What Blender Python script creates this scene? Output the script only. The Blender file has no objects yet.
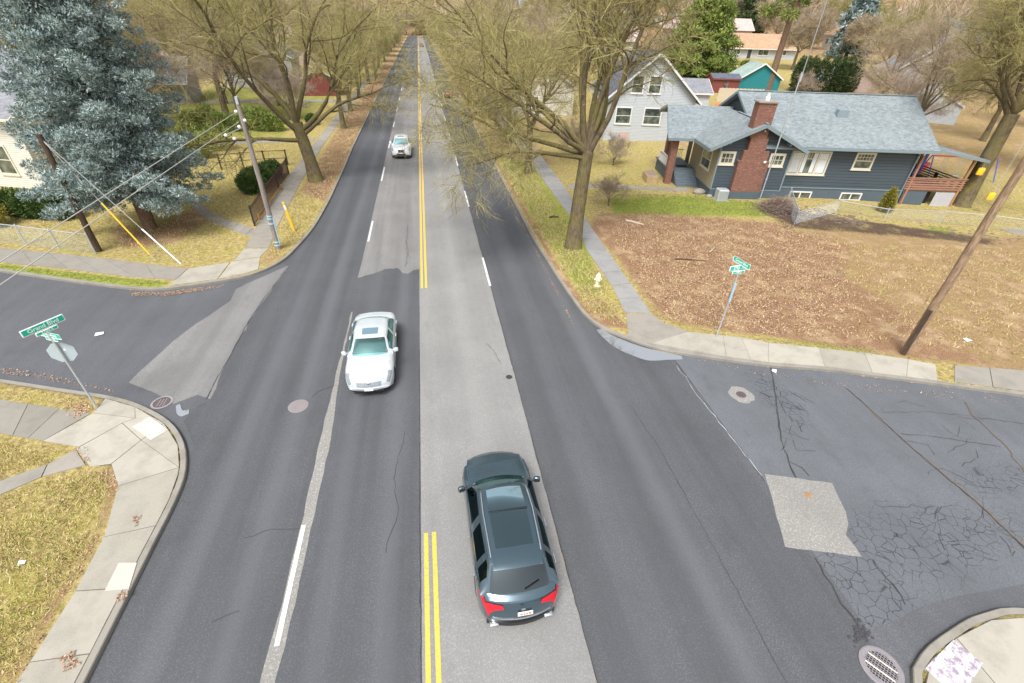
import bpy, math, random
import numpy as np
from mathutils import Vector, Matrix
R_ = math.radians
rnd = random.Random(7)
scene = bpy.context.scene
COL = scene.collection
# ------------------------------------------------------------------ camera model
F = 464.; CX, CY = 512., 341.5; H = 12.0
def _n(v):
    v = np.array(v, float); return v / np.linalg.norm(v)
_dn = _n((490-CX, 1010-CY, F)); _rd = _n((417.6-CX, 18-CY, F)); _rd = _n(_rd - _dn*np.dot(_rd, _dn))
_up = -_dn; _rt = np.cross(_rd, _up)
if _rt[0] < 0: _rt = -_rt
RM = np.array([_rt, _rd, _up])
def at(u, v, z=0.0):
    """world point on the level z seen in the photograph at pixel (u, v)"""
    d = RM @ np.array([u-CX, v-CY, F]); t = (z-H)/d[2]
    return (float(d[0]*t), float(d[1]*t))
def at3(u, v, z=0.0):
    a = at(u, v, z); return (a[0], a[1], z)
cam_d = bpy.data.cameras.new('camera'); cam = bpy.data.objects.new('camera', cam_d); COL.objects.link(cam)
cam_d.sensor_width = 36; cam_d.lens = F/1024*36; cam_d.clip_end = 4000; cam_d.clip_start = .1
M = Matrix((tuple(RM @ np.array([1, 0, 0])), tuple(RM @ np.array([0, -1, 0])), tuple(RM @ np.array([0, 0, -1])))).transposed()
if M.determinant() < 0: print('BAD DET')
cam.matrix_world = Matrix.Translation((0, 0, H)) @ M.to_4x4()
scene.camera = cam

# ------------------------------------------------------------------ materials
MATS = {}
class NB:
    def __init__(s, name):
        s.m = bpy.data.materials.new(name); s.m.use_nodes = True; s.t = s.m.node_tree; s.n = s.t.nodes; s.l = s.t.links
        s.p = s.n['Principled BSDF']; s.out = s.n['Material Output']
        MATS[name] = s.m
    def node(s, k, **kw):
        x = s.n.new('ShaderNode'+k)
        for a, b in kw.items(): setattr(x, a, b)
        return x
    def link(s, a, b): s.l.new(a, b)
    def coord(s, scale=(1, 1, 1), kind='Object', rot=(0, 0, 0)):
        c = s.node('TexCoord'); m = s.node('Mapping'); m.inputs['Scale'].default_value = scale; m.inputs['Rotation'].default_value = rot
        s.link(c.outputs[kind], m.inputs[0]); return m.outputs[0]
    def world(s, scale=(1, 1, 1), rot=(0, 0, 0)):
        c = s.node('NewGeometry'); m = s.node('Mapping'); m.inputs['Scale'].default_value = scale; m.inputs['Rotation'].default_value = rot
        s.link(c.outputs['Position'], m.inputs[0]); return m.outputs[0]
    def noise(s, vec, scale, detail=4, rough=.55, dist=0):
        x = s.node('TexNoise'); x.inputs['Scale'].default_value = scale; x.inputs['Detail'].default_value = detail
        x.inputs['Roughness'].default_value = rough; x.inputs['Distortion'].default_value = dist
        s.link(vec, x.inputs['Vector']); return x.outputs['Fac']
    def ramp(s, fac, a, b, c0=(0, 0, 0, 1), c1=(1, 1, 1, 1)):
        x = s.node('ValToRGB'); e = x.color_ramp.elements; e[0].position = a; e[1].position = b; e[0].color = c0; e[1].color = c1
        s.link(fac, x.inputs[0]); return x.outputs[0]
    def mix(s, fac, a, b, blend='MIX'):
        x = s.node('Mix', data_type='RGBA', blend_type=blend)
        for i, v in ((0, fac), (6, a), (7, b)):
            if hasattr(v, 'is_output'): s.link(v, x.inputs[i])
            elif i == 0: x.inputs[0].default_value = v
            else: x.inputs[i].default_value = (*v[:3], 1)
        return x.outputs[2]
    def math(s, op, a, b=0.0, clamp=False):
        x = s.node('Math', operation=op, use_clamp=clamp)
        for i, v in ((0, a), (1, b)):
            if hasattr(v, 'is_output'): s.link(v, x.inputs[i])
            else: x.inputs[i].default_value = v
        return x.outputs[0]
    def bump(s, h, strength=.3, dist=.02):
        x = s.node('Bump'); x.inputs['Strength'].default_value = strength; x.inputs['Distance'].default_value = dist
        s.link(h, x.inputs['Height']); s.link(x.outputs[0], s.p.inputs['Normal'])
    def fin(s, col=None, rough=.8, spec=None, metal=None):
        if col is not None:
            if hasattr(col, 'is_output'): s.link(col, s.p.inputs['Base Color'])
            else: s.p.inputs['Base Color'].default_value = (*col[:3], 1)
        if hasattr(rough, 'is_output'): s.link(rough, s.p.inputs['Roughness'])
        else: s.p.inputs['Roughness'].default_value = rough
        if spec is not None: s.p.inputs['Specular IOR Level'].default_value = spec
        if metal is not None: s.p.inputs['Metallic'].default_value = metal
        return s.m
def sc(c, k): return tuple(x*k for x in c)
def plain(name, c, rough=.6, var=.18, nscale=6, metal=0, spec=None, kind='Object'):
    b = NB(name); v = b.coord(kind=kind); f = b.noise(v, nscale, 5)
    col = b.mix(f, sc(c, 1-var), sc(c, 1+var)); return b.fin(col, rough, spec, metal)
def island(name, cols, rough=.85, trans=0):
    b = NB(name); g = b.node('NewGeometry'); r = b.node('ValToRGB'); e = r.color_ramp.elements
    n = len(cols)
    while len(e) < n: e.new(.5)
    for i, c in enumerate(cols): e[i].position = i/(n-1); e[i].color = (*c, 1)
    b.link(g.outputs['Random Per Island'], r.inputs[0]); return b.fin(r.outputs[0], rough)

def asphalt(name, base, speck=.55, streak=.12, spec_sc=55, blue=0):
    b = NB(name); v = b.world()
    big = b.noise(v, .35, 4); mid = b.noise(v, 3.0, 5)
    c = b.mix(b.ramp(big, .3, .7), sc(base, .84), sc(base, 1.14))
    c = b.mix(b.math('MULTIPLY', b.ramp(mid, .35, .75), .35), c, sc(base, .8))
    st = b.noise(b.world((1.15, .02, 1)), 1.0, 3)
    c = b.mix(b.math('MULTIPLY', b.ramp(st, .42, .62), streak*2.6), c, sc(base, 1.45))
    st2 = b.noise(b.world((.75, .03, 1)), 1.9, 2)
    c = b.mix(b.math('MULTIPLY', b.ramp(st2, .48, .64), streak*2.4), c, sc(base, .6))
    fine = b.noise(v, spec_sc*.42, 4, .85)
    c = b.mix(b.math('MULTIPLY', b.ramp(fine, .50, .70), speck), c, sc(base, 2.3))
    c = b.mix(b.math('MULTIPLY', b.ramp(fine, .47, .33), speck), c, sc(base, .35))
    bl_ = b.noise(b.world((1, .45, 1)), 1.1, 6, .7); c = b.mix(b.math('MULTIPLY', b.ramp(bl_, .55, .72), .45), c, sc(base, .55))
    b.bump(fine, .35, .006)
    return b, c
def asph(name, base, bands=(), **k):
    b, c = asphalt(name, base, **k)
    if bands:
        g = b.node('NewGeometry'); sx = b.node('SeparateXYZ'); b.link(g.outputs['Position'], sx.inputs[0]); wob = b.math('MULTIPLY', b.math('SUBTRACT', b.noise(b.world((.4, .06, 1)), 1.0, 2), .5), .5); X_ = b.math('ADD', sx.outputs['X'], wob)
        for (x0, wd, amt, col) in bands:
            d = b.math('DIVIDE', b.math('SUBTRACT', X_, x0), wd); e = b.math('POWER', 2.718, b.math('MULTIPLY', b.math('MULTIPLY', d, d), -1.0)); c = b.mix(b.math('MULTIPLY', e, amt), c, sc(base, col))
    return b.fin(c, .82, .35)
asph('asphalt_dark', (.112, .115, .124), streak=.13, bands=((6.35, .42, .30, 1.5), (4.35, .55, .16, 1.4), (3.5, .3, .25, .7), (5.3, .35, .3, .72), (-6.9, .35, .25, 1.45), (-5.3, .35, .3, 1.45), (-3.3, .3, .25, 1.4), (-1.75, .3, .3, 1.4), (-6.1, .3, .2, .75), (-2.5, .3, .2, .75)))
asph('asphalt_side', (.134, .137, .148), streak=0.08)
asph('asphalt_light', (.305, .298, .288), speck=.5, streak=.06, bands=((.2, .35, .22, .72), (1.85, .35, .22, .72), (1.0, .3, .15, 1.2)))
asph('asphalt_patch', (.35, .335, .31), speck=.6, streak=.02, spec_sc=38)
asph('asphalt_mid', (.25, .243, .237), speck=.5, streak=.16)
asph('asphalt_track', (.182, .178, .190), speck=.5, streak=.1)
asph('asphalt_damp', (.07, .07, .078), speck=.4, streak=.0)
# old cracked asphalt
b, c = asphalt('asphalt_old', (.158, .166, .18), streak=.05, speck=.5)
vor = b.node('TexVoronoi', feature='DISTANCE_TO_EDGE'); vor.inputs['Scale'].default_value = 3.4
wp = b.world(); nz = b.node('TexNoise'); nz.inputs['Scale'].default_value = 1.6; nz.inputs['Detail'].default_value = 5; b.link(wp, nz.inputs['Vector'])
ad = b.node('VectorMath', operation='MULTIPLY_ADD'); b.link(nz.outputs['Color'], ad.inputs[0]); ad.inputs[1].default_value = (.30, .30, 0); b.link(wp, ad.inputs[2])
b.link(ad.outputs[0], vor.inputs['Vector'])
crk = b.ramp(vor.outputs['Distance'], .0, .042, (1, 1, 1, 1), (0, 0, 0, 1))
msk = None
for (px, py, rx, ry) in ((862, 590, 2.4, 2.0), (905, 545, 4.2, 1.6), (775, 395, .9, 2.2), (960, 530, 3.5, 1.0), (1000, 480, 2.4, .8)):
    q = at(px, py); m = b.node('Mapping'); m.vector_type = 'TEXTURE'; m.inputs['Location'].default_value = (q[0], q[1], 0); m.inputs['Scale'].default_value = (rx, ry, 1)
    g = b.node('NewGeometry'); b.link(g.outputs['Position'], m.inputs[0]); ln = b.node('VectorMath', operation='LENGTH'); b.link(m.outputs[0], ln.inputs[0])
    k = b.ramp(ln.outputs['Value'], .35, 1.1, (1, 1, 1, 1), (0, 0, 0, 1))
    msk = k if msk is None else b.mix(1.0, msk, k, 'LIGHTEN')
n2 = b.noise(wp, .9, 4)
f = b.math('MULTIPLY', b.math('MULTIPLY', b.math('MULTIPLY', crk, msk), b.ramp(b.noise(wp, 1.7, 5), .30, .50)), 1.0)
f2 = b.math('MULTIPLY', b.math('MULTIPLY', crk, b.ramp(n2, .58, .66)), .35)
c = b.mix(f2, c, (.05, .05, .055)); c = b.mix(b.math('MULTIPLY', msk, .22), c, (.09, .10, .115)); c = b.mix(f, c, (.03, .03, .033))
b.fin(c, .85, .3)

def concrete(name, base, dirt=.35):
    b = NB(name); v = b.world(); g = b.node('NewGeometry')
    r = b.ramp(g.outputs['Random Per Island'], 0, 1, (*sc(base, .78), 1), (*sc(base, 1.12), 1))
    n = b.noise(v, 1.3, 6, .65); c = b.mix(b.math('MULTIPLY', b.ramp(n, .45, .72), dirt), r, sc(base, .45))
    fn = b.noise(v, 28, 3, .7); c = b.mix(b.math('MULTIPLY', b.ramp(fn, .5, .8), .3), c, sc(base, .55))
    c = b.mix(b.math('MULTIPLY', b.ramp(fn, .42, .22), .25), c, sc(base, 1.4))
    b.bump(fn, .25, .005); return b.fin(c, .88, .25)
concrete('concrete', (.365, .34, .285), .6); concrete('concrete_old', (.285, .262, .225), .55); concrete('kerb', (.26, .24, .205), .7); concrete('concrete_damp', (.29, .285, .275), .5)

# ground: straw turf, green turf, leaves, soil mixed by masks
b = NB('turf'); v = b.world(); at_ = b.node('VertexColor'); at_.layer_name = 'cover'; sp = b.node('SeparateColor'); b.link(at_.outputs['Color'], sp.inputs[0])
n1 = b.noise(v, .8, 5, .65); n2 = b.noise(v, 6, 5, .7); n3 = b.noise(v, 26, 4, .8); n0 = b.noise(v, .22, 3)
straw = b.mix(b.ramp(n2, .35, .68), (.19, .135, .05), (.58, .47, .20)); straw = b.mix(b.math('MULTIPLY', b.ramp(n3, .5, .7), .6), straw, (.68, .56, .27))
straw = b.mix(b.math('MULTIPLY', b.ramp(n1, .48, .68), .55), straw, (.36, .35, .06))
green = b.mix(b.ramp(n2, .35, .68), (.13, .16, .025), (.36, .38, .08)); green = b.mix(b.math('MULTIPLY', b.ramp(n3, .5, .72), .5), green, (.45, .45, .14))
leaf = b.mix(b.ramp(n3, .36, .66), (.115, .06, .033), (.50, .31, .18)); leaf = b.mix(b.math('MULTIPLY', b.ramp(n1, .48, .64), .65), leaf, (.52, .39, .23))
leaf = b.mix(b.math('MULTIPLY', b.ramp(n2, .54, .72), .5), leaf, (.24, .13, .085))
soil = b.mix(n3, (.05, .035, .025), (.16, .11, .08))
def thr(ch, lo=.35, hi=.62):
    x = b.math('ADD', ch, b.math('MULTIPLY', b.math('SUBTRACT', b.math('ADD', b.math('MULTIPLY', n2, .5), b.math('MULTIPLY', n1, .5)), .5), 1.7)); return b.ramp(x, lo, hi)
c = b.mix(thr(sp.outputs['Green']), straw, green); c = b.mix(thr(sp.outputs['Red']), c, leaf); c = b.mix(thr(sp.outputs['Blue']), c, soil)
b.bump(b.math('ADD', n3, n2), .8, .05); b.fin(c, .95, .1)

plain('paint_white', (.80, .80, .78), .6, .10, 14, kind='Object'); 
b = NB('paint_yellow'); n = b.noise(b.world(), 14, 5, .75); c = b.mix(b.ramp(n, .50, .68), (.80, .50, .06), (.42, .32, .16)); b.fin(c, .6)
b = NB('paint_road_white'); n = b.noise(b.world(), 12, 5, .75); c = b.mix(b.ramp(n, .50, .68), (.78, .78, .76), (.34, .33, .33)); b.fin(c, .6)
plain('crack', (.045, .043, .043), .9, .5, 9); plain('crack_rust', (.15, .11, .08), .95, .5, 9); plain('crack_pale', (.42, .43, .45), .9, .3, 10)
plain('iron', (.16, .12, .12), .55, .3, 20, .4); plain('iron_pad', (.25, .22, .22), .8, .15, 10); plain('iron_grey', (.27, .25, .26), .6, .25, 14, .2); plain('hole_shade', (.015, .015, .018), .8)  # last one: near-black colour standing in for shade inside openings
b = NB('water'); b.fin((.78, .80, .82), .01, 1.0, .9)
b = NB('pad_white'); n = b.noise(b.world(), 9, 5, .75); c = b.mix(b.ramp(n, .5, .66), (.60, .57, .50), (.36, .33, .26)); b.fin(c, .85); plain('joint', (.13, .11, .085), .9, .3, 12); plain('pad_tan', (.55, .48, .42), .85, .1, 14); 
b = NB('pad_worn'); n = b.noise(b.world(), 7, 5, .75); n2_ = b.noise(b.world(), 25, 3, .7); c = b.mix(b.ramp(n, .42, .58), (.72, .70, .72), (.30, .24, .30)); c = b.mix(b.ramp(n2_, .6, .7), c, (.15, .11, .15)); b.fin(c, .85)

# vegetation
def bark(name, base, moss, amt=.6, sc_=(9, 9, 2.5), pale=None):
    b = NB(name); v = b.coord(sc_); n = b.noise(v, 1.6, 6, .7); c = b.mix(b.ramp(n, .35, .65), sc(base, .5), sc(base, 1.35))
    g = b.node('NewGeometry'); s = b.node('SeparateXYZ'); b.link(g.outputs['Normal'], s.inputs[0])
    nm = b.noise(b.coord((1, 1, 1)), 1.1, 4); f = b.math('ADD', b.math('MULTIPLY', s.outputs['Z'], .28), nm)
    c = b.mix(b.math('MULTIPLY', b.ramp(f, .38, .66), amt), c, moss); b.bump(n, .7, .03); return b.fin(c, .95, .1)
bark('bark_moss', (.15, .115, .08), (.24, .22, .06), .45, (6, 6, 2)); bark('bark_grey', (.15, .125, .10), (.24, .23, .08), .35); bark('bark_brown', (.20, .13, .09), (.2, .17, .08), .2)
bark('bark_pole', (.36, .25, .165), (.2, .13, .08), .5, (9, 9, 1.6)); bark('bark_pole_grey', (.30, .26, .23), (.2, .18, .16), .2, (14, 14, 1.0)); bark('bark_pole_dark', (.10, .07, .05), (.1, .08, .05), .2, (14, 14, 1))
island('twig_moss', [(.10, .08, .045), (.29, .25, .09), (.48, .44, .14), (.17, .125, .08), (.56, .51, .22), (.36, .29, .13)], .95)
island('twig_pink', [(.16, .11, .08), (.42, .31, .24), (.58, .46, .38), (.26, .20, .10), (.48, .43, .18), (.36, .27, .2)], .95)
island('twig_brown', [(.22, .16, .13), (.38, .29, .23), (.50, .41, .33), (.30, .25, .14)], .95)
island('needle_blue', [(.05, .09, .06), (.19, .28, .28), (.40, .50, .51), (.10, .16, .11), (.64, .71, .72), (.28, .38, .38), (.16, .16, .08)], .85)
island('needle_dead', [(.16, .11, .06), (.25, .18, .10)], .9)
island('needle_green', [(.05, .08, .02), (.17, .24, .04), (.32, .38, .08), (.10, .14, .03)], .8)
island('needle_dark', [(.02, .045, .012), (.045, .08, .02), (.09, .12, .03)], .8)
island('needle_yew', [(.02, .06, .012), (.05, .11, .02), (.13, .18, .03)], .7)
island('needle_gold', [(.16, .16, .02), (.36, .30, .04), (.10, .12, .02)], .8)
island('leaf_brown', [(.14, .07, .04), (.40, .23, .14), (.60, .43, .29), (.30, .165, .10), (.50, .34, .20)], .9)
island('grass_straw', [(.36, .29, .10), (.60, .48, .18), (.70, .60, .32), (.36, .36, .08)], .9)
island('grass_green', [(.12, .17, .03), (.26, .32, .06), (.38, .38, .12)], .9)
island('debris', [(.12, .08, .07), (.24, .17, .14), (.33, .26, .21)], .95)

# building materials
def siding(name, c, pitch=.16, rough=.6):
    b = NB(name); v = b.coord((1, 1, 1/pitch)); s = b.node('SeparateXYZ'); b.link(v, s.inputs[0]); fr = b.math('FRACT', s.outputs['Z'])
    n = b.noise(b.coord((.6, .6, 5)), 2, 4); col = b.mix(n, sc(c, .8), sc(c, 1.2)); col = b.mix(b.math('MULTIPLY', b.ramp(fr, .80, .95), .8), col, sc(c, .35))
    b.bump(b.math('SUBTRACT', 1.0, fr), .8, .02); return b.fin(col, rough)
siding('siding_slate', (.056, .076, .094), .24); siding('siding_white', (.50, .53, .55)); siding('siding_cream', (.66, .63, .55)); siding('siding_tan', (.36, .30, .20)); siding('siding_teal', (.012, .20, .22), .12); siding('siding_pink', (.55, .42, .38)); siding('siding_grey', (.34, .34, .36)); siding('siding_red', (.20, .05, .04), .2)
def shingle(name, c, pale=.5, spotc=(.55, .62, .62)):
    b = NB(name); v = b.coord((1, 1, 1)); w = b.node('TexVoronoi'); w.inputs['Scale'].default_value = 3.2; w.distance = 'CHEBYCHEV'; b.link(b.coord((1.2, 2.2, 2.2)), w.inputs['Vector'])
    n = b.noise(v, 2.0, 4); n5 = b.noise(v, 14, 3, .7); n6 = b.noise(v, .35, 3)
    col = b.mix(b.math('MULTIPLY', w.outputs['Color'], 1.0), sc(c, .72), sc(c, 1.3)); col = b.mix(b.math('MULTIPLY', b.ramp(n5, .55, .75), pale), col, spotc)
    col = b.mix(b.math('MULTIPLY', b.ramp(n, .55, .75), .35), col, sc(c, .6)); col = b.mix(b.math('MULTIPLY', b.ramp(n6, .5, .7), .25), col, sc(c, 1.5))
    b.bump(w.outputs['Distance'], .4, .03); return b.fin(col, .88, .25)
shingle('shingle_blue', (.205, .235, .245), .6, (.55, .60, .60)); shingle('shingle_grey', (.22, .22, .24), .3); shingle('shingle_tan', (.42, .27, .17), .4, (.55, .42, .3)); shingle('shingle_dark', (.11, .12, .155), .15, (.3, .32, .36)); shingle('shingle_green', (.30, .38, .34), .3, (.5, .6, .5)); shingle('shingle_pink', (.50, .38, .35), .3, (.7, .6, .56)); shingle('shingle_moss', (.34, .29, .10), .4, (.5, .45, .2))
b = NB('brick'); c_ = b.node('TexCoord'); s = b.node('SeparateXYZ'); b.link(c_.outputs['Object'], s.inputs[0]); cb = b.node('CombineXYZ'); b.link(b.math('ADD', s.outputs['X'], s.outputs['Y']), cb.inputs[0]); b.link(s.outputs['Z'], cb.inputs[1])
br = b.node('TexBrick'); br.inputs['Scale'].default_value = 1.0; br.inputs['Brick Width'].default_value = .24; br.inputs['Row Height'].default_value = .085; br.inputs['Mortar Size'].default_value = .010
br.inputs['Color1'].default_value = (.44, .18, .115, 1); br.inputs['Color2'].default_value = (.25, .09, .06, 1); br.inputs['Mortar'].default_value = (.36, .27, .22, 1); b.link(cb.outputs[0], br.inputs['Vector'])
n = b.noise(b.coord(), 5, 4, .7); n8 = b.noise(b.coord((1, 1, 2.4)), 5.5, 3, .8); c = b.mix(b.math('MULTIPLY', b.ramp(n, .5, .7), .5), br.outputs['Color'], (.46, .22, .15)); c = b.mix(b.math('MULTIPLY', b.ramp(n8, .52, .68), .6), c, (.52, .34, .25)); c = b.mix(b.math('MULTIPLY', b.ramp(n8, .42, .30), .6), c, (.10, .045, .035)); b.bump(br.outputs['Fac'], .5, -.01); b.fin(c, .9)
plain('trim_white', (.74, .72, .70), .55, .08); plain('trim_cream', (.66, .62, .50), .6, .08); plain('trim_slate', (.20, .255, .275), .55, .1); plain('foundation', (.085, .115, .14), .8, .12, 3); plain('stair_paint', (.13, .165, .185), .6, .2, 5)
plain('wood_deck', (.33, .17, .12), .75, .3, 4); plain('wood_orange', (.38, .20, .08), .75, .3, 4); plain('wood_fence', (.42, .31, .17), .8, .3, 3); plain('wood_pale', (.55, .48, .36), .8, .15, 3); plain('door_dark', (.06, .06, .07), .5); plain('mat_black', (.02, .02, .022), .9)
plain('metal_grey', (.42, .44, .46), .4, .1, 5, .6); plain('metal_galv', (.50, .54, .57), .45, .15, 9, .4); plain('metal_black', (.025, .025, .028), .5, .1); plain('ac_grey', (.46, .48, .48), .6, .08); plain('iron_brown', (.075, .035, .03), .6, .2); plain('sign_back', (.42, .50, .54), .45, .05)
plain('sign_green', (.01, .50, .34), .45, .06); plain('sign_white', (.86, .88, .88), .5, .04); plain('hydrant_cream', (.74, .70, .50), .55, .12); plain('plastic_yellow', (.80, .50, .02), .5, .1); plain('plastic_red', (.55, .05, .06), .5, .1); plain('plastic_blue', (.05, .12, .50), .5, .1); plain('plastic_pale', (.38, .55, .68), .6, .2, 5)
plain('orange', (.85, .22, .08), .6); plain('paper', (.82, .80, .82), .8, .05); plain('curtain', (.70, .74, .76), .9, .1, 12); plain('lattice', (.62, .62, .68), .7, .1); plain('vent_metal', (.22, .28, .30), .5, .08)
plain('wire_grey', (.50, .49, .45), .6, .1); plain('guard_yellow', (.80, .50, .04), .5, .1); plain('band_blue', (.35, .55, .66), .5, .1); plain('wire_dark', (.10, .10, .11), .6)
b = NB('glass_house'); n = b.noise(b.coord(), 1.3, 3); c = b.mix(b.ramp(n, .4, .65), (.045, .06, .055), (.20, .22, .17)); b.fin(c, .06, .8)
b = NB('glass_dark'); b.fin((.03, .035, .035), .06, .8)
# vehicles
def carpaint(name, c, metal=.0, rough=.28, ci=1.8):
    b = NB(name); n = b.noise(b.coord(), 3, 3); b.fin(b.mix(n, sc(c, .96), sc(c, 1.04)), rough, .5, metal); b.p.inputs['Coat Weight'].default_value = 1.0; b.p.inputs['Coat Roughness'].default_value = .04; b.p.inputs['Coat IOR'].default_value = ci
carpaint('car_white', (.50, .54, .56)); carpaint('car_slate', (.05, .09, .115), .5, .24, 1.6); carpaint('car_pearl', (.78, .80, .81)); carpaint('car_red', (.22, .03, .03)); carpaint('car_silver', (.50, .55, .58), .6, .3)
plain('tyre', (.018, .018, .019), .8, .1); plain('rim', (.40, .41, .43), .35, .1, 5, .8); plain('car_black', (.015, .016, .018), .4, .1); plain('lamp_red', (.62, .015, .03), .18, .1, 8); plain('lamp_clear', (.24, .27, .29), .10, .4, 12); plain('chrome', (.62, .64, .66), .15, .05, 5, .9); plain('interior', (.16, .17, .18), .85, .2); plain('interior_pale', (.36, .38, .38), .85, .1); plain('skin', (.50, .30, .21), .6, .05); plain('shirt_red', (.42, .10, .10), .85, .15); plain('hair', (.05, .035, .03), .8)
def autoglass(name, tint, gl=.0, ior=1.5, gcol=(.85, .95, .95)):
    b = NB(name); b.n.remove(b.p); tr = b.node('BsdfTransparent'); tr.inputs[0].default_value = (*tint, 1); go = b.node('BsdfGlossy'); go.inputs['Roughness'].default_value = .03; go.inputs[0].default_value = (*gcol, 1)
    fr = b.node('Fresnel'); fr.inputs[0].default_value = ior; mx = b.node('MixShader'); b.link(b.math('ADD', fr.outputs[0], gl), mx.inputs[0]); b.link(tr.outputs[0], mx.inputs[1]); b.link(go.outputs[0], mx.inputs[2]); b.link(mx.outputs[0], b.out.inputs[0])
autoglass('glass_teal', (.62, .92, .88), .12, 1.5, (.55, .88, .86)); autoglass('glass_smoke', (.05, .09, .09), .05, 1.4, (.22, .38, .39)); autoglass('glass_roof', (.03, .045, .05), .17, 1.5, (.62, .88, .95)); autoglass('glass_back', (.04, .06, .065), .08, 1.5, (.75, .88, .92))

# ------------------------------------------------------------------ mesh helpers
class MB:
    def __init__(s): s.v = []; s.f = []
    def add(s, vs, fs):
        o = len(s.v); s.v.extend(vs); s.f.extend([tuple(i+o for i in f) for f in fs]); return s
    def box(s, x0, x1, y0, y1, z0, z1, M=None):
        vs = [(x, y, z) for z in (z0, z1) for (x, y) in ((x0, y0), (x1, y0), (x1, y1), (x0, y1))]
        if M is not None: vs = [tuple(M @ Vector(p)) for p in vs]
        return s.add(vs, [(3, 2, 1, 0), (4, 5, 6, 7), (0, 1, 5, 4), (1, 2, 6, 5), (2, 3, 7, 6), (3, 0, 4, 7)])
    def rbox(s, x0, x1, y0, y1, z0, z1, r=.02, M=None):
        # box with chamfered vertical and top edges
        def ring(i, z): 
            a, b_, c, d = x0+i, x1-i, y0+i, y1-i; q = r
            return [(a+q, c, z), (b_-q, c, z), (b_, c+q, z), (b_, d-q, z), (b_-q, d, z), (a+q, d, z), (a, d-q, z), (a, c+q, z)]
        rs = [ring(0, z0), ring(0, z1-r), ring(r*.9, z1)]
        vs = [p for g in rs for p in g]
        if M is not None: vs = [tuple(M @ Vector(p)) for p in vs]
        fs = [tuple(range(7, -1, -1)), tuple(range(16, 24))]
        for k in range(2):
            for i in range(8): j = (i+1) % 8; fs.append((k*8+i, k*8+j, k*8+8+j, k*8+8+i))
        return s.add(vs, fs)
    def beam(s, a, b, w, h=None):
        h = h or w; a = Vector(a); b = Vector(b); d = (b-a); L = d.length; d.normalize()
        u = d.cross(Vector((0, 0, 1)));
        if u.length < 1e-3: u = Vector((1, 0, 0))
        u.normalize(); n = u.cross(d); vs = []
        for p in (a, b):
            for (i, j) in ((-1, -1), (1, -1), (1, 1), (-1, 1)): vs.append(tuple(p+u*(i*w/2)+n*(j*h/2)))
        return s.add(vs, [(3, 2, 1, 0), (4, 5, 6, 7), (0, 1, 5, 4), (1, 2, 6, 5), (2, 3, 7, 6), (3, 0, 4, 7)])
    def tube(s, pts, rad, n=6, cap=True):
        o = len(s.v); m = len(pts)
        if not hasattr(rad, '__len__'): rad = [rad]*m
        for k in range(m):
            a = pts[max(0, k-1)]; c = pts[min(m-1, k+1)]
            dx, dy, dz = c[0]-a[0], c[1]-a[1], c[2]-a[2]; L = math.sqrt(dx*dx+dy*dy+dz*dz) or 1; dx /= L; dy /= L; dz /= L
            if abs(dz) < .9: ux, uy, uz = dy, -dx, 0
            else: ux, uy, uz = 0, dz, -dy
            l = math.sqrt(ux*ux+uy*uy+uz*uz) or 1; ux /= l; uy /= l; uz /= l
            vx, vy, vz = dy*uz-dz*uy, dz*ux-dx*uz, dx*uy-dy*ux
            p = pts[k]; r = rad[k]
            for i in range(n):
                A = 2*math.pi*i/n; ca, sa = math.cos(A)*r, math.sin(A)*r
                s.v.append((p[0]+ux*ca+vx*sa, p[1]+uy*ca+vy*sa, p[2]+uz*ca+vz*sa))
        for k in range(m-1):
            for i in range(n):
                j = (i+1) % n; s.f.append((o+k*n+i, o+k*n+j, o+k*n+n+j, o+k*n+n+i))
        if cap and n > 3: s.f.append(tuple(o+i for i in range(n-1, -1, -1))); s.f.append(tuple(o+(m-1)*n+i for i in range(n)))
        return s
    def prism(s, poly, z0, z1):
        n = len(poly); a = sum(poly[i][0]*poly[(i+1) % n][1]-poly[(i+1) % n][0]*poly[i][1] for i in range(n))
        if a < 0: poly = poly[::-1]
        vs = [(p[0], p[1], z0) for p in poly]+[(p[0], p[1], z1) for p in poly]
        fs = [tuple(range(n-1, -1, -1)), tuple(range(n, 2*n))]+[(i, (i+1) % n, n+(i+1) % n, n+i) for i in range(n)]
        return s.add(vs, fs)
    def sheet(s, poly, z):
        n = len(poly); a = sum(poly[i][0]*poly[(i+1) % n][1]-poly[(i+1) % n][0]*poly[i][1] for i in range(n))
        if a < 0: poly = poly[::-1]
        return s.add([(p[0], p[1], z) for p in poly], [tuple(range(n))])
    def ribbon(s, pts, w, z):
        vs = []; n = len(pts); ws = w if hasattr(w, '__len__') else [w]*n
        for i in range(n):
            a = pts[max(0, i-1)]; c = pts[min(n-1, i+1)]; dx, dy = c[0]-a[0], c[1]-a[1]; l = math.hypot(dx, dy) or 1; nx, ny = -dy/l*ws[i]/2, dx/l*ws[i]/2
            vs += [(pts[i][0]+nx, pts[i][1]+ny, z), (pts[i][0]-nx, pts[i][1]-ny, z)]
        return s.add(vs, [(2*i+1, 2*i+3, 2*i+2, 2*i) for i in range(n-1)])
    def disc(s, cx, cy, z, r, n=28, ry=None, rot=0):
        ry = ry or r; c, q = math.cos(rot), math.sin(rot); P = []
        for i in range(n):
            a = 2*math.pi*i/n; x, y = r*math.cos(a), ry*math.sin(a); P.append((cx+x*c-y*q, cy+x*q+y*c, z))
        return s.add(P, [tuple(range(n))])
    def quad(s, a, b, c, d): return s.add([tuple(a), tuple(b), tuple(c), tuple(d)], [(0, 1, 2, 3)])
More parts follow.
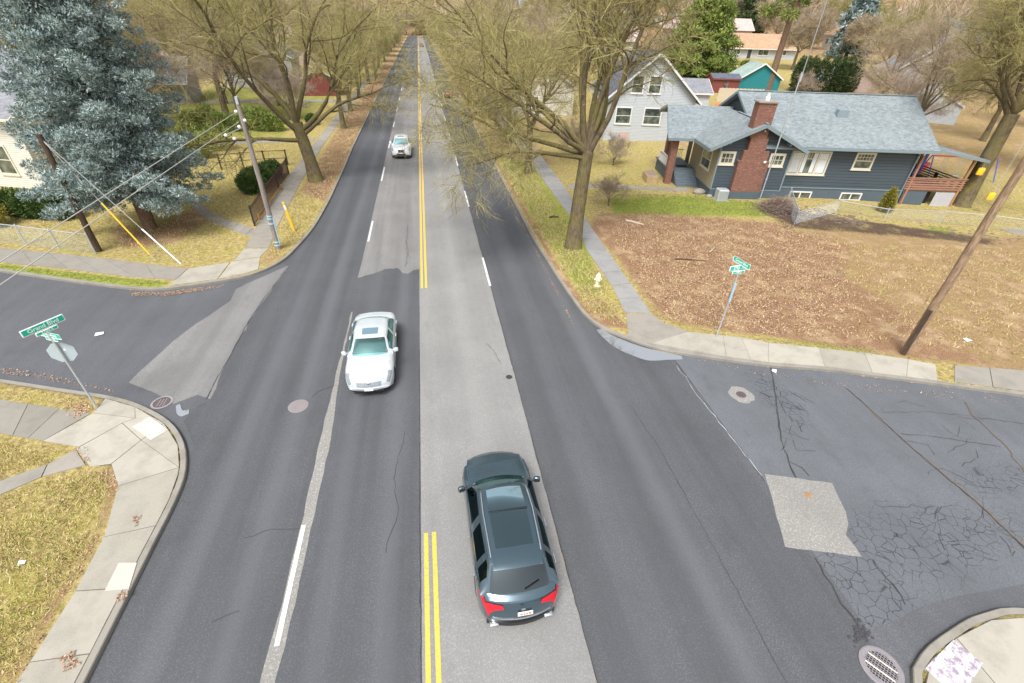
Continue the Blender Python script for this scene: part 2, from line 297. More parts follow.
    def sphere(s, c, r, n=12, m=8):
        rx, ry, rz = r if hasattr(r, '__len__') else (r, r, r); vs = [(c[0], c[1], c[2]-rz)]
        for j in range(1, m):
            t = math.pi*j/m
            for i in range(n): a = 2*math.pi*i/n; vs.append((c[0]+rx*math.sin(t)*math.cos(a), c[1]+ry*math.sin(t)*math.sin(a), c[2]-rz*math.cos(t)))
        vs.append((c[0], c[1], c[2]+rz)); fs = [(0, 1+(i+1) % n, 1+i) for i in range(n)]
        for j in range(m-2):
            for i in range(n): a = 1+j*n+i; b = 1+j*n+(i+1) % n; fs.append((a, b, b+n, a+n))
        t = len(vs)-1; fs += [(t, 1+(m-2)*n+i, 1+(m-2)*n+(i+1) % n) for i in range(n)]
        return s.add(vs, fs)
    def lathe(s, prof, n=16, c=(0, 0)):
        o = []; 
        for (r, z) in prof:
            for i in range(n): a = 2*math.pi*i/n; o.append((c[0]+r*math.cos(a), c[1]+r*math.sin(a), z))
        fs = [(k*n+i, k*n+(i+1) % n, (k+1)*n+(i+1) % n, (k+1)*n+i) for k in range(len(prof)-1) for i in range(n)]
        fs += [tuple(range(n-1, -1, -1)), tuple((len(prof)-1)*n+i for i in range(n))]
        return s.add(o, fs)
    def mesh(s, name):
        m = bpy.data.meshes.new(name); m.from_pydata(s.v, [], s.f); m.update(); return m
    def build(s, name, mat, parent=None, smooth=False, loc=None):
        m = s.mesh(name); m.materials.append(MATS[mat] if isinstance(mat, str) else mat)
        if smooth:
            m.polygons.foreach_set('use_smooth', [True]*len(m.polygons))
            try: m.set_sharp_from_angle(angle=R_(42 if smooth is True else smooth))
            except Exception: pass
        o = bpy.data.objects.new(name, m); COL.objects.link(o)
        if parent is not None: o.parent = parent
        if loc is not None: o.location = loc
        return o
def fastmesh(name, V, Fc, mat, parent=None):
    V = np.asarray(V, np.float32); Fc = np.asarray(Fc, np.int32); k = Fc.shape[1]; me = bpy.data.meshes.new(name); me.vertices.add(len(V)); me.vertices.foreach_set('co', V.ravel())
    me.loops.add(Fc.size); me.loops.foreach_set('vertex_index', Fc.ravel()); me.polygons.add(len(Fc)); me.polygons.foreach_set('loop_start', np.arange(0, Fc.size, k, dtype=np.int32))
    me.update(calc_edges=True); me.materials.append(MATS[mat]); o = bpy.data.objects.new(name, me); COL.objects.link(o); o.parent = parent; return o
def nrm(a): return a/np.maximum(1e-6, np.linalg.norm(a, axis=1, keepdims=True))
class Leaves:
    def __init__(s, seed): s.r = np.random.RandomState(seed); s.q = []
    @property
    def v(s): return s.q
    def build(s, name, mat, parent=None, smooth=False): 
        V = np.concatenate(s.q).reshape(-1, 3); return fastmesh(name, V, np.arange(len(V)).reshape(-1, 4), mat, parent)
def ntubes(P, rad, sides=3):
    """P: (N, k, 3) centre lines, rad: (N, k); returns vertices and quads"""
    N, k, _ = P.shape; D = nrm(P[:, -1]-P[:, 0]); a = np.where(np.abs(D[:, 2:3]) < .9, np.array([[0, 0, 1.]]), np.array([[1., 0, 0]])); u = nrm(np.cross(D, a)); w = np.cross(D, u); V = np.empty((N, k, sides, 3), np.float32)
    for i in range(sides): c, q = math.cos(2*math.pi*i/sides), math.sin(2*math.pi*i/sides); V[:, :, i] = P+(u*c+w*q)[:, None, :]*rad[:, :, None]
    base = (np.arange(N)*k*sides)[:, None]; f = []
    for j in range(k-1):
        for i in range(sides): i2 = (i+1) % sides; f.append(np.concatenate([base+j*sides+i, base+j*sides+i2, base+(j+1)*sides+i2, base+(j+1)*sides+i], 1))
    return V.reshape(-1, 3), np.concatenate(f)
class Crown:
    """branch tubes plus thousands of twigs grown with numpy"""
    def __init__(s, mb, segs, seed, K, L, r, droop, subs):
        rs = np.random.RandomState(seed); S = np.array(segs, float); A = np.repeat(S[:, 0], K, 0); B = np.repeat(S[:, 1], K, 0); n = len(A); t = rs.uniform(0, 1, (n, 1)); base = A+(B-A)*t; d = nrm(B-A)
        def child(base, d, lo, hi, L, up):
            n = len(base); rv = rs.normal(0, 1, (n, 3)); pr_ = nrm(np.cross(d, rv)); a = np.radians(rs.uniform(lo, hi, (n, 1))); dd = d*np.cos(a)+pr_*np.sin(a); dd[:, 2] += up; return nrm(dd), (L*rs.uniform(.45, 1.45, (n, 1)))
        dd, ln = child(base, d, 22, 68, L, .10-droop); bend = nrm(dd+rs.normal(0, .28, dd.shape)+np.array([[0, 0, .08-droop*1.4]])); mid = base+dd*ln*.5; tip = mid+bend*ln*.5
        P = np.stack([base, mid, tip], 1); rr = np.tile(np.array([[r, r*.75, r*.45]]), (n, 1)); V1, F1 = ntubes(P, rr)
        b2 = np.repeat(base, subs, 0); m2 = np.repeat(mid, subs, 0); t2 = np.repeat(tip, subs, 0); d2 = np.repeat(bend, subs, 0); u = rs.uniform(.1, 1, (n*subs, 1)); p2 = np.where(u < .5, b2+(m2-b2)*u*2, m2+(t2-m2)*(u-.5)*2); l2 = np.repeat(ln, subs, 0)
        e, l3 = child(p2, d2, 20, 62, 1.0, -droop*.5); e2 = p2+e*l3*l2*.48; V2, F2 = ntubes(np.stack([p2, e2], 1), np.tile(np.array([[r*.72, r*.4]]), (len(p2), 1)))
        s.V = [np.array(mb.v, np.float32), V1, V2]; s.mbf = mb.f; s.F = [F1, F2]
    def build(s, name, mat, parent=None, smooth=False):
        o1 = len(s.V[0]); o2 = o1+len(s.V[1]); Fc = np.concatenate([np.array(s.mbf, np.int32).reshape(-1, 4), s.F[0]+o1, s.F[1]+o2]); return fastmesh(name, np.concatenate(s.V), Fc, mat, parent)
def tag(o, label=None, cat=None, group=None, kind=None):
    if label: o['label'] = label
    if cat: o['category'] = cat
    if group: o['group'] = group
    if kind: o['kind'] = kind
    return o
def thing(name, label, cat, loc=(0, 0, 0), rz=0, group=None):
    o = bpy.data.objects.new(name, None); COL.objects.link(o); o.empty_display_size = .3
    o.location = loc; o.rotation_euler = (0, 0, rz); return tag(o, label, cat, group)
def copy_tree(o, parent=None):
    c = o.copy(); COL.objects.link(c); c.parent = parent
    for ch in list(o.children): copy_tree(ch, c)
    return c
def struct(o): o['kind'] = 'structure'; return o
def text_mesh(body, size, mat, parent, Mx, name='lettering', bold=0.0, align='CENTER'):
    c = bpy.data.curves.new(name, 'FONT'); c.body = body; c.size = size; c.align_x = align; c.align_y = 'CENTER'; c.offset = bold; c.extrude = .002
    t = bpy.data.objects.new(name+'_tmp', c); COL.objects.link(t); bpy.context.view_layer.update()
    me = bpy.data.meshes.new_from_object(t.evaluated_get(bpy.context.evaluated_depsgraph_get())); bpy.data.objects.remove(t)
    me.name = name; me.materials.clear(); me.materials.append(MATS[mat]); me.transform(Mx)
    o = bpy.data.objects.new(name, me); COL.objects.link(o); o.parent = parent; return o
def jag(pts, amp=.08, step=.5, closed=True, seed=1):
    r = random.Random(seed); out = []; n = len(pts)
    for i in range(n if closed else n-1):
        a, b = pts[i], pts[(i+1) % n]; L = math.hypot(b[0]-a[0], b[1]-a[1]); k = max(1, int(L/step))
        for j in range(k):
            t = j/k; am = amp if j else amp*.3; out.append((a[0]+(b[0]-a[0])*t+r.uniform(-am, am), a[1]+(b[1]-a[1])*t+r.uniform(-am, am)))
    if not closed: out.append(pts[-1])
    return out
def smoothline(pts, step=.4):
    """Catmull-Rom through pts"""
    out = []; n = len(pts); P = [np.array(p, float) for p in pts]
    for i in range(n-1):
        p0 = P[max(0, i-1)]; p1 = P[i]; p2 = P[i+1]; p3 = P[min(n-1, i+2)]; k = max(1, int(np.linalg.norm(p2-p1)/step))
        for j in range(k):
            t = j/k; out.append(tuple(.5*((2*p1)+(p2-p0)*t+(2*p0-5*p1+4*p2-p3)*t*t+(-p0+3*p1-3*p2+p3)*t**3)))
    out.append(tuple(P[-1])); return out
def px(*pts, z=0.): return [at(u, v, z) for (u, v) in pts]

# ================================================================== GROUND
NE_arc = [(6.45, 40), (6.5, 28.3), (6.75, 22.6), (7.05, 18.9), (7.55, 17.5), (8.4, 16.5), (9.3, 15.7), (10.5, 15.0), (12.2, 14.3), (13.8, 13.7), (16.1, 13.1), (19.1, 12.0), (23.1, 10.5)]
NE = [(6.6, 470), (6.5, 100)] + NE_arc + [(60, -1.5), (110, -18), (900, -280), (900, 470)]
NW_arc = [(-23.3, 27.0), (-18.7, 25.2), (-15.6, 24.1), (-13.9, 23.85), (-11.2, 24.5), (-9.8, 25.2), (-8.8, 26.7), (-8.3, 29.0), (-7.9, 32.4), (-7.75, 38.0), (-7.8, 46.8), (-7.95, 56)]
NW = [(-900, 370), (-60, 41.5)] + NW_arc + [(-8.1, 100), (-8.1, 470), (-900, 470)]
SW_arc = [(-17.0, 16.9), (-14.3, 15.95), (-12.3, 15.25), (-11.0, 14.6), (-9.6, 13.55), (-8.7, 12.4), (-8.2, 11.2), (-8.05, 10.1), (-8.05, 8.5), (-8.05, 5.4), (-8.05, -5)]
SW = [(-900, 240), (-60, 31)] + SW_arc + [(-8.05, -60), (-900, -60)]
SE_arc = [(9.55, -10), (9.55, 1.2), (9.75, 2.5), (10.5, 3.05), (11.7, 3.4), (12.9, 3.6), (14.5, 3.45), (20, 1.9)]
SE = [(9.55, -60)] + SE_arc + [(60, -11), (900, -300), (900, -500), (9.55, -500)]
def sdist(X, Y, poly):
    """signed distance (positive inside) of arrays X, Y to a polygon"""
    d = np.full(X.shape, 1e9); ins = np.zeros(X.shape, bool); n = len(poly)
    for i in range(n):
        ax, ay = poly[i]; bx, by = poly[(i+1) % n]; ex, ey = bx-ax, by-ay; L = ex*ex+ey*ey+1e-12
        t = np.clip(((X-ax)*ex+(Y-ay)*ey)/L, 0, 1); d = np.minimum(d, np.hypot(X-ax-t*ex, Y-ay-t*ey))
        c = ((ay > Y) != (by > Y)); c &= X < (bx-ax)*(Y-ay)/((by-ay) if by != ay else 1e-9)+ax; ins ^= c
    return np.where(ins, d, -d)
def rise(X, Y):
    """height of the land: nearly flat, climbing to the right and far behind"""
    X = np.asarray(X, float); Y = np.asarray(Y, float)
    a = np.clip((X-13)/30, 0, 1)*.055*np.maximum(0, Y-46)
    a = np.minimum(a, 26)
    r = np.hypot(X, Y); b_ = .17*np.maximum(0, r-430)
    l = np.clip((-X-25)/60, 0, 1)*.03*np.maximum(0, Y-90)
    s = -.35*np.clip((X-33)/8, 0, 1)*np.clip((36-Y)/3, 0, 1)*np.clip((Y-22)/4, 0, 1)
    return a+b_+l+s
def zg(x, y): return float(rise(x, y))+.12
xs = np.concatenate([-np.geomspace(900, 34, 34), np.arange(-33, 46, .16), np.geomspace(46.5, 900, 40)])
ys = np.concatenate([np.linspace(-200, 0, 12), np.arange(1, 47, .16), np.geomspace(47.5, 1500, 90)])
X, Y = np.meshgrid(xs, ys); SD = np.maximum(np.maximum(sdist(X, Y, NE), sdist(X, Y, NW)), np.maximum(sdist(X, Y, SW), sdist(X, Y, SE)))
Z = np.where((SD > .1) | (Y > 475), .12, -.05)+rise(X, Y)
rs = np.random.RandomState(3)
Z += np.where((SD > .5) & (np.abs(X) < 46) & (Y < 47), rs.normal(0, .003, X.shape), 0)
def pmask(poly, soft=.8):
    s_ = sdist(X, Y, poly); return np.clip(.5+s_/soft, 0, 1)
G_ = np.zeros(X.shape); B_ = np.zeros(X.shape); S_ = np.zeros(X.shape)
def up(A, m, k=1.): np.maximum(A, m*k, out=A)
# lot east of the boulevard
up(B_, pmask([(10.6, 30), (10.9, 26), (10.75, 18.5), (12, 16.9), (15, 15.6), (21, 13), (27, 11), (24, 11.5), (24, 29.5), (22, 31), (12.5, 33)], 1.0), .74)
up(B_, pmask([(22, 11), (44, 6), (50, 26), (30, 28.5), (22, 30)], 3.0), .54)
up(B_, pmask([(26, 43), (120, 30), (140, 120), (26, 70)], 8), .5)
up(B_, pmask(px((600, 226), (640, 214), (700, 221), (775, 224), (800, 236), (860, 246), (845, 290), (850, 335), (760, 330), (700, 330), (655, 316), (625, 262)), 3.0), .92)
up(B_, pmask(px((850, 235), (1030, 245), (1030, 370), (900, 350), (850, 335)), 6), .5)
up(G_, pmask(px((610, 199), (690, 197), (770, 206), (775, 219), (700, 218), (610, 217)), 1.6), .80)
up(G_, pmask(px((470, 130), (520, 150), (580, 225), (605, 282), (600, 306), (570, 285), (500, 165)), 1.2), .64)
up(G_, pmask(px((592, 160), (665, 165), (672, 184), (592, 184)), 2), .35)
up(B_, pmask(px((585, 303), (600, 300), (632, 332), (600, 328)), .5), .8)
up(B_, pmask([(6.5, 17), (6.95, 19), (6.8, 23), (6.7, 40), (6.5, 80), (6.9, 80), (7.1, 40), (7.25, 23), (7.6, 19), (8.0, 17)], .35), .7)
up(S_, pmask(px((755, 208), (800, 212), (870, 222), (1000, 236), (1000, 246), (860, 236), (780, 230)), 1.2), .62)
up(G_, pmask(px((725, 336), (840, 345), (900, 356), (900, 361), (800, 349), (740, 340)), .25), .5)
up(G_, pmask(px((925, 225), (955, 225), (955, 236), (925, 236)), .8), .7)
up(B_, pmask([(6.5, 50), (13, 46), (13, 130), (6.5, 200)], 1.5), .55)
up(B_, pmask([(13, 60), (22, 60), (26, 300), (13, 300)], 5), .5)
# north west verge and lawns
up(B_, pmask([(-10.4, 40), (-7.9, 37), (-8.0, 62), (-8.2, 200), (-11, 200), (-10.9, 60)], 1.0), .82)
up(B_, pmask(px((108, 228), (150, 232), (200, 205), (212, 222), (178, 246), (120, 252)), 1.5), .75)
up(S_, pmask(px((135, 228), (190, 208), (190, 222), (150, 240)), 2), .35)
up(G_, pmask(px((0, 266), (75, 274), (135, 281), (172, 284), (160, 290), (75, 283), (0, 272)), .3), .95)
up(G_, pmask([(-16, 60), (-40, 60), (-40, 110), (-14, 110)], 3), .55)
up(G_, pmask([(-13, 34), (-30, 30), (-34, 50), (-13, 50)], 5), .25)
up(B_, pmask([(-8.9, 26.2), (-10.2, 26), (-10.2, 29), (-8.6, 29)], .8), .5)
up(B_, np.clip((np.abs(X+5)-40)/30, 0, 1)*np.clip((Y-100)/60, 0, 1), .62); up(B_, np.clip((np.hypot(X, Y)-150)/80, 0, 1)*(np.abs(X) > 9), .62); up(B_, np.clip((Y-425)/10, 0, 1), 1.0)
# south west
up(G_, pmask(px((0, 540), (75, 520), (85, 560), (50, 620), (0, 660)), 2.5), .28)
up(G_, pmask(px((0, 440), (60, 448), (0, 480)), 1), .35)
up(B_, pmask(px((0, 372), (62, 384), (120, 398), (112, 402), (60, 395), (0, 386)), .4), .8)
up(B_, pmask(px((60, 455), (92, 468), (121, 470), (124, 492), (100, 548), (45, 640), (20, 690), (0, 690), (30, 640), (92, 540), (108, 492), (100, 476)), .45), .66)
up(B_, pmask([(8.5, -9), (30, -15), (30, 2), (9.5, 2.5)], 1), .3)
vv = np.stack([X.ravel(), Y.ravel(), Z.ravel()], 1); ny_, nx_ = X.shape
ii = (np.arange(ny_-1)[:, None]*nx_+np.arange(nx_-1)[None, :]).ravel(); fc = np.stack([ii, ii+1, ii+1+nx_, ii+nx_], 1)
me = bpy.data.meshes.new('ground'); me.from_pydata(vv.tolist(), [], fc.tolist()); ca = me.color_attributes.new('cover', 'FLOAT_COLOR', 'POINT')
ca.data.foreach_set('color', np.stack([B_.ravel(), G_.ravel(), S_.ravel(), np.ones(B_.size)], 1).astype(np.float32).ravel()); me.materials.append(MATS['turf'])
me.polygons.foreach_set('use_smooth', [True]*len(me.polygons)); me.update()
g = bpy.data.objects.new('ground', me); COL.objects.link(g); struct(g)

def flat(name, polys, mat, z):
    m = MB(); [m.sheet(p, z) for p in polys]; return struct(m.build(name, mat))
# base sheets of the streets
flat('side_street', [[(6, 30), (6, -40), (120, -40), (120, -25), (60, -1.2), (23.1, 10.8), (16.1, 13.4), (10.6, 15.4), (7.6, 18), (7, 30)]], 'asphalt_old', 0)
flat('side_street', [[(-7, 40), (-9, 28), (-14.5, 24.1), (-23.3, 27.3), (-60, 42), (-60, 30), (-17.4, 16.7), (-12.0, 14.9), (-7, 5)]], 'asphalt_side', 0)
xr = 2.86; xl = -4.22; xc = -.95
flat('boulevard', [[(xr, -30), (9.7, -30), (9.75, 3.6)] + jag([(9.75, 3.8), (9.95, 8), (9.95, 12), (10.0, 15.3)], .05, .5, False) + [(8.4, 16.9), (7.2, 19.2), (6.9, 22.6), (6.7, 28.3), (6.65, 40), (6.7, 100), (6.8, 470), (xr, 470)] + jag([(xr, 100), (xr, -30)], .02, .8, False, 5)], 'asphalt_dark', .004)
wl = jag([(-8.2, -30), (-8.25, 11.2)], .01, 9, False) + [(-8.4, 12.3), (-9.2, 13.6), (-9.0, 14.4), (-8.75, 14.6), (-8.85, 17.6), (-8.8, 20.8), (-8.35, 25.9), (-8.9, 27), (-8.4, 29.3), (-8.0, 33), (-7.9, 40), (-8, 56), (-8.2, 100), (-8.2, 470)]
flat('boulevard', [wl + [(xc-.0, 470), (xc, 100)] + jag([(xc, 40), (xc, -30)], .02, .8, False, 9)], 'asphalt_dark', .004)
flat('boulevard', [[(xc, -30)] + jag([(xr, -30), (xr, 100)], .02, .8, False, 8) + [(xr, 470), (xc, 470)]], 'asphalt_light', .008)
flat('boulevard', [[(xl-.06, 470), (xl-.06, 26.5)] + jag([(-4.3, 24.2), (-3.7, 24.5), (-2.9, 25.1), (-2.2, 25.2), (-1.9, 24.5), (-1.6, 24.4), (-1.3, 24.8), (xc, 24.9)], .06, .22, False, 4) + [(xc, 100), (xc, 133), (xl, 133)]], 'asphalt_mid', .008)
flat('boulevard', [[(-4.2, 150), (-.97, 150), (-.97, 110), (-4.2, 110)]], 'asphalt_side', .0105)
flat('asphalt_patch', [jag([(-4.36, -30), (-4.12, 4), (-4.02, 6.5), (-4.0, 9), (-3.98, 12), (-4.1, 14.5), (-4.18, 17.5), (-4.18, 20.5), (-4.24, 20.5), (-4.26, 17.5), (-4.3, 14.5), (-4.34, 12), (-4.3, 9), (-4.34, 6.5), (-4.45, 4), (-4.7, -30)], .025, .45)], 'asphalt_patch', .008)
flat('asphalt_patch', [jag([(-8.35, 26.2), (-8.8, 20.8), (-8.85, 17.7), (-8.7, 14.7), (-9.25, 15.0), (-9.9, 14.6), (-10.8, 15.3), (-12.1, 16.1), (-11.9, 17.4), (-11.4, 19.6), (-10.3, 22.3), (-10.4, 23.6), (-9.6, 24.7)], .05, .6)], 'asphalt_mid', .006)
pt = px((765, 474), (832, 483), (838, 496), (846, 512), (848, 524), (846, 535), (862, 557), (835, 553), (785, 547)); flat('asphalt_patch', [jag(pt, .02, .3)], 'asphalt_patch', .0055)
# damp gutter round the south east kerb, and the band of polish in the turning lane
flat('asphalt_patch', [px((861, 630), (893, 622), (925, 605), (955, 597), (982, 592), (1030, 583), (1030, 612), (982, 618), (950, 634), (922, 662), (908, 690), (870, 690), (868, 650))], 'asphalt_side', .0045)
# markings
mk = MB(); 
for x in (-.815, -.59):
    for (y0, y1) in ((-25, 7.93), (22.55, 420)): mk.ribbon([(x, y) for y in np.linspace(y0, y1, 12)], .115, .0135)
struct(mk.build('road_marking', 'paint_yellow'))
mk = MB()
for x, ys_ in ((xr+.0, [(22.4, 26.1), (35.5, 39.4), (47.6, 51.5), (59.8, 63.6)] + [(72+12.2*i, 75.8+12.2*i) for i in range(16)]), (-4.24, [(5.55, 8.7)]), (-4.17, [(29.3, 33.0), (42.9, 47.6), (55.5, 59.3), (67.5, 71.3)] + [(79.8+12.2*i, 83.6+12.2*i) for i in range(16)])):
    for (y0, y1) in ys_: mk.ribbon([(x, y0), (x, (y0+y1)/2), (x, y1)], .115, .0135)
struct(mk.build('road_marking', 'paint_road_white'))
# cracks
def crackline(pts, w, name='road_crack', mat='crack', seed=1, z=.0155, amp=.05):
    r = random.Random(seed); q = jag(pts, amp, .22, False, seed); m = MB(); m.ribbon(q, [w*r.uniform(.35, 1.3) for _ in q], z); return m
cm = MB(); cr = MB(); cp = MB()
def merge(a, b_): a.add(b_.v, b_.f)
merge(cm, crackline(px((771, 368), (776, 400), (781, 440), (790, 466), (796, 478)), .05, seed=2, amp=.03))
merge(cm, crackline(px((790, 462), (802, 468), (809, 476)), .03, seed=3, amp=.02))
merge(cr, crackline(px((846, 388), (865, 405), (890, 428), (920, 455), (950, 480), (975, 500), (1030, 552)), .075, seed=4, amp=.02))
merge(cr, crackline(px((965, 402), (975, 418), (1000, 440), (1030, 478)), .055, seed=5))
merge(cm, crackline(px((846, 388), (870, 409), (890, 428), (920, 455), (950, 481), (975, 501), (1030, 554)), .03, seed=14, z=.017, amp=.03))
merge(cm, crackline(px((901, 434), (935, 437), (975, 443), (1000, 447)), .02, seed=6)); merge(cm, crackline(px((880, 412), (930, 412), (970, 416), (1024, 424)), .015, seed=7))
merge(cp, crackline(px((677, 366), (704, 404)), .018, seed=8)); merge(cp, crackline(px((704, 403), (734, 441), (762, 476)), .03, seed=9, amp=.03))
merge(cm, crackline([(9.96, 15.1), (9.96, 11), (9.95, 8.2)], .018, seed=10, amp=.015)); merge(cm, crackline([(6.95, 12.2), (7.15, 9.9), (7.12, 7.9), (7.1, 5.6), (7.05, 3), (7.05, 1)], .012, seed=11, amp=.02))
merge(cm, crackline([(xc-.02, 16.9), (xc-.02, 12), (xc-.03, 9), (xc-.02, 4), (xc, 2)], .022, seed=12, amp=.02)); merge(cm, crackline([(xr+.02, 24), (xr+.02, 14), (xr, 3)], .02, seed=13, amp=.015))
merge(cm, crackline([(-1.5, 12), (-1.8, 10), (-1.6, 8.8), (-1.9, 7.5)], .012, seed=15)); merge(cm, crackline([(-4.2, 14.9), (-4.8, 14.6), (-5.0, 14.3)], .02, seed=16)); merge(cm, crackline([(-5.8, 8.5), (-5.1, 8.7), (-4.35, 8.6)], .012, seed=17))
merge(cm, crackline([(-1.7, 32), (-1.75, 29), (-1.6, 27), (-1.75, 25.3)], .03, seed=18, amp=.08)); merge(cm, crackline([(2.0, 17), (2.3, 16.2), (2.45, 15.4)], .02, seed=19)); merge(cm, crackline([(-5.9, 6.3), (-5.3, 6.5)], .012, seed=20))
merge(cm, crackline(px((815, 558), (836, 594), (861, 631), (868, 640)), .05, seed=21)); merge(cm, crackline(px((872, 560), (893, 585), (905, 605)), .04, seed=22)); merge(cm, crackline([(-8.85, 14.7), (-8.85, 20.8), (-8.4, 26)], .03, seed=23, amp=.03))
r = random.Random(5)
for k in range(16):
    a = at(r.uniform(925, 1020), r.uniform(400, 560)); merge(cm, crackline([a, (a[0]+r.uniform(-.8, .8), a[1]+r.uniform(-.5, .5)), (a[0]+r.uniform(-1.5, 1.5), a[1]+r.uniform(-.8, .8))], .014, seed=40+k, amp=.08))
for k in range(14):
    a = at(r.uniform(775, 800), r.uniform(375, 440)); merge(cm, crackline([a, (a[0]+r.uniform(-.3, .3), a[1]+r.uniform(-.5, .1)), (a[0]+r.uniform(-.5, .5), a[1]-.6)], .013, seed=70+k, amp=.06))
struct(cm.build('road_crack', 'crack')); struct(cr.build('road_crack', 'crack_rust')); struct(cp.build('road_crack', 'crack_pale'))
# rubble where the old asphalt has broken up beside the drain
m = MB()
for k in range(60):
    a = at(862+r.gauss(0, 6), 634+r.gauss(0, 5)); s_ = r.uniform(.015, .045); m.rbox(a[0]-s_, a[0]+s_, a[1]-s_*.8, a[1]+s_*.8, .0, s_*.7, s_*.3)
tag(m.build('broken_asphalt', 'asphalt_damp'), kind='stuff')

# kerbs
def kerb(line, side=1, w=.17, mat='kerb'):
    L2 = [line[0]]
    for q in line[1:]:
        d_ = math.hypot(q[0]-L2[-1][0], q[1]-L2[-1][1])
        if d_ > 6: a_ = L2[-1]; L2 += [(a_[0]+(q[0]-a_[0])*t_, a_[1]+(q[1]-a_[1])*t_) for t_ in [k_/math.ceil(d_/2.5) for k_ in range(1, math.ceil(d_/2.5))]]
        L2.append(q)
    pts = smoothline(L2, .35); m = MB(); n = len(pts); P = []
    for i in range(n):
        a = pts[max(0, i-1)]; c = pts[min(n-1, i+1)]; dx, dy = c[0]-a[0], c[1]-a[1]; l = math.hypot(dx, dy); P.append((pts[i][0]-dy/l*w*side, pts[i][1]+dx/l*w*side))
    vs = []; rr = random.Random(3)
    for i in range(n):
        a, b2 = pts[i], P[i]; q = .02/w; c1 = (a[0]+(b2[0]-a[0])*q, a[1]+(b2[1]-a[1])*q)
        vs += [(a[0], a[1], -.06), (a[0], a[1], .112), (c1[0], c1[1], .134), (b2[0], b2[1], .134), (b2[0], b2[1], .0)]
    fs = [(i*5+k, i*5+5+k, i*5+6+k, i*5+1+k) for i in range(n-1) for k in range(4)]
    if side < 0: fs = [f[::-1] for f in fs]
    m.add(vs, fs); return struct(m.build('kerb', mat, smooth=30))
kerb([(6.6, 300), (6.5, 100), (6.45, 60)] + NE_arc + [(60, -1.5)], 1); kerb([(-60, 41.5)] + NW_arc + [(-8.1, 100), (-8.1, 300)], 1); kerb([(-60, 31)] + SW_arc, -1); kerb(SE_arc + [(60, -11)], -1)

# pavements: rows of separate slabs
def slabs(L, Rr, n, mat, z=.146, name='pavement', seed=1, gap=.018):
    """L, Rr: matching edge lines; cut into n slabs per given segment length"""
    m = MB(); r = random.Random(seed)
    for i in range(len(L)-1):
        a0, a1, b0, b1 = [np.array(p) for p in (L[i], L[i+1], Rr[i], Rr[i+1])]; k = max(1, int(round(np.linalg.norm((a1+b1)/2-(a0+b0)/2)/n)))
        for j in range(k):
            t0, t1 = j/k, (j+1)/k; q = [a0+(a1-a0)*t0, b0+(b1-b0)*t0, b0+(b1-b0)*t1, a0+(a1-a0)*t1]; c = sum(q)/4; zz = z+r.uniform(-.006, .004)
            P_ = [tuple(c+(p-c)*(1-gap/max(.1, np.linalg.norm(p-c)))) for p in q]; lift = rise(c[0], c[1])
            m.prism(P_, -.02+lift, zz+lift)
    return struct(m.build(name, mat))
def slabpoly(polys, mat, z=.145, seed=2, gap=.015):
    m = MB(); r = random.Random(seed)
    for p in polys:
        c = np.mean(np.array(p), 0); m.prism([tuple(c+(np.array(q)-c)*(1-gap/np.linalg.norm(np.array(q)-c))) for q in p], -.02, z+r.uniform(-.005, .003))
    return struct(m.build('pavement', mat))
# east pavement along the boulevard, then round the corner along the side street
slabs([(10.4, 120), (10.3, 50), (10.15, 40.1), (10.05, 29.7), (9.5, 26.4), (9.45, 21.4)], [(12.0, 120), (11.9, 50), (11.6, 40), (11.0, 29.9), (10.8, 26), (10.6, 21.6)], 1.5, 'concrete_damp', seed=4)
slabs([(9.45, 21.35), (9.15, 18.6)], [(10.6, 21.55), (10.45, 18.4)], 1.5, 'concrete_damp', seed=4)
slabs([(9.15, 18.5), (8.75, 17.25), (9.45, 16.2)], [(10.45, 18.3), (10.75, 17.4), (11.5, 16.6)], 1.5, 'concrete_old')
up_ = [(11.5, 16.55), (13.0, 16.05), (13.8, 15.8), (14.8, 15.25), (16.9, 14.55), (18.7, 13.95), (20.3, 13.25), (21.2, 12.75)]; lo_ = [(9.35, 15.88), (12.25, 14.48), (13.2, 14.13), (13.88, 13.86), (16.15, 13.27), (17.9, 12.62), (19.15, 12.17), (20.25, 11.76)]
slabs(lo_, up_, 1.6, 'concrete', seed=6); slabs([(20.9, 11.6), (23.5, 10.55), (30, 8.4)], [(22.0, 12.6), (24.8, 11.85), (31, 9.7)], 1.4, 'concrete_old', seed=8)
slabs([(14.4, 39.2), (22.3, 37.4)], [(14.2, 40.1), (22.4, 38.4)], 1.4, 'concrete_old', seed=9); slabs([(12, 38.9), (14.35, 39.2)], [(12, 40.1), (14.15, 40.1)], 1.2, 'concrete_damp')
slabs([(43, 26.5), (60, 23)], [(43, 27.6), (60, 24.1)], 1.5, 'concrete_old', seed=2)
# north west
slabs([(-11.35, 28.7), (-11.7, 32.6), (-12.2, 42.6), (-12.3, 56), (-12.6, 130)], [(-9.95, 28.6), (-10.3, 32.2), (-10.75, 41.5), (-11.2, 56), (-11.3, 130)], 1.6, 'concrete_old', seed=11)
slabs([(-40, 33.3), (-25.4, 30.2), (-22.2, 29.2), (-18.7, 28.0), (-13.6, 26.1)], [(-40, 30.6), (-24.0, 28.1), (-19.8, 26.7), (-15.9, 25.3), (-13.7, 24.75)], 1.7, 'concrete_old', seed=12)
slabpoly([[(-13.55, 26.1), (-13.7, 24.75), (-13.75, 24.1), (-11.6, 24.6), (-11.6, 26.7)], [(-11.55, 26.75), (-11.55, 24.65), (-10.4, 25.1), (-9.8, 25.6), (-10.1, 27.2)], [(-11.45, 26.85), (-10.15, 27.3), (-9.95, 28.5), (-11.4, 28.6)]], 'concrete')
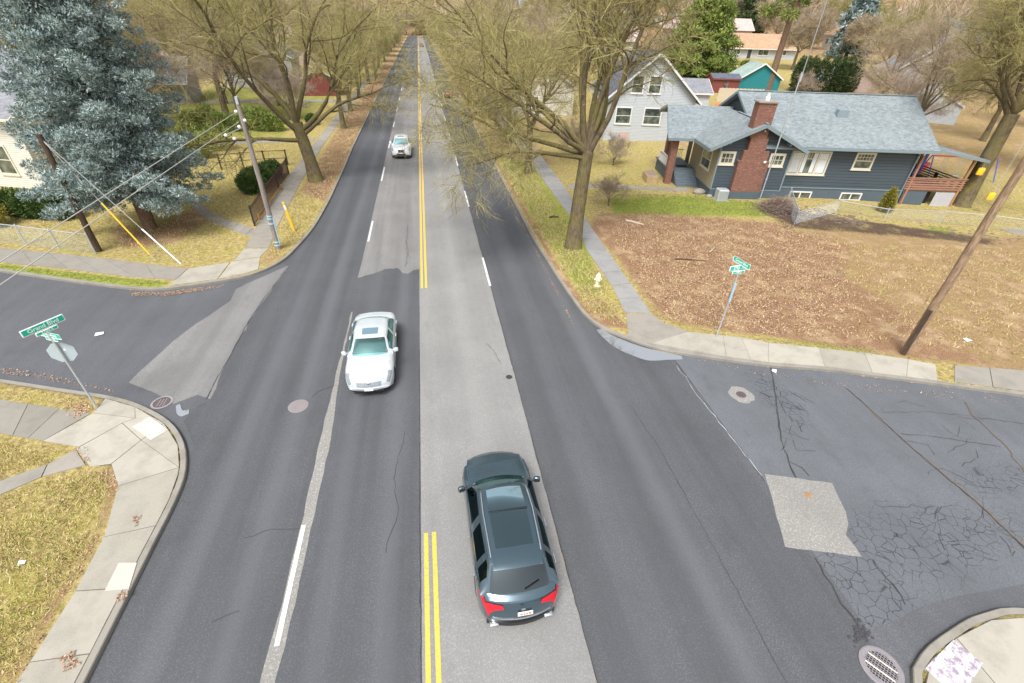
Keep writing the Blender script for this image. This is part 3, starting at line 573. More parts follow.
walk = smoothline(px((257, 240), (246, 237), (225, 229), (207, 221), (195, 211), (189, 203), (176, 196)), .6)
slabs([(p[0], p[1]) for p in walk], [(p[0]+.15, p[1]+1.15) for p in walk], 1.2, 'concrete_old', seed=13)
slabs([(-12.6, 58.5), (-30, 56)], [(-12.6, 60.3), (-30, 58)], 1.8, 'concrete_old', seed=15); slabs([(-12.5, 88), (-40, 86)], [(-12.5, 91), (-40, 89)], 2, 'concrete_old')
# south west corner
pav = [[(112, 398), (140, 408), (137, 421), (95, 416)], [(140, 408), (171, 423), (143, 443), (124, 426), (137, 421)], [(171, 423), (185, 446), (187, 468), (143, 443)],
       [(95, 416), (137, 421), (124, 426), (81, 450), (45, 444)], [(124, 426), (143, 443), (113, 467), (92, 470), (78, 452)], [(143, 443), (187, 468), (120, 489), (113, 467)],
       [(187, 468), (178, 501), (163, 528), (106, 540), (120, 489)], [(163, 528), (150, 552), (133, 590), (78, 594), (106, 540)], [(133, 590), (102, 655), (33, 665), (78, 594)], [(102, 655), (75, 712), (2, 712), (33, 665)], [(75, 712), (45, 780), (-40, 780), (2, 712)]]
def snap(ps, blk=None, lim=.45, to=.175):
    """move the corners that lie near the kerb onto its inner edge"""
    blk = blk or SW; out = []
    for q in ps:
        x, y = q
        for it in range(4):
            f_ = lambda a, b_: float(sdist(np.array([a]), np.array([b_]), blk)[0])
            d = f_(x, y)
            if d > lim: break
            gx, gy = (f_(x+.02, y)-f_(x-.02, y))/.04, (f_(x, y+.02)-f_(x, y-.02))/.04; l = math.hypot(gx, gy) or 1; x += gx/l*(to-d); y += gy/l*(to-d)
        out.append((x, y))
    return out
shrink = snap
def dens(ps):
    out = []
    for i in range(len(ps)):
        a_, b_ = ps[i], ps[(i+1) % len(ps)]; out.append(a_); sa, sb = [float(sdist(np.array([q[0]]), np.array([q[1]]), SW)[0]) for q in (a_, b_)]
        if sa < .45 and sb < .45: out += [(a_[0]+(b_[0]-a_[0])*t_, a_[1]+(b_[1]-a_[1])*t_) for t_ in (.25, .5, .75)]
    return out
slabpoly([snap(dens(px(*p))) for p in pav], 'concrete', seed=3)
slabs([(-30, 17.6)] + px((0, 436), (45, 444)), [(-30, 20.2)] + px((0, 402), (93, 416)), 1.0, 'concrete_old', seed=18)
slabs(px((-30, 506), (0, 499), (44, 480), (88, 468)), px((-30, 491), (0, 485), (50, 467), (78, 452)), 1.5, 'concrete_old', seed=19)
# south east corner
slabpoly([snap(q_, SE) for q_ in [[(9.75, -4), (9.8, 1.2), (11.6, 1.0), (11.6, -4)], [(9.8, 1.2), (9.82, 1.9), (9.95, 2.4), (10.2, 2.7), (10.6, 2.85), (11.1, 3.05), (11.65, 3.15), (11.6, 1.0)], [(11.65, 3.15), (12.3, 3.3), (12.9, 3.35), (13.7, 3.3), (14.4, 3.2), (14.4, 1.0), (11.6, 1.0)], [(14.4, 3.2), (17, 2.5), (20, 1.7), (19.6, -.4), (14.4, 1.0)], [(11.6, 1.0), (14.4, 1.0), (14.4, -4), (11.6, -4)]]], 'concrete', seed=5)
flat('pavement', [[tuple(q) for q in snap(dens(px((104, 402), (140, 409), (171, 424), (185, 446), (186, 468), (177, 501), (149, 552), (128, 597), (100, 655), (73, 712), (43, 778), (-36, 776), (4, 710), (35, 663), (80, 592), (108, 538), (121, 489), (113, 468), (92, 469), (82, 450), (48, 443), (95, 417))))]], 'joint', .1375)
flat('pavement', [[(8.5, 16.62), (9.35, 15.82), (10.52, 15.14), (12.25, 14.44), (13.85, 13.84), (16.15, 13.24), (20.25, 11.72), (21.1, 12.7), (18.7, 13.9), (16.9, 14.5), (14.8, 15.2), (13, 16), (11.4, 16.6), (10.6, 17.4), (10.3, 18.4), (9.25, 18.4), (8.85, 17.25)]], 'concrete_old', .137)
flat('pavement', [snap([(9.72, -5), (9.72, -2), (9.72, 1.2), (9.8, 1.9), (9.93, 2.4), (10.2, 2.7), (10.6, 2.88), (11.1, 3.1), (11.7, 3.22), (12.3, 3.35), (12.9, 3.42), (13.7, 3.4), (14.5, 3.27), (17, 2.5), (20, 1.74), (19.5, -.6), (14.5, .9), (14.5, -5)], SE)], 'joint', .137)
# ramp pads
def pad(name, pts, mat, label, z=.156):
    m = MB(); m.prism(pts, .1, z); return tag(m.build(name, mat), label, 'ramp pad')
pad('ramp_pad', px((132.5, 427), (150, 417), (168, 430), (151, 440), z=.14), 'pad_white', 'white tactile ramp pad set in the kerb corner beside the stop sign')
pad('ramp_pad', px((105, 591), (119, 563), (137, 563), (129, 589), z=.14), 'pad_tan', 'pale tan ramp pad in the pavement by the long curving kerb, away from the signs')
p_ = pad('ramp_pad', px((925, 668), (953, 640), (983, 664), (958, 700), z=.14), 'pad_worn', 'worn white and purple ramp pad on the rounded corner beside the oval storm drain')
# covers and drains
def cover(name, loc, r, label, mat='iron', ring=None, cat='manhole cover', ry=None, rot=0, z=.006):
    t = thing(name, label, cat, (loc[0], loc[1], z)); m = MB()
    if ring:
        rr = random.Random(8); m.sheet([((ring[0]*(1+rr.uniform(-.12, .12)))*math.cos(a), (ring[0]*(1+rr.uniform(-.12, .12)))*math.sin(a)) for a in np.linspace(0, 2*math.pi, 22)[:-1]], .003); m.build('collar', ring[1], t)
    m = MB(); m.lathe([(r, -.02), (r, .010), (r*.93, .012)], 28); m.build('frame', mat, t)
    m = MB(); m.lathe([(r*.86, 0), (r*.86, .016), (r*.83, .018)], 28)
    for a in range(-3, 4): 
        L = math.sqrt(max(0, (r*.78)**2-(a*r*.22)**2)); m.box(a*r*.22-.012, a*r*.22+.012, -L, L, .017, .0225)
    m.build('lid', mat, t); return t
cover('manhole_cover', (-5.4, 13.85), .36, 'purple brown round manhole cover in the dark left lane near the white sedan', 'iron_pad')
cover('manhole_cover', (11.6, 12.2), .19, 'small cover in a pale round collar on the side street', 'iron', (.50, 'asphalt_patch'), z=.003)
cover('valve_cover', (2.63, 14.5), .13, 'small dark valve cover in the light grey lane ahead of the dark suv', 'crack', cat='valve cover', z=.008)
cover('valve_cover', (11.0, 7.5), .10, 'small rusty orange valve cover in the pale square asphalt patch', 'orange' if False else 'wood_orange', cat='valve cover', z=.006)
t = thing('manhole_cover', 'pale ringed round drain cover in the road beside the white ramp pad', 'manhole cover', (-10.35, 14.72, .0))
m = MB(); n = 28
for i in range(n):
    a0, a1 = 2*math.pi*i/n, 2*math.pi*(i+1)/n; m.quad((.36*math.cos(a0), .36*math.sin(a0), .02), (.36*math.cos(a1), .36*math.sin(a1), .02), (.29*math.cos(a1), .29*math.sin(a1), .022), (.29*math.cos(a0), .29*math.sin(a0), .022))
m.build('ring', 'concrete_damp', t); m = MB(); m.lathe([(.29, -.02), (.29, .012)], 26); m.build('lid', 'iron', t); m = MB()
for a in (-.1, 0, .1): m.box(a-.015, a+.015, -.2, .2, .013, .018)
m.build('rib', 'iron_pad', t)
def drain(loc, r, label, rot):
    t = thing('storm_drain', label, 'storm drain', (loc[0], loc[1], .008), rot); m = MB(); n = 30
    m.lathe([(r*.72, -.02), (r*.72, .006)], 30); m.build('opening_shade', 'hole_shade', t); m = MB()  # solid near-black disc, paints the shade below the grille
    for i in range(n):
        a0, a1 = 2*math.pi*i/n, 2*math.pi*(i+1)/n
        for (r0, r1, z0, z1) in ((1.0, 1.0, -.02, .022), (1.0, .92, .022, .03), (.92, .72, .03, .026)): m.quad((r*r0*math.cos(a0), r*r0*math.sin(a0), z0), (r*r0*math.cos(a1), r*r0*math.sin(a1), z0), (r*r1*math.cos(a1), r*r1*math.sin(a1), z1), (r*r1*math.cos(a0), r*r1*math.sin(a0), z1))
    m.build('frame', 'iron_grey', t); m = MB()
    for k in range(-5, 6):
        x = k*r*.135; L = math.sqrt(max(0, (r*.73)**2-x*x)); m.box(x-.008, x+.008, -L, L, .008, .022); m.box(-L, L, x-.007, x+.007, .007, .021)
    m.build('grille', 'iron_grey', t); m = MB()
    for x in (-.12, .12): m.box(x-.022, x+.022, -r*.66, r*.66, .0235, .028)
    m.build('bar', 'pad_white', t); return t
drain((9.42, 2.98), .45, 'oval grey storm drain grille in the street beside the rounded corner kerb', R_(35))
# puddles
def puddle(pts, label, z=.0175):
    m = MB(); m.sheet(smoothline(pts+[pts[0]], .15)[:-1], z); o = m.build('puddle', 'water'); return tag(o, label, 'puddle')
puddle([(7.6, 17.45), (8.0, 16.75), (8.9, 15.85), (9.6, 15.45), (10.4, 14.95), (10.35, 14.7), (9.6, 14.75), (9.2, 14.75), (8.7, 14.85), (8.2, 15.3), (7.8, 15.75), (7.5, 16.4), (7.3, 17.4)], 'long puddle mirroring the sky along the kerb at the bare lot corner')
puddle(px((176, 406), (180, 404), (183, 411), (190, 409), (189, 414), (182, 417), (177, 414)), 'tiny bright puddle in the road near the white ramp pad')
puddle(px((236, 277), (243, 271), (250, 269), (255, 271), (248, 275), (240, 279), z=.0), 'small puddle by the kerb below the utility pole with blue bands')
# litter
def litter(p, s, label, rz):
    m = MB(); r = random.Random(int(s*999)); m.add([(-s, -s*.7, .01), (s, -s*.8, .03), (s*.9, s*.7, .012), (-s*.8, s*.8, .035), (0, 0, .05)], [(0, 1, 4), (1, 2, 4), (2, 3, 4), (3, 0, 4)]); o = m.build('paper_litter', 'paper'); o.location = (p[0], p[1], p[2]); o.rotation_euler[2] = rz; return tag(o, label, 'litter')
q = at3(99.5, 334, .01); litter(q, .17, 'crumpled white paper lying on the left side street beyond the green name sign', .4)
litter(at3(22, 563, .125), .09, 'small white paper scrap on the corner lawn at bottom left', .2); litter(at3(774, 371, .01), .12, 'white paper scrap by the kerb of the right side street', .9); litter(at3(967, 340, .125), .16, 'pale pink paper scrap on the lot right of the brown pole', .1)
litter(at3(946, 282, .125), .14, 'white paper scrap on the lot left of the brown pole', 1.2)

# scattered leaves and grass blades
def scatter(name, polys, n, size, mat, label=None, up_z=.0, blade=False, seed=1, zb=.125, fall=.5):
    r = np.random.RandomState(seed); V = []; 
    per = []
    for poly, dens in polys:
        a = np.array(poly); lo, hi = a.min(0), a.max(0); k = int(n*dens); P = r.uniform(lo, hi, (k, 2)); s_ = sdist(P[:, 0], P[:, 1], poly); nz_ = np.sin(P[:, 0]*1.7+P[:, 1]*.6)*np.cos(P[:, 1]*2.1-P[:, 0]*.8); keep = r.uniform(0, 1, k) < np.clip((s_/fall)+.3*nz_, 0, 1)*np.clip(.75+.5*nz_, .25, 1); per.append(P[(s_ > .05) & keep])
    P = np.concatenate(per); k = len(P); ang = r.uniform(0, 2*np.pi, k); s_ = size*r.uniform(.5, 1.35, k); c, q = np.cos(ang), np.sin(ang); z0 = zb+rise(P[:, 0], P[:, 1])
    if blade:
        h = s_*r.uniform(.7, 1.3, k); w = s_*.16; lx, ly = r.normal(0, .6, k)*h, r.normal(0, .6, k)*h
        v = np.stack([P[:, 0]-c*w, P[:, 1]-q*w, z0-.01, P[:, 0]+c*w, P[:, 1]+q*w, z0-.01, P[:, 0]+lx, P[:, 1]+ly, z0+h], 1).reshape(-1, 3); f = np.arange(3*k).reshape(-1, 3)
    else:
        t1, t2 = r.normal(0, .25, k), r.normal(0, .25, k); L = s_*.5; W = s_*.32; zz = z0+.004+np.abs(r.normal(0, .012, k))+L*.25
        v = np.stack([P[:, 0]-c*L, P[:, 1]-q*L, zz-t1*L, P[:, 0]+q*W, P[:, 1]-c*W, zz-t2*W, P[:, 0]+c*L, P[:, 1]+q*L, zz+t1*L, P[:, 0]-q*W, P[:, 1]+c*W, zz+t2*W], 1).reshape(-1, 3); f = np.arange(4*k).reshape(-1, 4)
    me = bpy.data.meshes.new(name); me.from_pydata(v.tolist(), [], f.tolist()); me.materials.append(MATS[mat]); o = bpy.data.objects.new(name, me); COL.objects.link(o); o['kind'] = 'stuff'
    if label: o['label'] = label
    return o
lot = px((600, 226), (640, 214), (775, 224), (860, 246), (1030, 250), (1030, 365), (900, 348), (760, 332), (700, 332), (655, 316), (625, 262))
lotb = px((592, 222), (640, 212), (775, 222), (840, 238), (860, 345), (700, 336), (650, 320), (620, 262))
verge = [(7.0, 45), (9.9, 45), (9.4, 26), (9.3, 21), (8.6, 17.3), (7.5, 18), (7.1, 20)]
nwv = [(-10.5, 38), (-8, 38), (-8.15, 70), (-11, 70)]; nwl = [(-13, 27), (-26, 31.5), (-40, 60), (-13, 60)]; nwv2 = [(-9.8, 27), (-8.7, 27), (-8.1, 38), (-10.4, 38)]
sw1 = px((-40, 530), (0, 500), (44, 482), (80, 472), (112, 469), (118, 491), (104, 535), (80, 580), (48, 634), (22, 690), (-60, 760)); sw2 = px((0, 440), (45, 446), (68, 451), (50, 468), (0, 483), (-30, 486)); sw3 = px((-30, 375), (0, 383), (60, 394), (108, 401), (93, 413), (30, 406), (-30, 400))
nws = px((0, 266), (75, 274), (135, 281), (172, 284), (160, 289), (75, 282), (0, 271)); gs = px((610, 196), (690, 194), (770, 204), (775, 219), (700, 218), (610, 217))
scatter('leaf_litter', [(lotb, 1), (lot, .35), (nwv, .4), (verge, .06)], 62000, .085, 'leaf_brown', seed=1, fall=1.2)
scatter('leaf_litter', [(px((60, 455), (92, 470), (121, 470), (122, 492), (104, 545), (50, 640), (22, 690), (10, 690), (92, 540), (108, 492)), .9), (px((95, 415), (80, 430), (60, 412), (60, 398), (112, 402)), .3), (sw1, .25), (nwl, .5)], 5200, .07, 'leaf_brown', seed=2)
gut = [px((690, 357), (768, 371), (1024, 399), (1024, 406), (900, 396), (768, 379), (700, 364)), px((0, 374), (60, 384), (115, 394), (115, 390), (60, 376), (0, 366)), [(6.2, 18), (6.45, 18), (6.4, 60), (6.15, 60)], px((130, 292), (165, 292), (225, 284), (225, 288), (165, 297), (130, 297)), px((908, 683), (925, 655), (960, 622), (1024, 602), (1024, 609), (980, 617), (935, 640)), px((120, 530), (145, 520), (140, 540), (128, 548))]
scatter('leaf_litter', [(p, 1.0) for p in gut], 3600, .055, 'leaf_brown', seed=3, zb=.012, fall=.12)
scatter('leaf_litter', [(px((131, 519), (147, 516), (142, 528), (136, 536)), .3), (px((118, 596), (138, 590), (128, 606), (112, 608)), .2), (px((58, 660), (80, 650), (88, 668), (66, 678)), .3), (px((70, 452), (90, 447), (95, 468), (82, 466)), .4), (px((940, 655), (952, 650), (955, 664), (940, 668)), .2)], 900, .055, 'leaf_brown', seed=4, zb=.155, fall=.1)
scatter('grass_blades', [(lot, .45), (verge, .5), (nwl, .8), (nwv2, .35), (nwv, .2)], 60000, .10, 'grass_straw', blade=True, seed=5)
scatter('grass_blades', [(sw1, 1.0), (sw2, .25), (sw3, .3)], 42000, .06, 'grass_straw', blade=True, seed=6)
scatter('grass_blades', [(gs, .5), (nws, .2), (px((725, 336), (840, 345), (900, 356), (900, 362), (800, 350), (740, 341)), .25), (verge, .3), (sw1, .07), (nwl, .2)], 42000, .09, 'grass_green', blade=True, seed=7)

# ================================================================== VEHICLES
def interp(tab, x):
    if x <= tab[0][0]: return tab[0][1]
    for (a, va), (b_, vb) in zip(tab, tab[1:]):
        if x <= b_: t = (x-a)/(b_-a); t = t*t*(3-2*t)*.35+t*.65; return va+(vb-va)*t
    return tab[-1][1]
def make_car(name, label, L, W, top, prof, paint, glass, roofglass=None, suv=False, glass_rear=None, wheel=.33, wheels=(1.45, -1.35), bulge=(.22, .16), hw_base=.78, hw_roof=.60, plate_rear='', grille='slim', group=None, belt=None):
    """top: (y, z) of bonnet / waist / boot line.  prof: y,z of windscreen base, screen top, roof mid, rear top, rear glass base."""
    t = thing(name, label, 'car', group=group); h = L/2; W2 = W/2; N = 64
    ysn = [h-L*(i/N) for i in range(N+1)]
    ysn = sorted(set([round(h-L*(.5-.5*math.cos(math.pi*i/N))*1.0, 4) for i in range(N+1)]+[round(h-L*i/N, 4) for i in range(N+1)]), reverse=True)
    def hw(y):
        ef = (h-y); er = (h+y); w = W2-.035*max(0, y/h)**2-.03*max(0, -y/h)**2
        for e, Rr, sh in ((ef, .70, .24), (er, .55, .22)):
            if e < Rr: q = 1-e/Rr; w -= sh*W2*(1-math.sqrt(max(0, 1-q*q)))*1.0
        return w
    def zt(y): return interp(top, y)
    def zb(y):
        e = min(h-y, h+y); return .20+(.16*(1-e/.35) if e < .35 else 0)
    def arch(y):
        z = zb(y)
        for wy in wheels:
            d = abs(y-wy); Rr = wheel+.055
            if d < Rr: z = max(z, wheel+math.sqrt(Rr*Rr-d*d))
        return z
    def ring(y):
        w = hw(y); T = zt(y); B = zb(y); A = arch(y); e = min(h-y, h+y); sh = max(T*.97-.06, B+.05)
        if e < .3: pass
        zm = min(max(A+.02, .52), sh-.02); Ac = min(A, zm-.01)
        return [(0, B+.02), (w*.78, B+.02 if A == B else Ac), (w*.955, Ac), (w*.995, max(Ac+.005, (Ac+zm)/2)), (w, zm), (w*.992, zm+(sh-zm)*.55), (w*.955, sh), (w*.90, T-.025), (w*.80, T-.003), (w*.60, T+.008), (w*.3, T+.016), (0, T+.018)]
    def yb(x, y):
        k = (x/W2)**2; ef, er = h-y, h+y; d = 0
        if ef < 1.1: d -= bulge[0]*k*(1-ef/1.1)
        if er < .9: d += bulge[1]*k*(1-er/.9)
        return y+d
    m = MB(); rows = []
    for y in ysn:
        half = ring(y); full = half+[(-x, z) for (x, z) in half[-2:0:-1]]; rows.append([(x, yb(x, y), z) for x, z in full])
    n = len(rows[0]); vs = [p for r in rows for p in r]; fs = []
    for i in range(len(rows)-1):
        for j in range(n): k = (j+1) % n; fs.append((i*n+j, i*n+k, (i+1)*n+k, (i+1)*n+j))
    fs += [tuple(range(n-1, -1, -1)), tuple((len(rows)-1)*n+j for j in range(n))]
    m.add(vs, fs); body = m.build('body', paint, t, smooth=50)
    def bp(y, k, off=.004):
        """point on the body skin: k = ring parameter (0..11), sign = side"""
        s = 1 if k >= 0 else -1; k = abs(k); r = ring(y); i = min(int(k), len(r)-2); f = k-i; x = r[i][0]+(r[i+1][0]-r[i][0])*f; z = r[i][1]+(r[i+1][1]-r[i][1])*f
        dx, dz = r[i+1][0]-r[i][0], r[i+1][1]-r[i][1]; l = math.hypot(dx, dz) or 1; nx, nz = dz/l, -dx/l
        if nx*x < 0 and abs(x) > .05: nx, nz = -nx, -nz
        if x < .05 or k > 7: nz = abs(nz); 
        if k > 6.5 and nz < 0: nx, nz = -nx, -nz
        endn = 0
        e = min(h-y, h+y); 
        if e < .25: endn = (1 if y > 0 else -1)
        return (s*(x+nx*off), yb(x, y)+endn*off*1.2, z+abs(nz)*off if k > 6 else z+nz*off)
    def patch(nm, mat, y0, y1, k0, k1, off=.006, side=1, nu=6, nv=6, parent=t, cross=False, skew=0):
        mm = MB(); P = []
        for a in range(nu+1):
            for b_ in range(nv+1):
                kk = k0+(k1-k0)*b_/nv; yy = y0+(y1-y0)*a/nu+skew*b_/nv
                if cross: # runs over the centre line: k in -..+
                    s_ = 1 if kk >= 0 else -1; p = bp(yy, 11-abs(kk), off); P.append((s_*abs(p[0]), p[1], p[2]))
                else: p = bp(yy, kk, off); P.append((side*p[0], p[1], p[2]))
        mm.add(P, [(a*(nv+1)+b_, a*(nv+1)+b_+1, (a+1)*(nv+1)+b_+1, (a+1)*(nv+1)+b_) for a in range(nu) for b_ in range(nv)]); return mm.build(nm, mat, parent, smooth=60)
    # greenhouse
    (y0, z0), (y1, z1), (y2, z2), (y3, z3), (y4, z4) = prof
    def P(s):
        # s: 0..1 screen, 1..2 front roof, 2..3 rear roof, 3..4 rear glass -> centre y, z, top half-width, bow
        if s <= 1: f = s; z = z0+(z1-z0)*f+.03*math.sin(math.pi*f); return (y0+(y1-y0)*f, z, W2*(hw_base*(1-f)+hw_roof*1.03*f), .13*(1-f)+.07*f)
        if s <= 2: f = s-1; return (y1+(y2-y1)*f, z1+(z2-z1)*math.sin(f*math.pi/2), W2*(hw_roof*(1.03+.05*f)), .07*(1-f))
        if s <= 3: f = s-2; return (y2+(y3-y2)*f, z3+(z2-z3)*math.cos(f*math.pi/2), W2*(hw_roof*(1.08-.06*f)), -.05*f)
        f = s-3; return (y3+(y4-y3)*f, z3+(z4-z3)*f+.02*math.sin(math.pi*f), W2*((1-f)*hw_roof*1.02+f*hw_base*(.93 if not suv else .98)), -.05-.07*f)
    def TP(s, u):
        y, z, w, bow = P(s); r = abs(u); return (u*w, y-bow*u*u, z-.035*u*u-.05*max(0, r-.85)/.15*.6)
    def SP(s, q, side):
        a = TP(s, side); y = a[1]; bx = side*(hw(y)*.945); bz = zt(y)-.015; bz = min(bz, a[2]-.001)
        qq = q; x = a[0]+(bx-a[0])*qq+side*.02*math.sin(math.pi*q); return (x, y, a[2]+(bz-a[2])*qq)
    SS = [0, .06, .2, .35, .5, .65, .8, .93, 1, 1.12, 1.25, 1.5, 1.75, 1.9, 2, 2.12, 2.25, 2.5, 2.75, 2.88, 3, 3.07, 3.2, 3.4, 3.6, 3.8, 3.94, 4]
    UU = [-1, -.93, -.86, -.7, -.5, -.25, 0, .25, .5, .7, .86, .93, 1]; QQ = [0, .14, .4, .65, .88, 1]
    cell = {}
    def put(k, pts): cell.setdefault(k, MB()).add(pts, [(0, 1, 2, 3)])
    for a, c in zip(SS, SS[1:]):
        mid = (a+c)/2
        for u0, u1 in zip(UU, UU[1:]):
            um = abs((u0+u1)/2); k = 'roof'
            if .06 < mid < .93 and um < .93: k = 'windscreen'
            elif 3.07 < mid < 3.94 and um < .93: k = 'rear_window'
            elif roofglass and roofglass[0] < mid < roofglass[1] and um < roofglass[2]: k = 'sunroof'
            put(k, [TP(a, u0), TP(c, u0), TP(c, u1), TP(a, u1)][::-1])
        for side in (-1, 1):
            for q0, q1 in zip(QQ, QQ[1:]):
                qm = (q0+q1)/2; k = 'roof'
                bpil = 1.9 < mid < 2.12
                if .35 < mid < (3.6 if not suv else 3.4) and .14 < qm < .88 and not bpil and not (suv and 2.75 < mid < 2.88): k = ('side_window', side)
                q_ = [SP(a, q0, side), SP(a, q1, side), SP(c, q1, side), SP(c, q0, side)]
                put(k, q_ if side < 0 else q_[::-1])
    for k, mb in cell.items():
        nm = k if isinstance(k, str) else k[0]; g_ = {'roof': paint, 'windscreen': glass, 'rear_window': 'glass_back' if suv and glass == 'glass_smoke' else (glass_rear or glass), 'side_window': glass_rear or glass, 'sunroof': 'glass_roof'}[nm]
        o = mb.build(nm, g_, t); bm = __import__('bmesh').new(); bm.from_mesh(o.data); __import__('bmesh').ops.remove_doubles(bm, verts=bm.verts, dist=.0015); bm.to_mesh(o.data); bm.free()
        o.data.polygons.foreach_set('use_smooth', [True]*len(o.data.polygons)); o.data.set_sharp_from_angle(angle=R_(50))
    # interior
    m = MB(); w_ = W2*.74; fy = y0-.25; ry = y4+.30; zi = zt((y1+y3)/2)
    m.rbox(-w_, w_, ry, fy, zi-.02, zi+.028, .01); m.rbox(-w_, w_, fy-.28, fy+.02, zi, zi+.075, .03); m.build('cabin_floor', 'interior', t)
    for (sx, sy) in ((-.36, y1-.35), (.36, y1-.35), (-.36, y1-1.15), (.36, y1-1.15)):
        if sy-.1 < ry: continue
        m = MB(); m.rbox(sx-.24, sx+.24, sy-.28, sy-.16, zi-.1, zi+(.22 if suv else .17), .05); m.rbox(sx-.12, sx+.12, sy-.27, sy-.18, zi+.17, zi+(.40 if suv else .33), .03); m.build('seat', 'interior_pale', t, smooth=True)
    # lamps, mirrors, handles, wheels
    for s in (-1, 1):
        if suv:
            patch('headlight', 'lamp_clear', h-.10, h-.50, 5.9, 7.4, side=s)
            tl = patch('taillight', 'lamp_red', -h+.02, -h+.42, 5.8, 6.9, .012, side=s)
            mm = MB(); Q = []
            for a in range(5):
                f_ = a/4; k_ = 6.2+3.1*f_; ya, yb_ = -h+.012+.045*f_, -h+.135-.045*f_
                for y_ in (ya, (ya+yb_)/2, yb_): p_ = bp(y_, k_, .016); Q.append((s*p_[0], p_[1], p_[2]))
            mm.add(Q, [(a*3+b2, a*3+b2+1, (a+1)*3+b2+1, (a+1)*3+b2) for a in range(4) for b2 in range(2)]); mm.build('taillight', 'lamp_red', t, smooth=60)
        else:
            patch('headlight', 'lamp_clear', h-.10, h-.52, 6.0, 7.9, side=s); patch('taillight', 'lamp_red', -h+.02, -h+.28, 5.2, 7.3, side=s)
        m = MB(); my = y0-.28 if not suv else y0-.38; mz = zt(my)+.06; xx = hw(my)
        m.beam((s*(xx*.93), my, mz-.02), (s*(xx+.02), my, mz+.02), .05, .05); m.rbox(-.09, .09, -.055, .055, -.07, .085, .03, Matrix.Translation((s*(xx+.075), my+.01, mz+.02)) @ Matrix.Rotation(s*R_(-14), 4, 'Z'))
        mi = m.build('wing_mirror', paint, t, smooth=True); m = MB(); m.box(-.075, .075, -.062, -.058, -.055, .06, Matrix.Translation((s*(xx+.075), my+.01, mz+.02)) @ Matrix.Rotation(s*R_(-14), 4, 'Z')); m.build('mirror_glass', 'glass_dark', mi)
        for hy in (y1-.85, y1-1.85):
            m = MB(); z_ = zt(hy)-.13; m.rbox(-.02, .02, -.11, .11, -.022, .022, .006, Matrix.Translation((s*(hw(hy)+.010), hy, z_))); m.build('door_handle', 'chrome' if suv else paint, t)
        for wy in wheels:
            xo = W2-.015
            m = MB(); pr = [(wheel*.60, -.11), (wheel*.9, -.11), (wheel, -.07), (wheel, .07), (wheel*.9, .11), (wheel*.60, .11)]
            Mx = Matrix.Translation((s*(xo-.115), wy, wheel)) @ Matrix.Rotation(R_(90), 4, 'Y')
            mm = MB(); mm.lathe(pr, 26); mm.v = [tuple(Mx @ Vector(p)) for p in mm.v]; wh = mm.build('tyre', 'tyre', t, smooth=True)
            mm = MB(); mm.lathe([(wheel*.62, -.09), (wheel*.64, .10), (wheel*.52, .105), (wheel*.5, .07)], 26)
            for k in range(5):
                a = k*2*math.pi/5; mm.beam((0, 0, .085), (wheel*.56*math.cos(a), wheel*.56*math.sin(a), .095), .055, .02)
            mm.lathe([(.05, .05), (.05, .11)], 12); mm.v = [tuple(Mx @ Vector((p[0], p[1], s*p[2]))) for p in mm.v]; mm.build('rim', 'rim', wh)
    m = MB(); m.rbox(-W2*.78, W2*.78, -h*.86, h*.86, .16, .34, .03); m.build('underbody', 'car_black', t)
    for s in (-1, 1):  # waist line and door shut lines
        for yy in ((y0-.18), (y1+y3)/2+.12, y3+.02): 
            m = MB()
            for (k0, k1) in ((3.4, 4), (4, 5), (5, 6), (6, 6.9)):
                a, c = bp(yy, k0, .0025), bp(yy, k1, .0025); m.add([(s*a[0], a[1]-.005, a[2]), (s*a[0], a[1]+.005, a[2]), (s*c[0], c[1]+.005, c[2]), (s*c[0], c[1]-.005, c[2])], [(0, 1, 2, 3)])
            m.build('door_gap', 'car_black', t)
    def lineset(mm, pts, w=.009, off=.003):
        for a, c in zip(pts, pts[1:]):
            A = bp(a[0], a[1], off); C_ = bp(c[0], c[1], off); 
            for s in (-1, 1):
                d = Vector((C_[0]-A[0], C_[1]-A[1], 0)); d.normalize(); nx, ny = -d.y*w/2, d.x*w/2
                mm.add([(s*(A[0]+nx), A[1]+ny, A[2]), (s*(A[0]-nx), A[1]-ny, A[2]), (s*(C_[0]-nx), C_[1]-ny, C_[2]), (s*(C_[0]+nx), C_[1]+ny, C_[2])], [(0, 1, 2, 3)])
    yf = h-.42; m = MB()
    lineset(m, [(y0+.02, 7.7), (y0+.4, 7.8), (yf, 8.0), (h-.20, 8.6), (h-.17, 9.6), (h-.16, 11)])
    m.build('bonnet_gap', 'car_black', t); m = MB()
    if not suv: lineset(m, [(y4-.03, 7.8), (-h+.3, 8.0), (-h+.1, 8.2)])
    if m.v: m.build('boot_gap', 'car_black', t)
    return t, patch, bp, P, TP, hw, zt
def arc_bar(par, name, mat, hx, y, bul, z0, z1, d, n=14):
    m = MB(); vs = []
    for i in range(n+1):
        x = -hx+2*hx*i/n; yy = y+bul*(x/.96)**2; vs += [(x, yy-d, z0), (x, yy-d, z1), (x, yy+.08, z1+.01), (x, yy+.08, z0-.01)]
    fs = [(i*4+k, i*4+4+k, i*4+4+(k+1) % 4, i*4+(k+1) % 4) for i in range(n) for k in range(4)]+[(3, 2, 1, 0), (n*4, n*4+1, n*4+2, n*4+3)]
    m.add(vs, [f[::-1] for f in fs]); return m.build(name, mat, par, smooth=40)
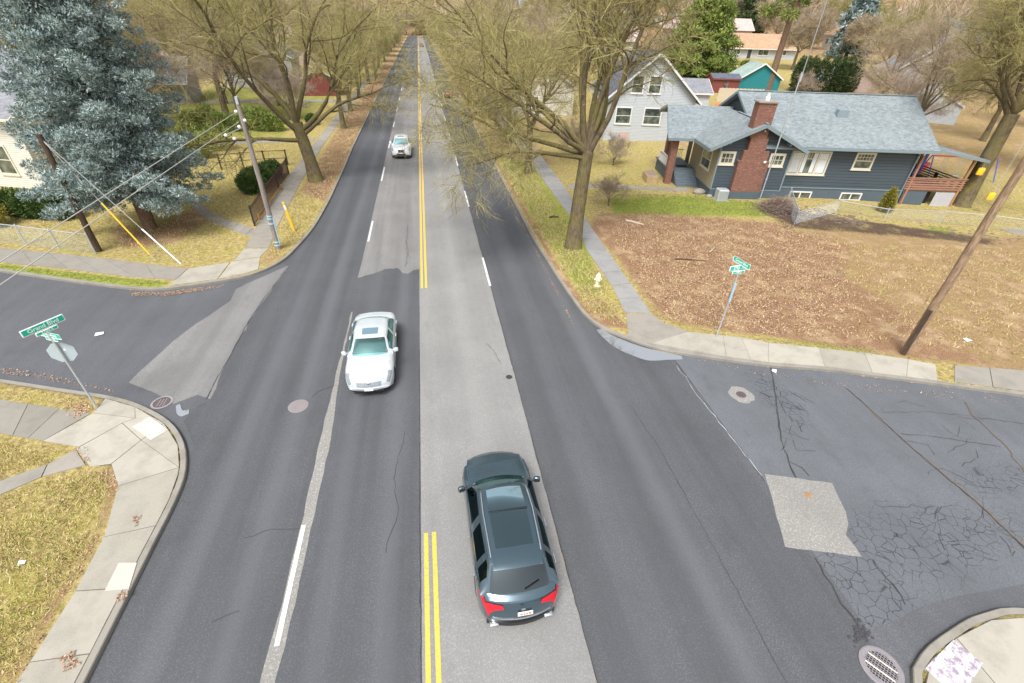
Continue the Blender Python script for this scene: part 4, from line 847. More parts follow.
# ---- dark suv
h = 2.40
suv, pS, bpS, PS, TPS, hwS, ztS = make_car('suv', 'dark slate suv seen from behind with a glass roof and red tail lights', 4.80, 1.92,
    [(-2.40, .62), (-2.36, .86), (-2.28, 1.06), (-2.1, 1.14), (-1.0, 1.10), (.4, 1.06), (1.15, 1.05), (1.7, .99), (2.1, .92), (2.28, .82), (2.36, .66), (2.40, .5)],
    [(1.22, 1.04), (.48, 1.60), (-.35, 1.665), (-1.62, 1.60), (-2.16, 1.13)], 'car_slate', 'glass_smoke', (1.12, 2.75, .70), suv=True, wheel=.37, wheels=(1.46, -1.30), bulge=(.30, .26), hw_base=.80, hw_roof=.635)
suv.location = (1.36, 7.52, .0085); suv.rotation_euler[2] = R_(1.0); suv.scale = (1.05, 1.04, 1.03)
for s in (-1, 1):   # roof rails
    m = MB(); pts = [(s*TPS(q, .92)[0], TPS(q, .92)[1], TPS(q, .92)[2]+(.012 if q in (1.1, 2.9) else .045)) for q in (1.1, 1.25, 1.5, 2, 2.5, 2.75, 2.9)]; m.tube(pts, .016, 8); m.build('roof_rail', 'chrome', suv, smooth=True)
m = MB(); 
for u in (-1, 1):
    pass
pa = []
for q, lift in ((2.78, .006), (3.02, .022), (3.10, .004)):
    for u in (-.9, -.6, -.3, 0, .3, .6, .9):
        p = TPS(min(q, 3.0), u); yy = p[1]-(.17 if q > 3.05 else .05 if q > 3 else 0); pa.append((p[0], yy, p[2]+lift-(.03 if q > 3.05 else 0)))
m.add(pa, [(a*7+i, (a+1)*7+i, (a+1)*7+i+1, a*7+i+1) for a in range(2) for i in range(6)]); m.add([(p[0], p[1]+.01, p[2]-.035) for p in pa[14:]]+pa[14:], [(i, i+7, i+8, i+1) for i in range(6)]); m.build('spoiler', 'car_silver' if False else 'car_slate', suv, smooth=True)
m = MB(); p = TPS(2.0, .72); p2 = TPS(2.0, -.72); m.box(p2[0], p[0], p[1]-.012, p[1]+.012, p[2]-.02, p[2]+.036); m.build('roof_bar', 'car_black', suv)
m = MB(); a = TPS(3.86, .12); c = TPS(3.7, .62); m.tube([(a[0], a[1]-.03, a[2]+.02), (c[0], c[1]-.03, c[2]+.02)], .012, 6); m.build('wiper', 'car_black', suv)
m = MB(); m.rbox(-.17, .17, -.012, .0, -.055, .055, .004, Matrix.Translation((.05, -2.405, .80)) @ Matrix.Rotation(R_(-14), 4, 'X')); pl = m.build('licence_plate', 'sign_white', suv)
m = MB()
for k, (a, c) in enumerate(((-.12, -.06), (-.045, .0), (.015, .06), (.075, .13))): m.box(a, c, -.004, .0, -.03, .018 if k < 3 else .035, Matrix.Translation((.05, -2.4175, .80)) @ Matrix.Rotation(R_(-14), 4, 'X'))
m.build('plate_characters', 'orange', pl)
arc_bar(suv, 'bumper_trim', 'chrome', .66, -2.405, .26, .56, .60, .012)
arc_bar(suv, 'bumper_valance', 'car_black', .78, -2.385, .26, .27, .40, .02)
for s in (-1, 1):
    m = MB(); m.rbox(s*.62-.10, s*.62+.10, -2.36, -2.2, .30, .37, .015); m.build('exhaust_tip', 'chrome', suv, smooth=True)
m = MB(); m.disc(0, 0, 0, .05, 16); m.v = [(p[0], -2.30+p[2], p[1]+1.02) for p in m.v]; m.v = [(p[0], p[1]-.11, p[2]-.03) for p in m.v]; m.build('badge', 'chrome', suv)
# ---- white sedan
sed, pA, bpA, PA, TPA, hwA, ztA = make_car('sedan', 'white four door sedan with a sunroof driving toward the viewer in the inner lane', 5.05, 1.86,
    [(-2.475, .55), (-2.44, .80), (-2.3, .95), (-1.9, 1.0), (-1.2, 1.0), (0, .97), (.9, .96), (1.15, .965), (1.7, .90), (2.15, .80), (2.36, .68), (2.44, .56), (2.475, .46)],
    [(1.12, .95), (.36, 1.40), (-.3, 1.455), (-1.15, 1.38), (-1.86, 1.0)], 'car_white', 'glass_teal', (1.25, 1.9, .60), wheel=.33, wheels=(1.52, -1.30), bulge=(.34, .22), hw_base=.80, hw_roof=.64)
sed.location = (-2.82, 16.42, .0085); sed.rotation_euler[2] = R_(180.5)
pA('grille', 'lamp_clear', 2.46, 2.38, -1.9, 1.9, .008, cross=True, nv=12); m = MB(); m.rbox(-.16, .16, 0, .014, -.05, .05, .004, Matrix.Translation((0, 2.53, .47)) @ Matrix.Rotation(R_(12), 4, 'X')); m.build('licence_plate', 'sign_white', sed)
m = MB(); m.rbox(-.55, .55, 0, .02, -.06, .03, .01, Matrix.Translation((0, 2.455, .34))); m.build('air_intake', 'car_black', sed)
m = MB(); m.sphere((0, 2.435, .66), (.075, .02, .045), 12, 6); m.build('badge', 'chrome', sed)
# ---- white crossover further up the road
cr_, pC, bpC, PC, TPC, hwC, ztC = make_car('crossover', 'white crossover with a dark spindle grille, farther up the road by the double yellow line', 4.75, 1.90,
    [(-2.375, .70), (-2.33, 1.0), (-2.1, 1.12), (-.5, 1.08), (.9, 1.06), (1.3, 1.05), (1.8, .98), (2.15, .90), (2.3, .74), (2.375, .5)],
    [(1.25, 1.04), (.5, 1.56), (-.2, 1.63), (-1.5, 1.57), (-2.05, 1.12)], 'car_pearl', 'glass_teal', (1.3, 1.85, .5), suv=True, wheel=.36, wheels=(1.45, -1.3), bulge=(.26, .2), hw_base=.78, hw_roof=.62)
cr_.location = (-2.62, 53.0, .0125); cr_.rotation_euler[2] = R_(180); cr_.scale = (1.06, 1.06, 1.06)
m = MB(); gp = [(-.46, .36), (.46, .36), (.40, .50), (.24, .62), (.34, .84), (-.34, .84), (-.24, .62), (-.40, .50)]
m.add([(x, 2.40-.30*(x*x)-(max(0, z-.5)*.28), z) for x, z in gp]+[(x, 2.30, z) for x, z in gp], [tuple(range(8))]+[(i, (i+1) % 8, 8+(i+1) % 8, 8+i) for i in range(8)]); m.build('grille', 'car_black', cr_)
m = MB(); m.rbox(-.8, .8, 2.1, 2.36, .2, .32, .03); m.build('front_valance', 'car_black', cr_)
# ---- two red-brown cars ahead under the trees
r1, *_q = make_car('sedan', 'dark red car driving away half hidden behind bare twigs on the right', 4.6, 1.82,
    [(-2.3, .6), (-2.25, .9), (-2.0, 1.02), (0, .98), (1.0, .97), (1.7, .88), (2.2, .75), (2.3, .5)], [(1.05, .97), (.3, 1.40), (-.3, 1.45), (-1.2, 1.38), (-1.85, 1.02)], 'car_red', 'glass_smoke', wheels=(1.4, -1.3))
r1.location = (4.75, 96, .0085)
r2 = copy_tree(r1); r2['label'] = 'tiny dark red car at the far end of the boulevard'; r2.location = (1.0, 270, .0125)

# driver inside the white sedan: one skinned body
def person_bust(loc, parent=None):
    m = MB(); rings = []
    prof = [(.16, .11, .0), (.17, .12, .12), (.20, .12, .28), (.215, .11, .38), (.17, .09, .44), (.07, .065, .47), (.055, .06, .52), (.062, .075, .56), (.078, .095, .63), (.08, .10, .70), (.062, .08, .76), (.02, .03, .785)]
    n = 18
    for (rx, ry, z) in prof:
        fo = .02 if z > .5 else 0
        rings.append([(rx*math.cos(2*math.pi*i/n), ry*math.sin(2*math.pi*i/n)+fo, z) for i in range(n)])
    vs = [p for r in rings for p in r]; fs = [(k*n+i, k*n+(i+1) % n, (k+1)*n+(i+1) % n, (k+1)*n+i) for k in range(len(rings)-1) for i in range(n)]+[tuple(range(n-1, -1, -1)), tuple((len(rings)-1)*n+i for i in range(n))]
    m.add(vs, fs)
    m.sphere((0, .125, .645), (.014, .022, .022), 8, 6)
    for s in (-1, 1): m.sphere((s*.082, .02, .65), (.012, .02, .03), 8, 6)
    for s in (-1, 1): m.tube([(s*.19, .0, .36), (s*.25, .12, .20), (s*.24, .25, .15), (s*.17, .40, .20), (s*.16, .44, .22)], [.055, .05, .042, .034, .036], 10)
    for s in (-1, 1):
        for k in range(4): m.tube([(s*.16+(k-1.5)*.018, .455, .225), (s*.16+(k-1.5)*.018, .49, .235), (s*.16+(k-1.5)*.018, .50, .215)], [.009, .008, .007], 6)
    p = m.build('person', 'skin', None, smooth=60); p.location = loc
    sh = MB(); sh_p = [(.166, .116, .0), (.178, .128, .12), (.208, .128, .28), (.222, .117, .38), (.172, .095, .445), (.085, .075, .465)]
    rings = [[(rx*math.cos(2*math.pi*i/n), ry*math.sin(2*math.pi*i/n), z) for i in range(n)] for (rx, ry, z) in sh_p]; vs = [q for r in rings for q in r]
    sh.add(vs, [(k*n+i, k*n+(i+1) % n, (k+1)*n+(i+1) % n, (k+1)*n+i) for k in range(len(rings)-1) for i in range(n)])
    for s in (-1, 1): sh.tube([(s*.19, .0, .36), (s*.25, .12, .20), (s*.24, .25, .15), (s*.20, .33, .18)], [.064, .058, .05, .045], 10)
    sh.build('shirt', 'shirt_red', p, smooth=60)
    ha = MB(); ha.sphere((0, -.005, .705), (.088, .10, .085), 14, 8); ha.build('hair', 'hair', p, smooth=True); return p
d = person_bust((0, 0, 0)); d.rotation_euler[2] = R_(180.5); tag(d, 'driver in a red shirt behind the windscreen of the white sedan', 'person'); 
v = Matrix.Translation(sed.location) @ Matrix.Rotation(sed.rotation_euler[2], 4, 'Z') @ Vector((-.36, -.02, .58)); d.location = v

# ================================================================== STREET FURNITURE
def blade(parent, c, rz, w, hh, rows, name='name_blade'):
    """double sided sign plate centred at c; rows: (text, size, z offset)"""
    Mx = Matrix.Translation(c) @ Matrix.Rotation(rz, 4, 'Z'); m = MB(); m.rbox(-w/2, w/2, -hh/2, hh/2, -.006, .006, .02, Mx @ Matrix.Rotation(R_(90), 4, 'X')); o = m.build(name, 'sign_white', parent)
    m = MB(); i = .018; m.rbox(-w/2+i, w/2-i, -hh/2+i, hh/2-i, -.0085, .0085, .015, Mx @ Matrix.Rotation(R_(90), 4, 'X')); m.build('sign_face', 'sign_green', o)
    for (tx, sz, dx) in rows:
        for f in (0, 1):
            T = Mx @ Matrix.Rotation(R_(180*f), 4, 'Z') @ Matrix.Translation((dx, -.0105, 0)) @ Matrix.Rotation(R_(90), 4, 'X'); text_mesh(tx, sz, 'sign_white', o, T, bold=sz*.012)
    return o
q = at(97, 408, .13)
t = thing('street_sign', 'green Grand Blvd name sign on a grey post with the back of a stop sign', 'street sign', (q[0], q[1], .13))
m = MB(); m.tube([(0, 0, -.2), (0, 0, 3.12)], .036, 10); m.build('post', 'metal_galv', t, smooth=True)
m = MB(); m.lathe([(.05, 3.12), (.05, 3.17), (.03, 3.2)], 10); m.box(-.03, .03, -.012, .012, 3.14, 3.3); m.build('bracket', 'metal_galv', t)
fr = R_(58)
blade(t, (0, 0, 3.52), fr, 1.18, .24, [('Grand Blvd', .185, 0)]); blade(t, (0.02, 0, 3.33), fr, .62, .14, [('2700 S', .12, 0)], 'number_blade')
blade(t, (0, 0, 3.17), fr+R_(98), .95, .20, [('27th Ave', .16, 0)]); blade(t, (0, 0, 3.01), fr+R_(98), .5, .13, [('100 W', .10, 0)], 'number_blade')
m = MB(); Mx = Matrix.Translation((.0, .055, 2.44)) @ Matrix.Rotation(R_(8), 4, 'Z') @ Matrix.Rotation(R_(90), 4, 'X'); oc = [(.40*math.cos(R_(22.5+45*i)), .40*math.sin(R_(22.5+45*i))) for i in range(8)]; m.prism(oc, -.004, .004); m.v = [tuple(Mx @ Vector(p)) for p in m.v]; st = m.build('stop_sign', 'sign_back', t)
m = MB(); m.prism([(x*.985, y*.985) for x, y in oc], -.0065, -.005); m.v = [tuple(Mx @ Vector(p)) for p in m.v]; rf = m.build('stop_face', 'lamp_red', st)
text_mesh('STOP', .27, 'sign_white', st, Mx @ Matrix.Translation((0, 0, -.0085)) @ Matrix.Rotation(R_(180), 4, 'Y'), bold=.004)
m = MB(); 
for (x, z) in ((.10, .09), (-.03, .26)): m.box(x-.035, x+.035, .0045, .0075, z-.04, z+.04)
Ms = Matrix.Translation((.0, .055, 2.44)) @ Matrix.Rotation(R_(8), 4, 'Z'); m.v = [tuple(Ms @ Vector((p[0], -p[1], p[2]))) for p in m.v]; m.build('sticker', 'paper', st)
q = at(716, 337, .13)
t = thing('street_sign', 'green crossed avenue name blades on a thin post at the bare lot edge', 'street sign', (q[0], q[1], .13))
m = MB(); m.tube([(0, 0, -.2), (.05, 0, 1.6), (.04, 0, 3.3)], .032, 10); m.build('post', 'metal_galv', t, smooth=True)
m = MB(); m.tube([(.05, -.03, 1.9), (.045, -.03, 2.8)], .05, 8); m.build('post_sleeve', 'band_blue', t, smooth=True)
blade(t, (.04, 0, 3.52), R_(4), .98, .24, [('27th Ave', .17, 0)]); blade(t, (.04, 0, 3.32), R_(4), .62, .15, [('100 E', .12, 0)], 'number_blade'); blade(t, (.04, 0, 3.76), R_(98), 1.0, .22, [('Grand Blvd', .16, 0)])
# hydrant
q = at(597, 286, .13)
t = thing('fire_hydrant', 'cream fire hydrant on the grass verge beside the pavement', 'fire hydrant', (q[0], q[1], .12))
m = MB(); m.lathe([(.17, 0), (.17, .05), (.12, .06), (.115, .5), (.15, .52), (.15, .56), (.12, .58)], 18); m.build('barrel', 'hydrant_cream', t, smooth=40)
m = MB(); m.lathe([(.135, .58), (.13, .66), (.09, .73), (.04, .76), (.035, .81), (.0, .815)], 18); m.build('bonnet', 'hydrant_cream', t, smooth=40)
for a in (0, 180, 270): m = MB(); Mx = Matrix.Rotation(R_(a), 4, 'Z') @ Matrix.Translation((.10, 0, .42)) @ Matrix.Rotation(R_(90), 4, 'Y'); m.lathe([(.07, 0), (.07, .07), (.045, .09), (.045, .12)], 12); m.v = [tuple(Mx @ Vector(p)) for p in m.v]; m.build('outlet', 'hydrant_cream', t, smooth=40)
# utility poles and wires
def pole(name, label, loc, h_, r0, r1, mat, top=True):
    t = thing(name, label, 'utility pole', loc); m = MB(); rr = random.Random(int(h_*10)); m.tube([(rr.uniform(-.02, .02), rr.uniform(-.02, .02), -.4+(h_+.4)*i/8) for i in range(9)], [r0+(r1-r0)*i/8 for i in range(9)], 12); m.build('pole', mat, t, smooth=60); return t
pA_ = (-9.35, 28.35, .12)
t = pole('utility_pole', 'grey wooden utility pole with pale blue bands on the verge by the iron fence', pA_, 8.2, .16, .11, 'bark_pole_grey')
m = MB(); 
for z in (.25, .45, 1.6, 1.9, 2.05): m.lathe([(.165, z), (.168, z+.02), (.165, z+.08)], 12)
m.beam((.16, -.05, .3), (.155, -.05, 2.0), .05); m.build('metal_band', 'band_blue', t)
m = MB()
for (x, y, z) in ((-.22, 0, 7.6), (.12, -.1, 7.2), (-.24, -.1, 6.9), (-.5, -.5, 6.4), (-.8, -.7, 6.6)): m.sphere((x, y, z), (.09, .09, .08), 8, 6)
m.build('insulator', 'sign_white', t, smooth=True); m = MB(); m.beam((0, 0, 6.9), (-.85, -.75, 6.6), .03); m.beam((0, 0, 7.6), (-.25, 0, 7.6), .05); m.beam((0, 0, 7.95), (0, .0, 8.3), .12, .3); m.build('bracket', 'metal_galv', t)
pB = (-19.5, 29.1, .12)
t = pole('utility_pole', 'dark wooden utility pole half hidden by the blue spruce', (pB[0], pB[1], .12), 6.4, .17, .12, 'bark_pole_dark')
pC_ = at(904.5, 353, .12)
t = pole('utility_pole', 'brown weathered utility pole standing on the bare lot by the right pavement', (pC_[0], pC_[1], .12), 10.5, .17, .12, 'bark_pole')
m = MB(); m.box(-.26, -.13, -.09, .09, 0, 2.3); m.v = [tuple(Matrix.Rotation(R_(25), 4, 'Z') @ Vector(p)) for p in m.v]; m.build('conduit_cover', 'bark_pole_dark', t)
def wire(name, label, pts, rad=.012, mat='wire_grey', sag=.0, cat='cable'):
    a, c = Vector(pts[0]), Vector(pts[-1]); P_ = []
    for i in range(25): f = i/24; p = a.lerp(c, f); p.z -= sag*4*f*(1-f); P_.append(tuple(p))
    m = MB(); m.tube(P_, rad, 6); return tag(m.build(name, mat, smooth=True), label, cat)
for k, (px_, z, zt_, nm) in enumerate((((0, 262), 7.3, 7.7, 'upper'), ((0, 285), 6.9, 7.25, 'lower'))):
    e = at(px_[0], px_[1], z); a = (pA_[0]-.2, pA_[1]-.05, zt_); d_ = (e[0]-a[0], e[1]-a[1], z-a[2]); e2 = (a[0]+d_[0]*1.5, a[1]+d_[1]*1.5, a[2]+d_[2]*1.5)
    wire('overhead_wire', ('upper' if k == 0 else 'lower')+' of the two pale cables running left from the banded grey pole', [a, e2], .013, sag=.0)
def guy(px_, label, guard, f1, mat, r_):
    g = at(px_[0], px_[1], .12); t = thing('guy_wire', label, 'guy wire', (g[0], g[1], .12)); a = Vector((pB[0]-g[0], pB[1]-g[1], 6.2)); m = MB(); m.tube([(0, 0, 0), tuple(a)], .014, 6); m.build('wire', 'wire_grey', t)
    m = MB(); m.tube([tuple(a*guard), tuple(a*f1)], r_, 8); m.build('guard', mat, t, smooth=True)
guy((156, 261), 'slanting guy wire with a yellow guard in front of the spruce', .06, .50, 'guard_yellow', .045); guy((181, 264), 'slanting guy wire with a white guard at the foot of the spruce', .0, .30, 'sign_white', .04)
q = at(294.5, 232, .12); t = thing('marker_post', 'yellow plastic marker post on the verge beside the banded pole', 'marker post', (q[0], q[1], .12)); m = MB(); m.rbox(-.075, .075, -.03, .03, 0, 2.0, .01); m.v = [(p[0]-.12*p[2], p[1], p[2]) for p in m.v]; m.build('post', 'guard_yellow', t); m = MB(); m.box(-.045, .045, -.036, -.031, 1.5, 1.8); m.v = [(p[0]-.12*p[2], p[1], p[2]) for p in m.v]; m.build('band', 'sign_white', t)
# antenna mast in front of the chimney house
q = at(758.4, 203.5, .1); t = thing('service_mast', 'tall thin steel mast rising in front of the blue house right of its brick chimney', 'mast', (q[0], q[1], .1))
m = MB(); m.tube([(0, 0, 0), (0, 0, 4), (0, 0, 9.4)], .045, 8); m.build('lower_tube', 'metal_galv', t, smooth=True); m = MB(); m.tube([(.08, 0, 8.9), (.09, .03, 14.5)], .035, 8); m.build('upper_tube', 'metal_grey', t, smooth=True)
m = MB(); m.lathe([(.07, 1.9), (.07, 2.0)], 8); m.lathe([(.08, 8.8), (.09, 9.3)], 8, (.04, 0)); m.build('clamp', 'metal_galv', t)

# ================================================================== FENCES
def chain_fence(name, label, pts, h_=1.15, mat='metal_galv', diag=.14):
    t = thing(name, label, 'fence', (pts[0][0], pts[0][1], pts[0][2] if len(pts[0]) > 2 else .12)); o = Vector(t.location)
    P_ = [Vector((p[0], p[1], p[2] if len(p) > 2 else .12))-o for p in pts]
    for p in P_: m = MB(); m.tube([tuple(p-Vector((0, 0, .2))), tuple(p+Vector((0, 0, h_+.05)))], .035, 8); m.sphere((p[0], p[1], p[2]+h_+.07), .045, 8, 6); m.build('post', mat, t, smooth=True)
    m = MB(); w = MB()
    for a, c in zip(P_, P_[1:]):
        m.tube([tuple(a+Vector((0, 0, h_))), tuple(c+Vector((0, 0, h_)))], .026, 8); L = (c-a).length; n = int(L/diag)
        d_ = (c-a)/L
        for i in range(-int(h_/diag), n+1):
            for s in (1, -1):
                u0, u1 = i*diag, i*diag+h_; z0, z1 = (0, h_) if s > 0 else (h_, 0)
                if u0 < 0: z0 = z0+(z1-z0)*(-u0/h_); u0 = 0
                if u1 > L: f = (L-u0)/(u1-u0) if u1 > u0 else 0; z1 = z0+(z1-z0)*f; u1 = L
                if u1 <= u0: continue
                A = a+d_*u0; C_ = a+d_*u1; w.tube([(A[0], A[1], A[2]+z0), (C_[0], C_[1], C_[2]+z1)], .0035, 3, False)
    m.build('top_rail', mat, t, smooth=True); w.build('mesh', mat, t); return t
fA = [(*at(u, v, .12),) for (u, v) in ((-60, 233), (-20, 240), (27, 245), (60, 249.5), (96, 254))]
chain_fence('chain_link_fence', 'galvanised chain link fence around the lawn beside the blue spruce', fA, 1.2)
def gz(p, z): return (p[0], p[1], z)
fB = [gz(at(793, 226, -.0), .05), gz(at(786, 204, 0), .1)]
fC = [gz(at(793, 226, 0), .05), gz(at(835, 214, 0), .05), gz(at(884, 220, 0), -.15), gz(at(938, 224, -.2), -.2), gz(at(985, 228, -.2), -.2), gz(at(1040, 236, -.2), -.2)]
chain_fence('chain_link_fence', 'low galvanised chain link fence between the bare lot and the blue house', fC, 1.0)
chain_fence('chain_link_fence', 'short leaning run of chain link in the dead brush heap at the house wall', fB, 1.15)
# iron fence with pickets along the left pavement
def iron_fence(name, label, pts, h_=1.25, gap=.15):
    t = thing(name, label, 'fence', (pts[0][0], pts[0][1], .12)); P_ = [Vector((p[0]-pts[0][0], p[1]-pts[0][1], 0)) for p in pts]
    for p in P_: m = MB(); m.rbox(p[0]-.05, p[0]+.05, p[1]-.05, p[1]+.05, 0, h_+.15, .02); m.build('post', 'metal_black', t)
    for a, c in zip(P_, P_[1:]):
        m = MB(); 
        for z in (.12, h_-.12, h_): m.beam((a[0], a[1], z), (c[0], c[1], z), .035)
        L = (c-a).length; n = int(L/gap)
        for i in range(1, n): p = a.lerp(c, i/n); m.box(p[0]-.012, p[0]+.012, p[1]-.012, p[1]+.012, .05, h_+.06)
        m.build('railing_panel', 'iron_brown', t)
    return t
iron_fence('iron_fence', 'black iron picket fence running beside the left pavement behind the hedge', [at(255, 226, .12), at(268, 205, .12), at(279, 189, .12), at(289, 174, .12)])
def post_rail(name, label, pts, h_=1.1, mat='wood_fence'):
    t = thing(name, label, 'fence', (pts[0][0], pts[0][1], .12)); P_ = [Vector((p[0]-pts[0][0], p[1]-pts[0][1], 0)) for p in pts]
    for p in P_: m = MB(); m.rbox(p[0]-.06, p[0]+.06, p[1]-.06, p[1]+.06, 0, h_+.1, .02); m.build('post', mat, t)
    for a, c in zip(P_, P_[1:]):
        m = MB()
        for z in (h_*.5, h_): m.beam((a[0], a[1], z), (c[0], c[1], z), .03, .05)
        m.build('rail', mat, t)
    return t
post_rail('wire_fence', 'thin dark post fence crossing the lawn behind the iron picket fence', [at(222, 170, .12), at(244, 168, .12), at(266, 166, .12), at(288, 165, .12)], 1.3, 'bark_pole_dark')
post_rail('low_rail', 'low orange brown timber rail lying along the left pavement by the iron fence', [at(260, 220, .12), at(282, 190, .12)], .35, 'wood_orange')

# ================================================================== TREES
def rot_dir(d, ang, az):
    d = Vector(d); a = d.orthogonal().normalized(); a.rotate(Matrix.Rotation(az, 3, d)); d2 = d.copy(); d2.rotate(Matrix.Rotation(ang, 3, a)); return d2
def tree_meshes(seed, height, trunk_h, trunk_r, limbs, limb_len, spread=(25, 55), nb=(9, 8, 7), tw=(.9, .010), droop=.0, lean=(0, 0), first=.3, limb_dirs=None, sub=3, upcurve=.25, bl=(.42, .36, .34)):
    r = random.Random(seed); T = MB(); C_ = MB(); SG = []
    def path(p, d, L, n, wig, upw):
        pts = [p]; d = d.copy(); p = p.copy()
        for i in range(n):
            d = (d+Vector((r.gauss(0, wig), r.gauss(0, wig), r.gauss(0, wig)+upw))).normalized(); p = p+d*(L/n); pts.append(p.copy())
        return pts, d
    tp = [Vector((0, 0, -.3)), Vector((0, 0, .15)), Vector((lean[0]*.2, lean[1]*.2, trunk_h*.35)), Vector((lean[0]*.6, lean[1]*.6, trunk_h*.7)), Vector((lean[0], lean[1], trunk_h))]
    T.tube([tuple(q) for q in tp], [trunk_r*1.65, trunk_r*1.25, trunk_r, trunk_r*.93, trunk_r*.88], 14); top = tp[-1]; base_az = r.uniform(0, 6.28)
    ldirs = limb_dirs or [(r.uniform(*spread), 360*i/limbs+r.uniform(-22, 22), r.uniform(.8, 1.1), trunk_h*r.uniform(.78, 1.0)) for i in range(limbs)]
    for (ang, az, ls, hz) in ldirs:
        d = Vector((math.sin(R_(ang))*math.cos(R_(az)), math.sin(R_(ang))*math.sin(R_(az)), math.cos(R_(ang)))); L = limb_len*ls
        s = tp[3].lerp(top, min(1, max(0, (hz-trunk_h*.7)/(trunk_h*.3)))) if hz > trunk_h*.7 else tp[2].lerp(tp[3], max(0, (hz-trunk_h*.35)/(trunk_h*.35)))
        P1, _ = path(s-d*.1, d, L, 10, .125, upcurve*.12 if ang < 60 else -droop*.25); r1 = trunk_r*.41*math.sqrt(ls); R1 = [r1*(1-.85*(i/10)**.9) for i in range(11)]; T.tube([tuple(q) for q in P1], R1, 8)
        def at_(P_, f): i = min(int(f*(len(P_)-1)), len(P_)-2); g_ = f*(len(P_)-1)-i; return P_[i].lerp(P_[i+1], g_), (P_[i+1]-P_[i]).normalized()
        for j in range(nb[0]):
            f = first+(1-first)*(j+r.random())/nb[0]; f = min(f, .98); p, dd = at_(P1, f); az2 = j*2.4+r.uniform(-.5, .5); d2 = rot_dir(dd, R_(r.uniform(32, 62)), az2); d2.z += upcurve*.4; d2.normalize(); L2 = L*bl[0]*(1.15-f*.55)*r.uniform(.75, 1.25); P2, _ = path(p, d2, L2, 6, .17, upcurve*.08-droop*.15); r2 = max(.018, R1[min(10, int(f*10))]*.48)
            T.tube([tuple(q) for q in P2], [r2*(1-.8*i/6) for i in range(7)], 5, False)
            for k in range(nb[1]):
                f2 = .12+.86*(k+r.random())/nb[1]; p3, d3 = at_(P2, min(.98, f2)); d4 = rot_dir(d3, R_(r.uniform(28, 68)), k*2.4+r.uniform(-.5, .5)); d4.z += .12-droop; d4.normalize(); L3 = max(.9, L2*bl[1]*(1.2-f2*.5)*r.uniform(.7, 1.35)); P3, _ = path(p3, d4, L3, 4, .19, .02-droop*.4); r3 = max(.012, r2*.36)
                C_.tube([tuple(q) for q in P3], [r3*(1-.6*i/4) for i in range(5)], 4, False)
                for q0, q1 in zip(P3, P3[1:]): SG.append((tuple(q0), tuple(q1)))
            for q0, q1 in zip(P2[2:], P2[3:]): SG.append((tuple(q0), tuple(q1)))
    C_.f = [f for f in C_.f if len(f) == 4]; C_ = Crown(C_, SG, seed, nb[2], tw[0], tw[1], droop, sub)
    return T, C_
def plant(T, C_, name, label, loc, mt, mc, group=None, rz=0, cat='tree'):
    t = thing(name, label, cat, loc, rz, group); T.build('trunk', mt, t, smooth=60); C_.build('crown', mc, t); return t
# the big elm on the right verge: two leaning leaders
T, C_ = tree_meshes(11, 18, 5.8, .43, 7, 10.5, nb=(12, 8, 2), tw=(1.0, .0085), droop=.12, sub=2, limb_dirs=[(34, 5, 1.2, 5.3), (8, 60, 1.15, 5.8), (28, 160, 1.2, 5.5), (45, 178, 1.05, 5.8), (20, 330, .9, 5.8), (52, 130, .95, 5.5), (62, 200, .85, 5.6), (64, 165, .9, 5.7), (30, 100, 1.1, 5.8), (74, 190, .75, 5.4), (36, 30, .95, 5.7), (36, 60, 1.1, 5.8)], lean=(.25, .1))
q = at(573, 247, .12); plant(T, C_, 'bare_tree', 'large bare mossy tree on the right verge just behind the fire hydrant', (q[0], q[1], .12), 'bark_moss', 'twig_moss')
T, C_ = tree_meshes(23, 18, 4.6, .50, 8, 12.0, nb=(12, 8, 2), tw=(1.05, .009), droop=.04, sub=2, limb_dirs=[(58, 195, 1.15, 3.7), (28, 160, 1.15, 4.6), (10, 90, 1.1, 4.6), (25, 20, 1.05, 4.6), (48, 345, .95, 4.0), (62, 10, .85, 3.6), (35, 265, .95, 4.3), (72, 215, .85, 3.3), (40, 120, .9, 4.5)], lean=(-.55, 0), upcurve=.3)
q = at(316, 181, .12); plant(T, C_, 'bare_tree', 'large bare mossy tree on the left verge forking above the iron fence', (q[0], q[1], .12), 'bark_moss', 'twig_moss')
T, C_ = tree_meshes(31, 16, 7.2, .55, 7, 9.5, nb=(12, 8, 2), tw=(.95, .010), droop=.12, sub=3, limb_dirs=[(18, 180, 1.1, 7.2), (40, 150, .9, 6.9), (20, 60, 1.0, 7.2), (36, 190, .85, 7.2), (30, 300, .9, 7.2), (55, 110, 1.0, 6.6), (35, 20, 1.0, 7.0), (60, 60, .9, 6.6)], lean=(.25, .3))
q = at(961, 205, -.2); plant(T, C_, 'bare_tree', 'thick trunked bare mossy tree beside the deck of the blue house', (q[0], q[1], -.25), 'bark_moss', 'twig_moss')
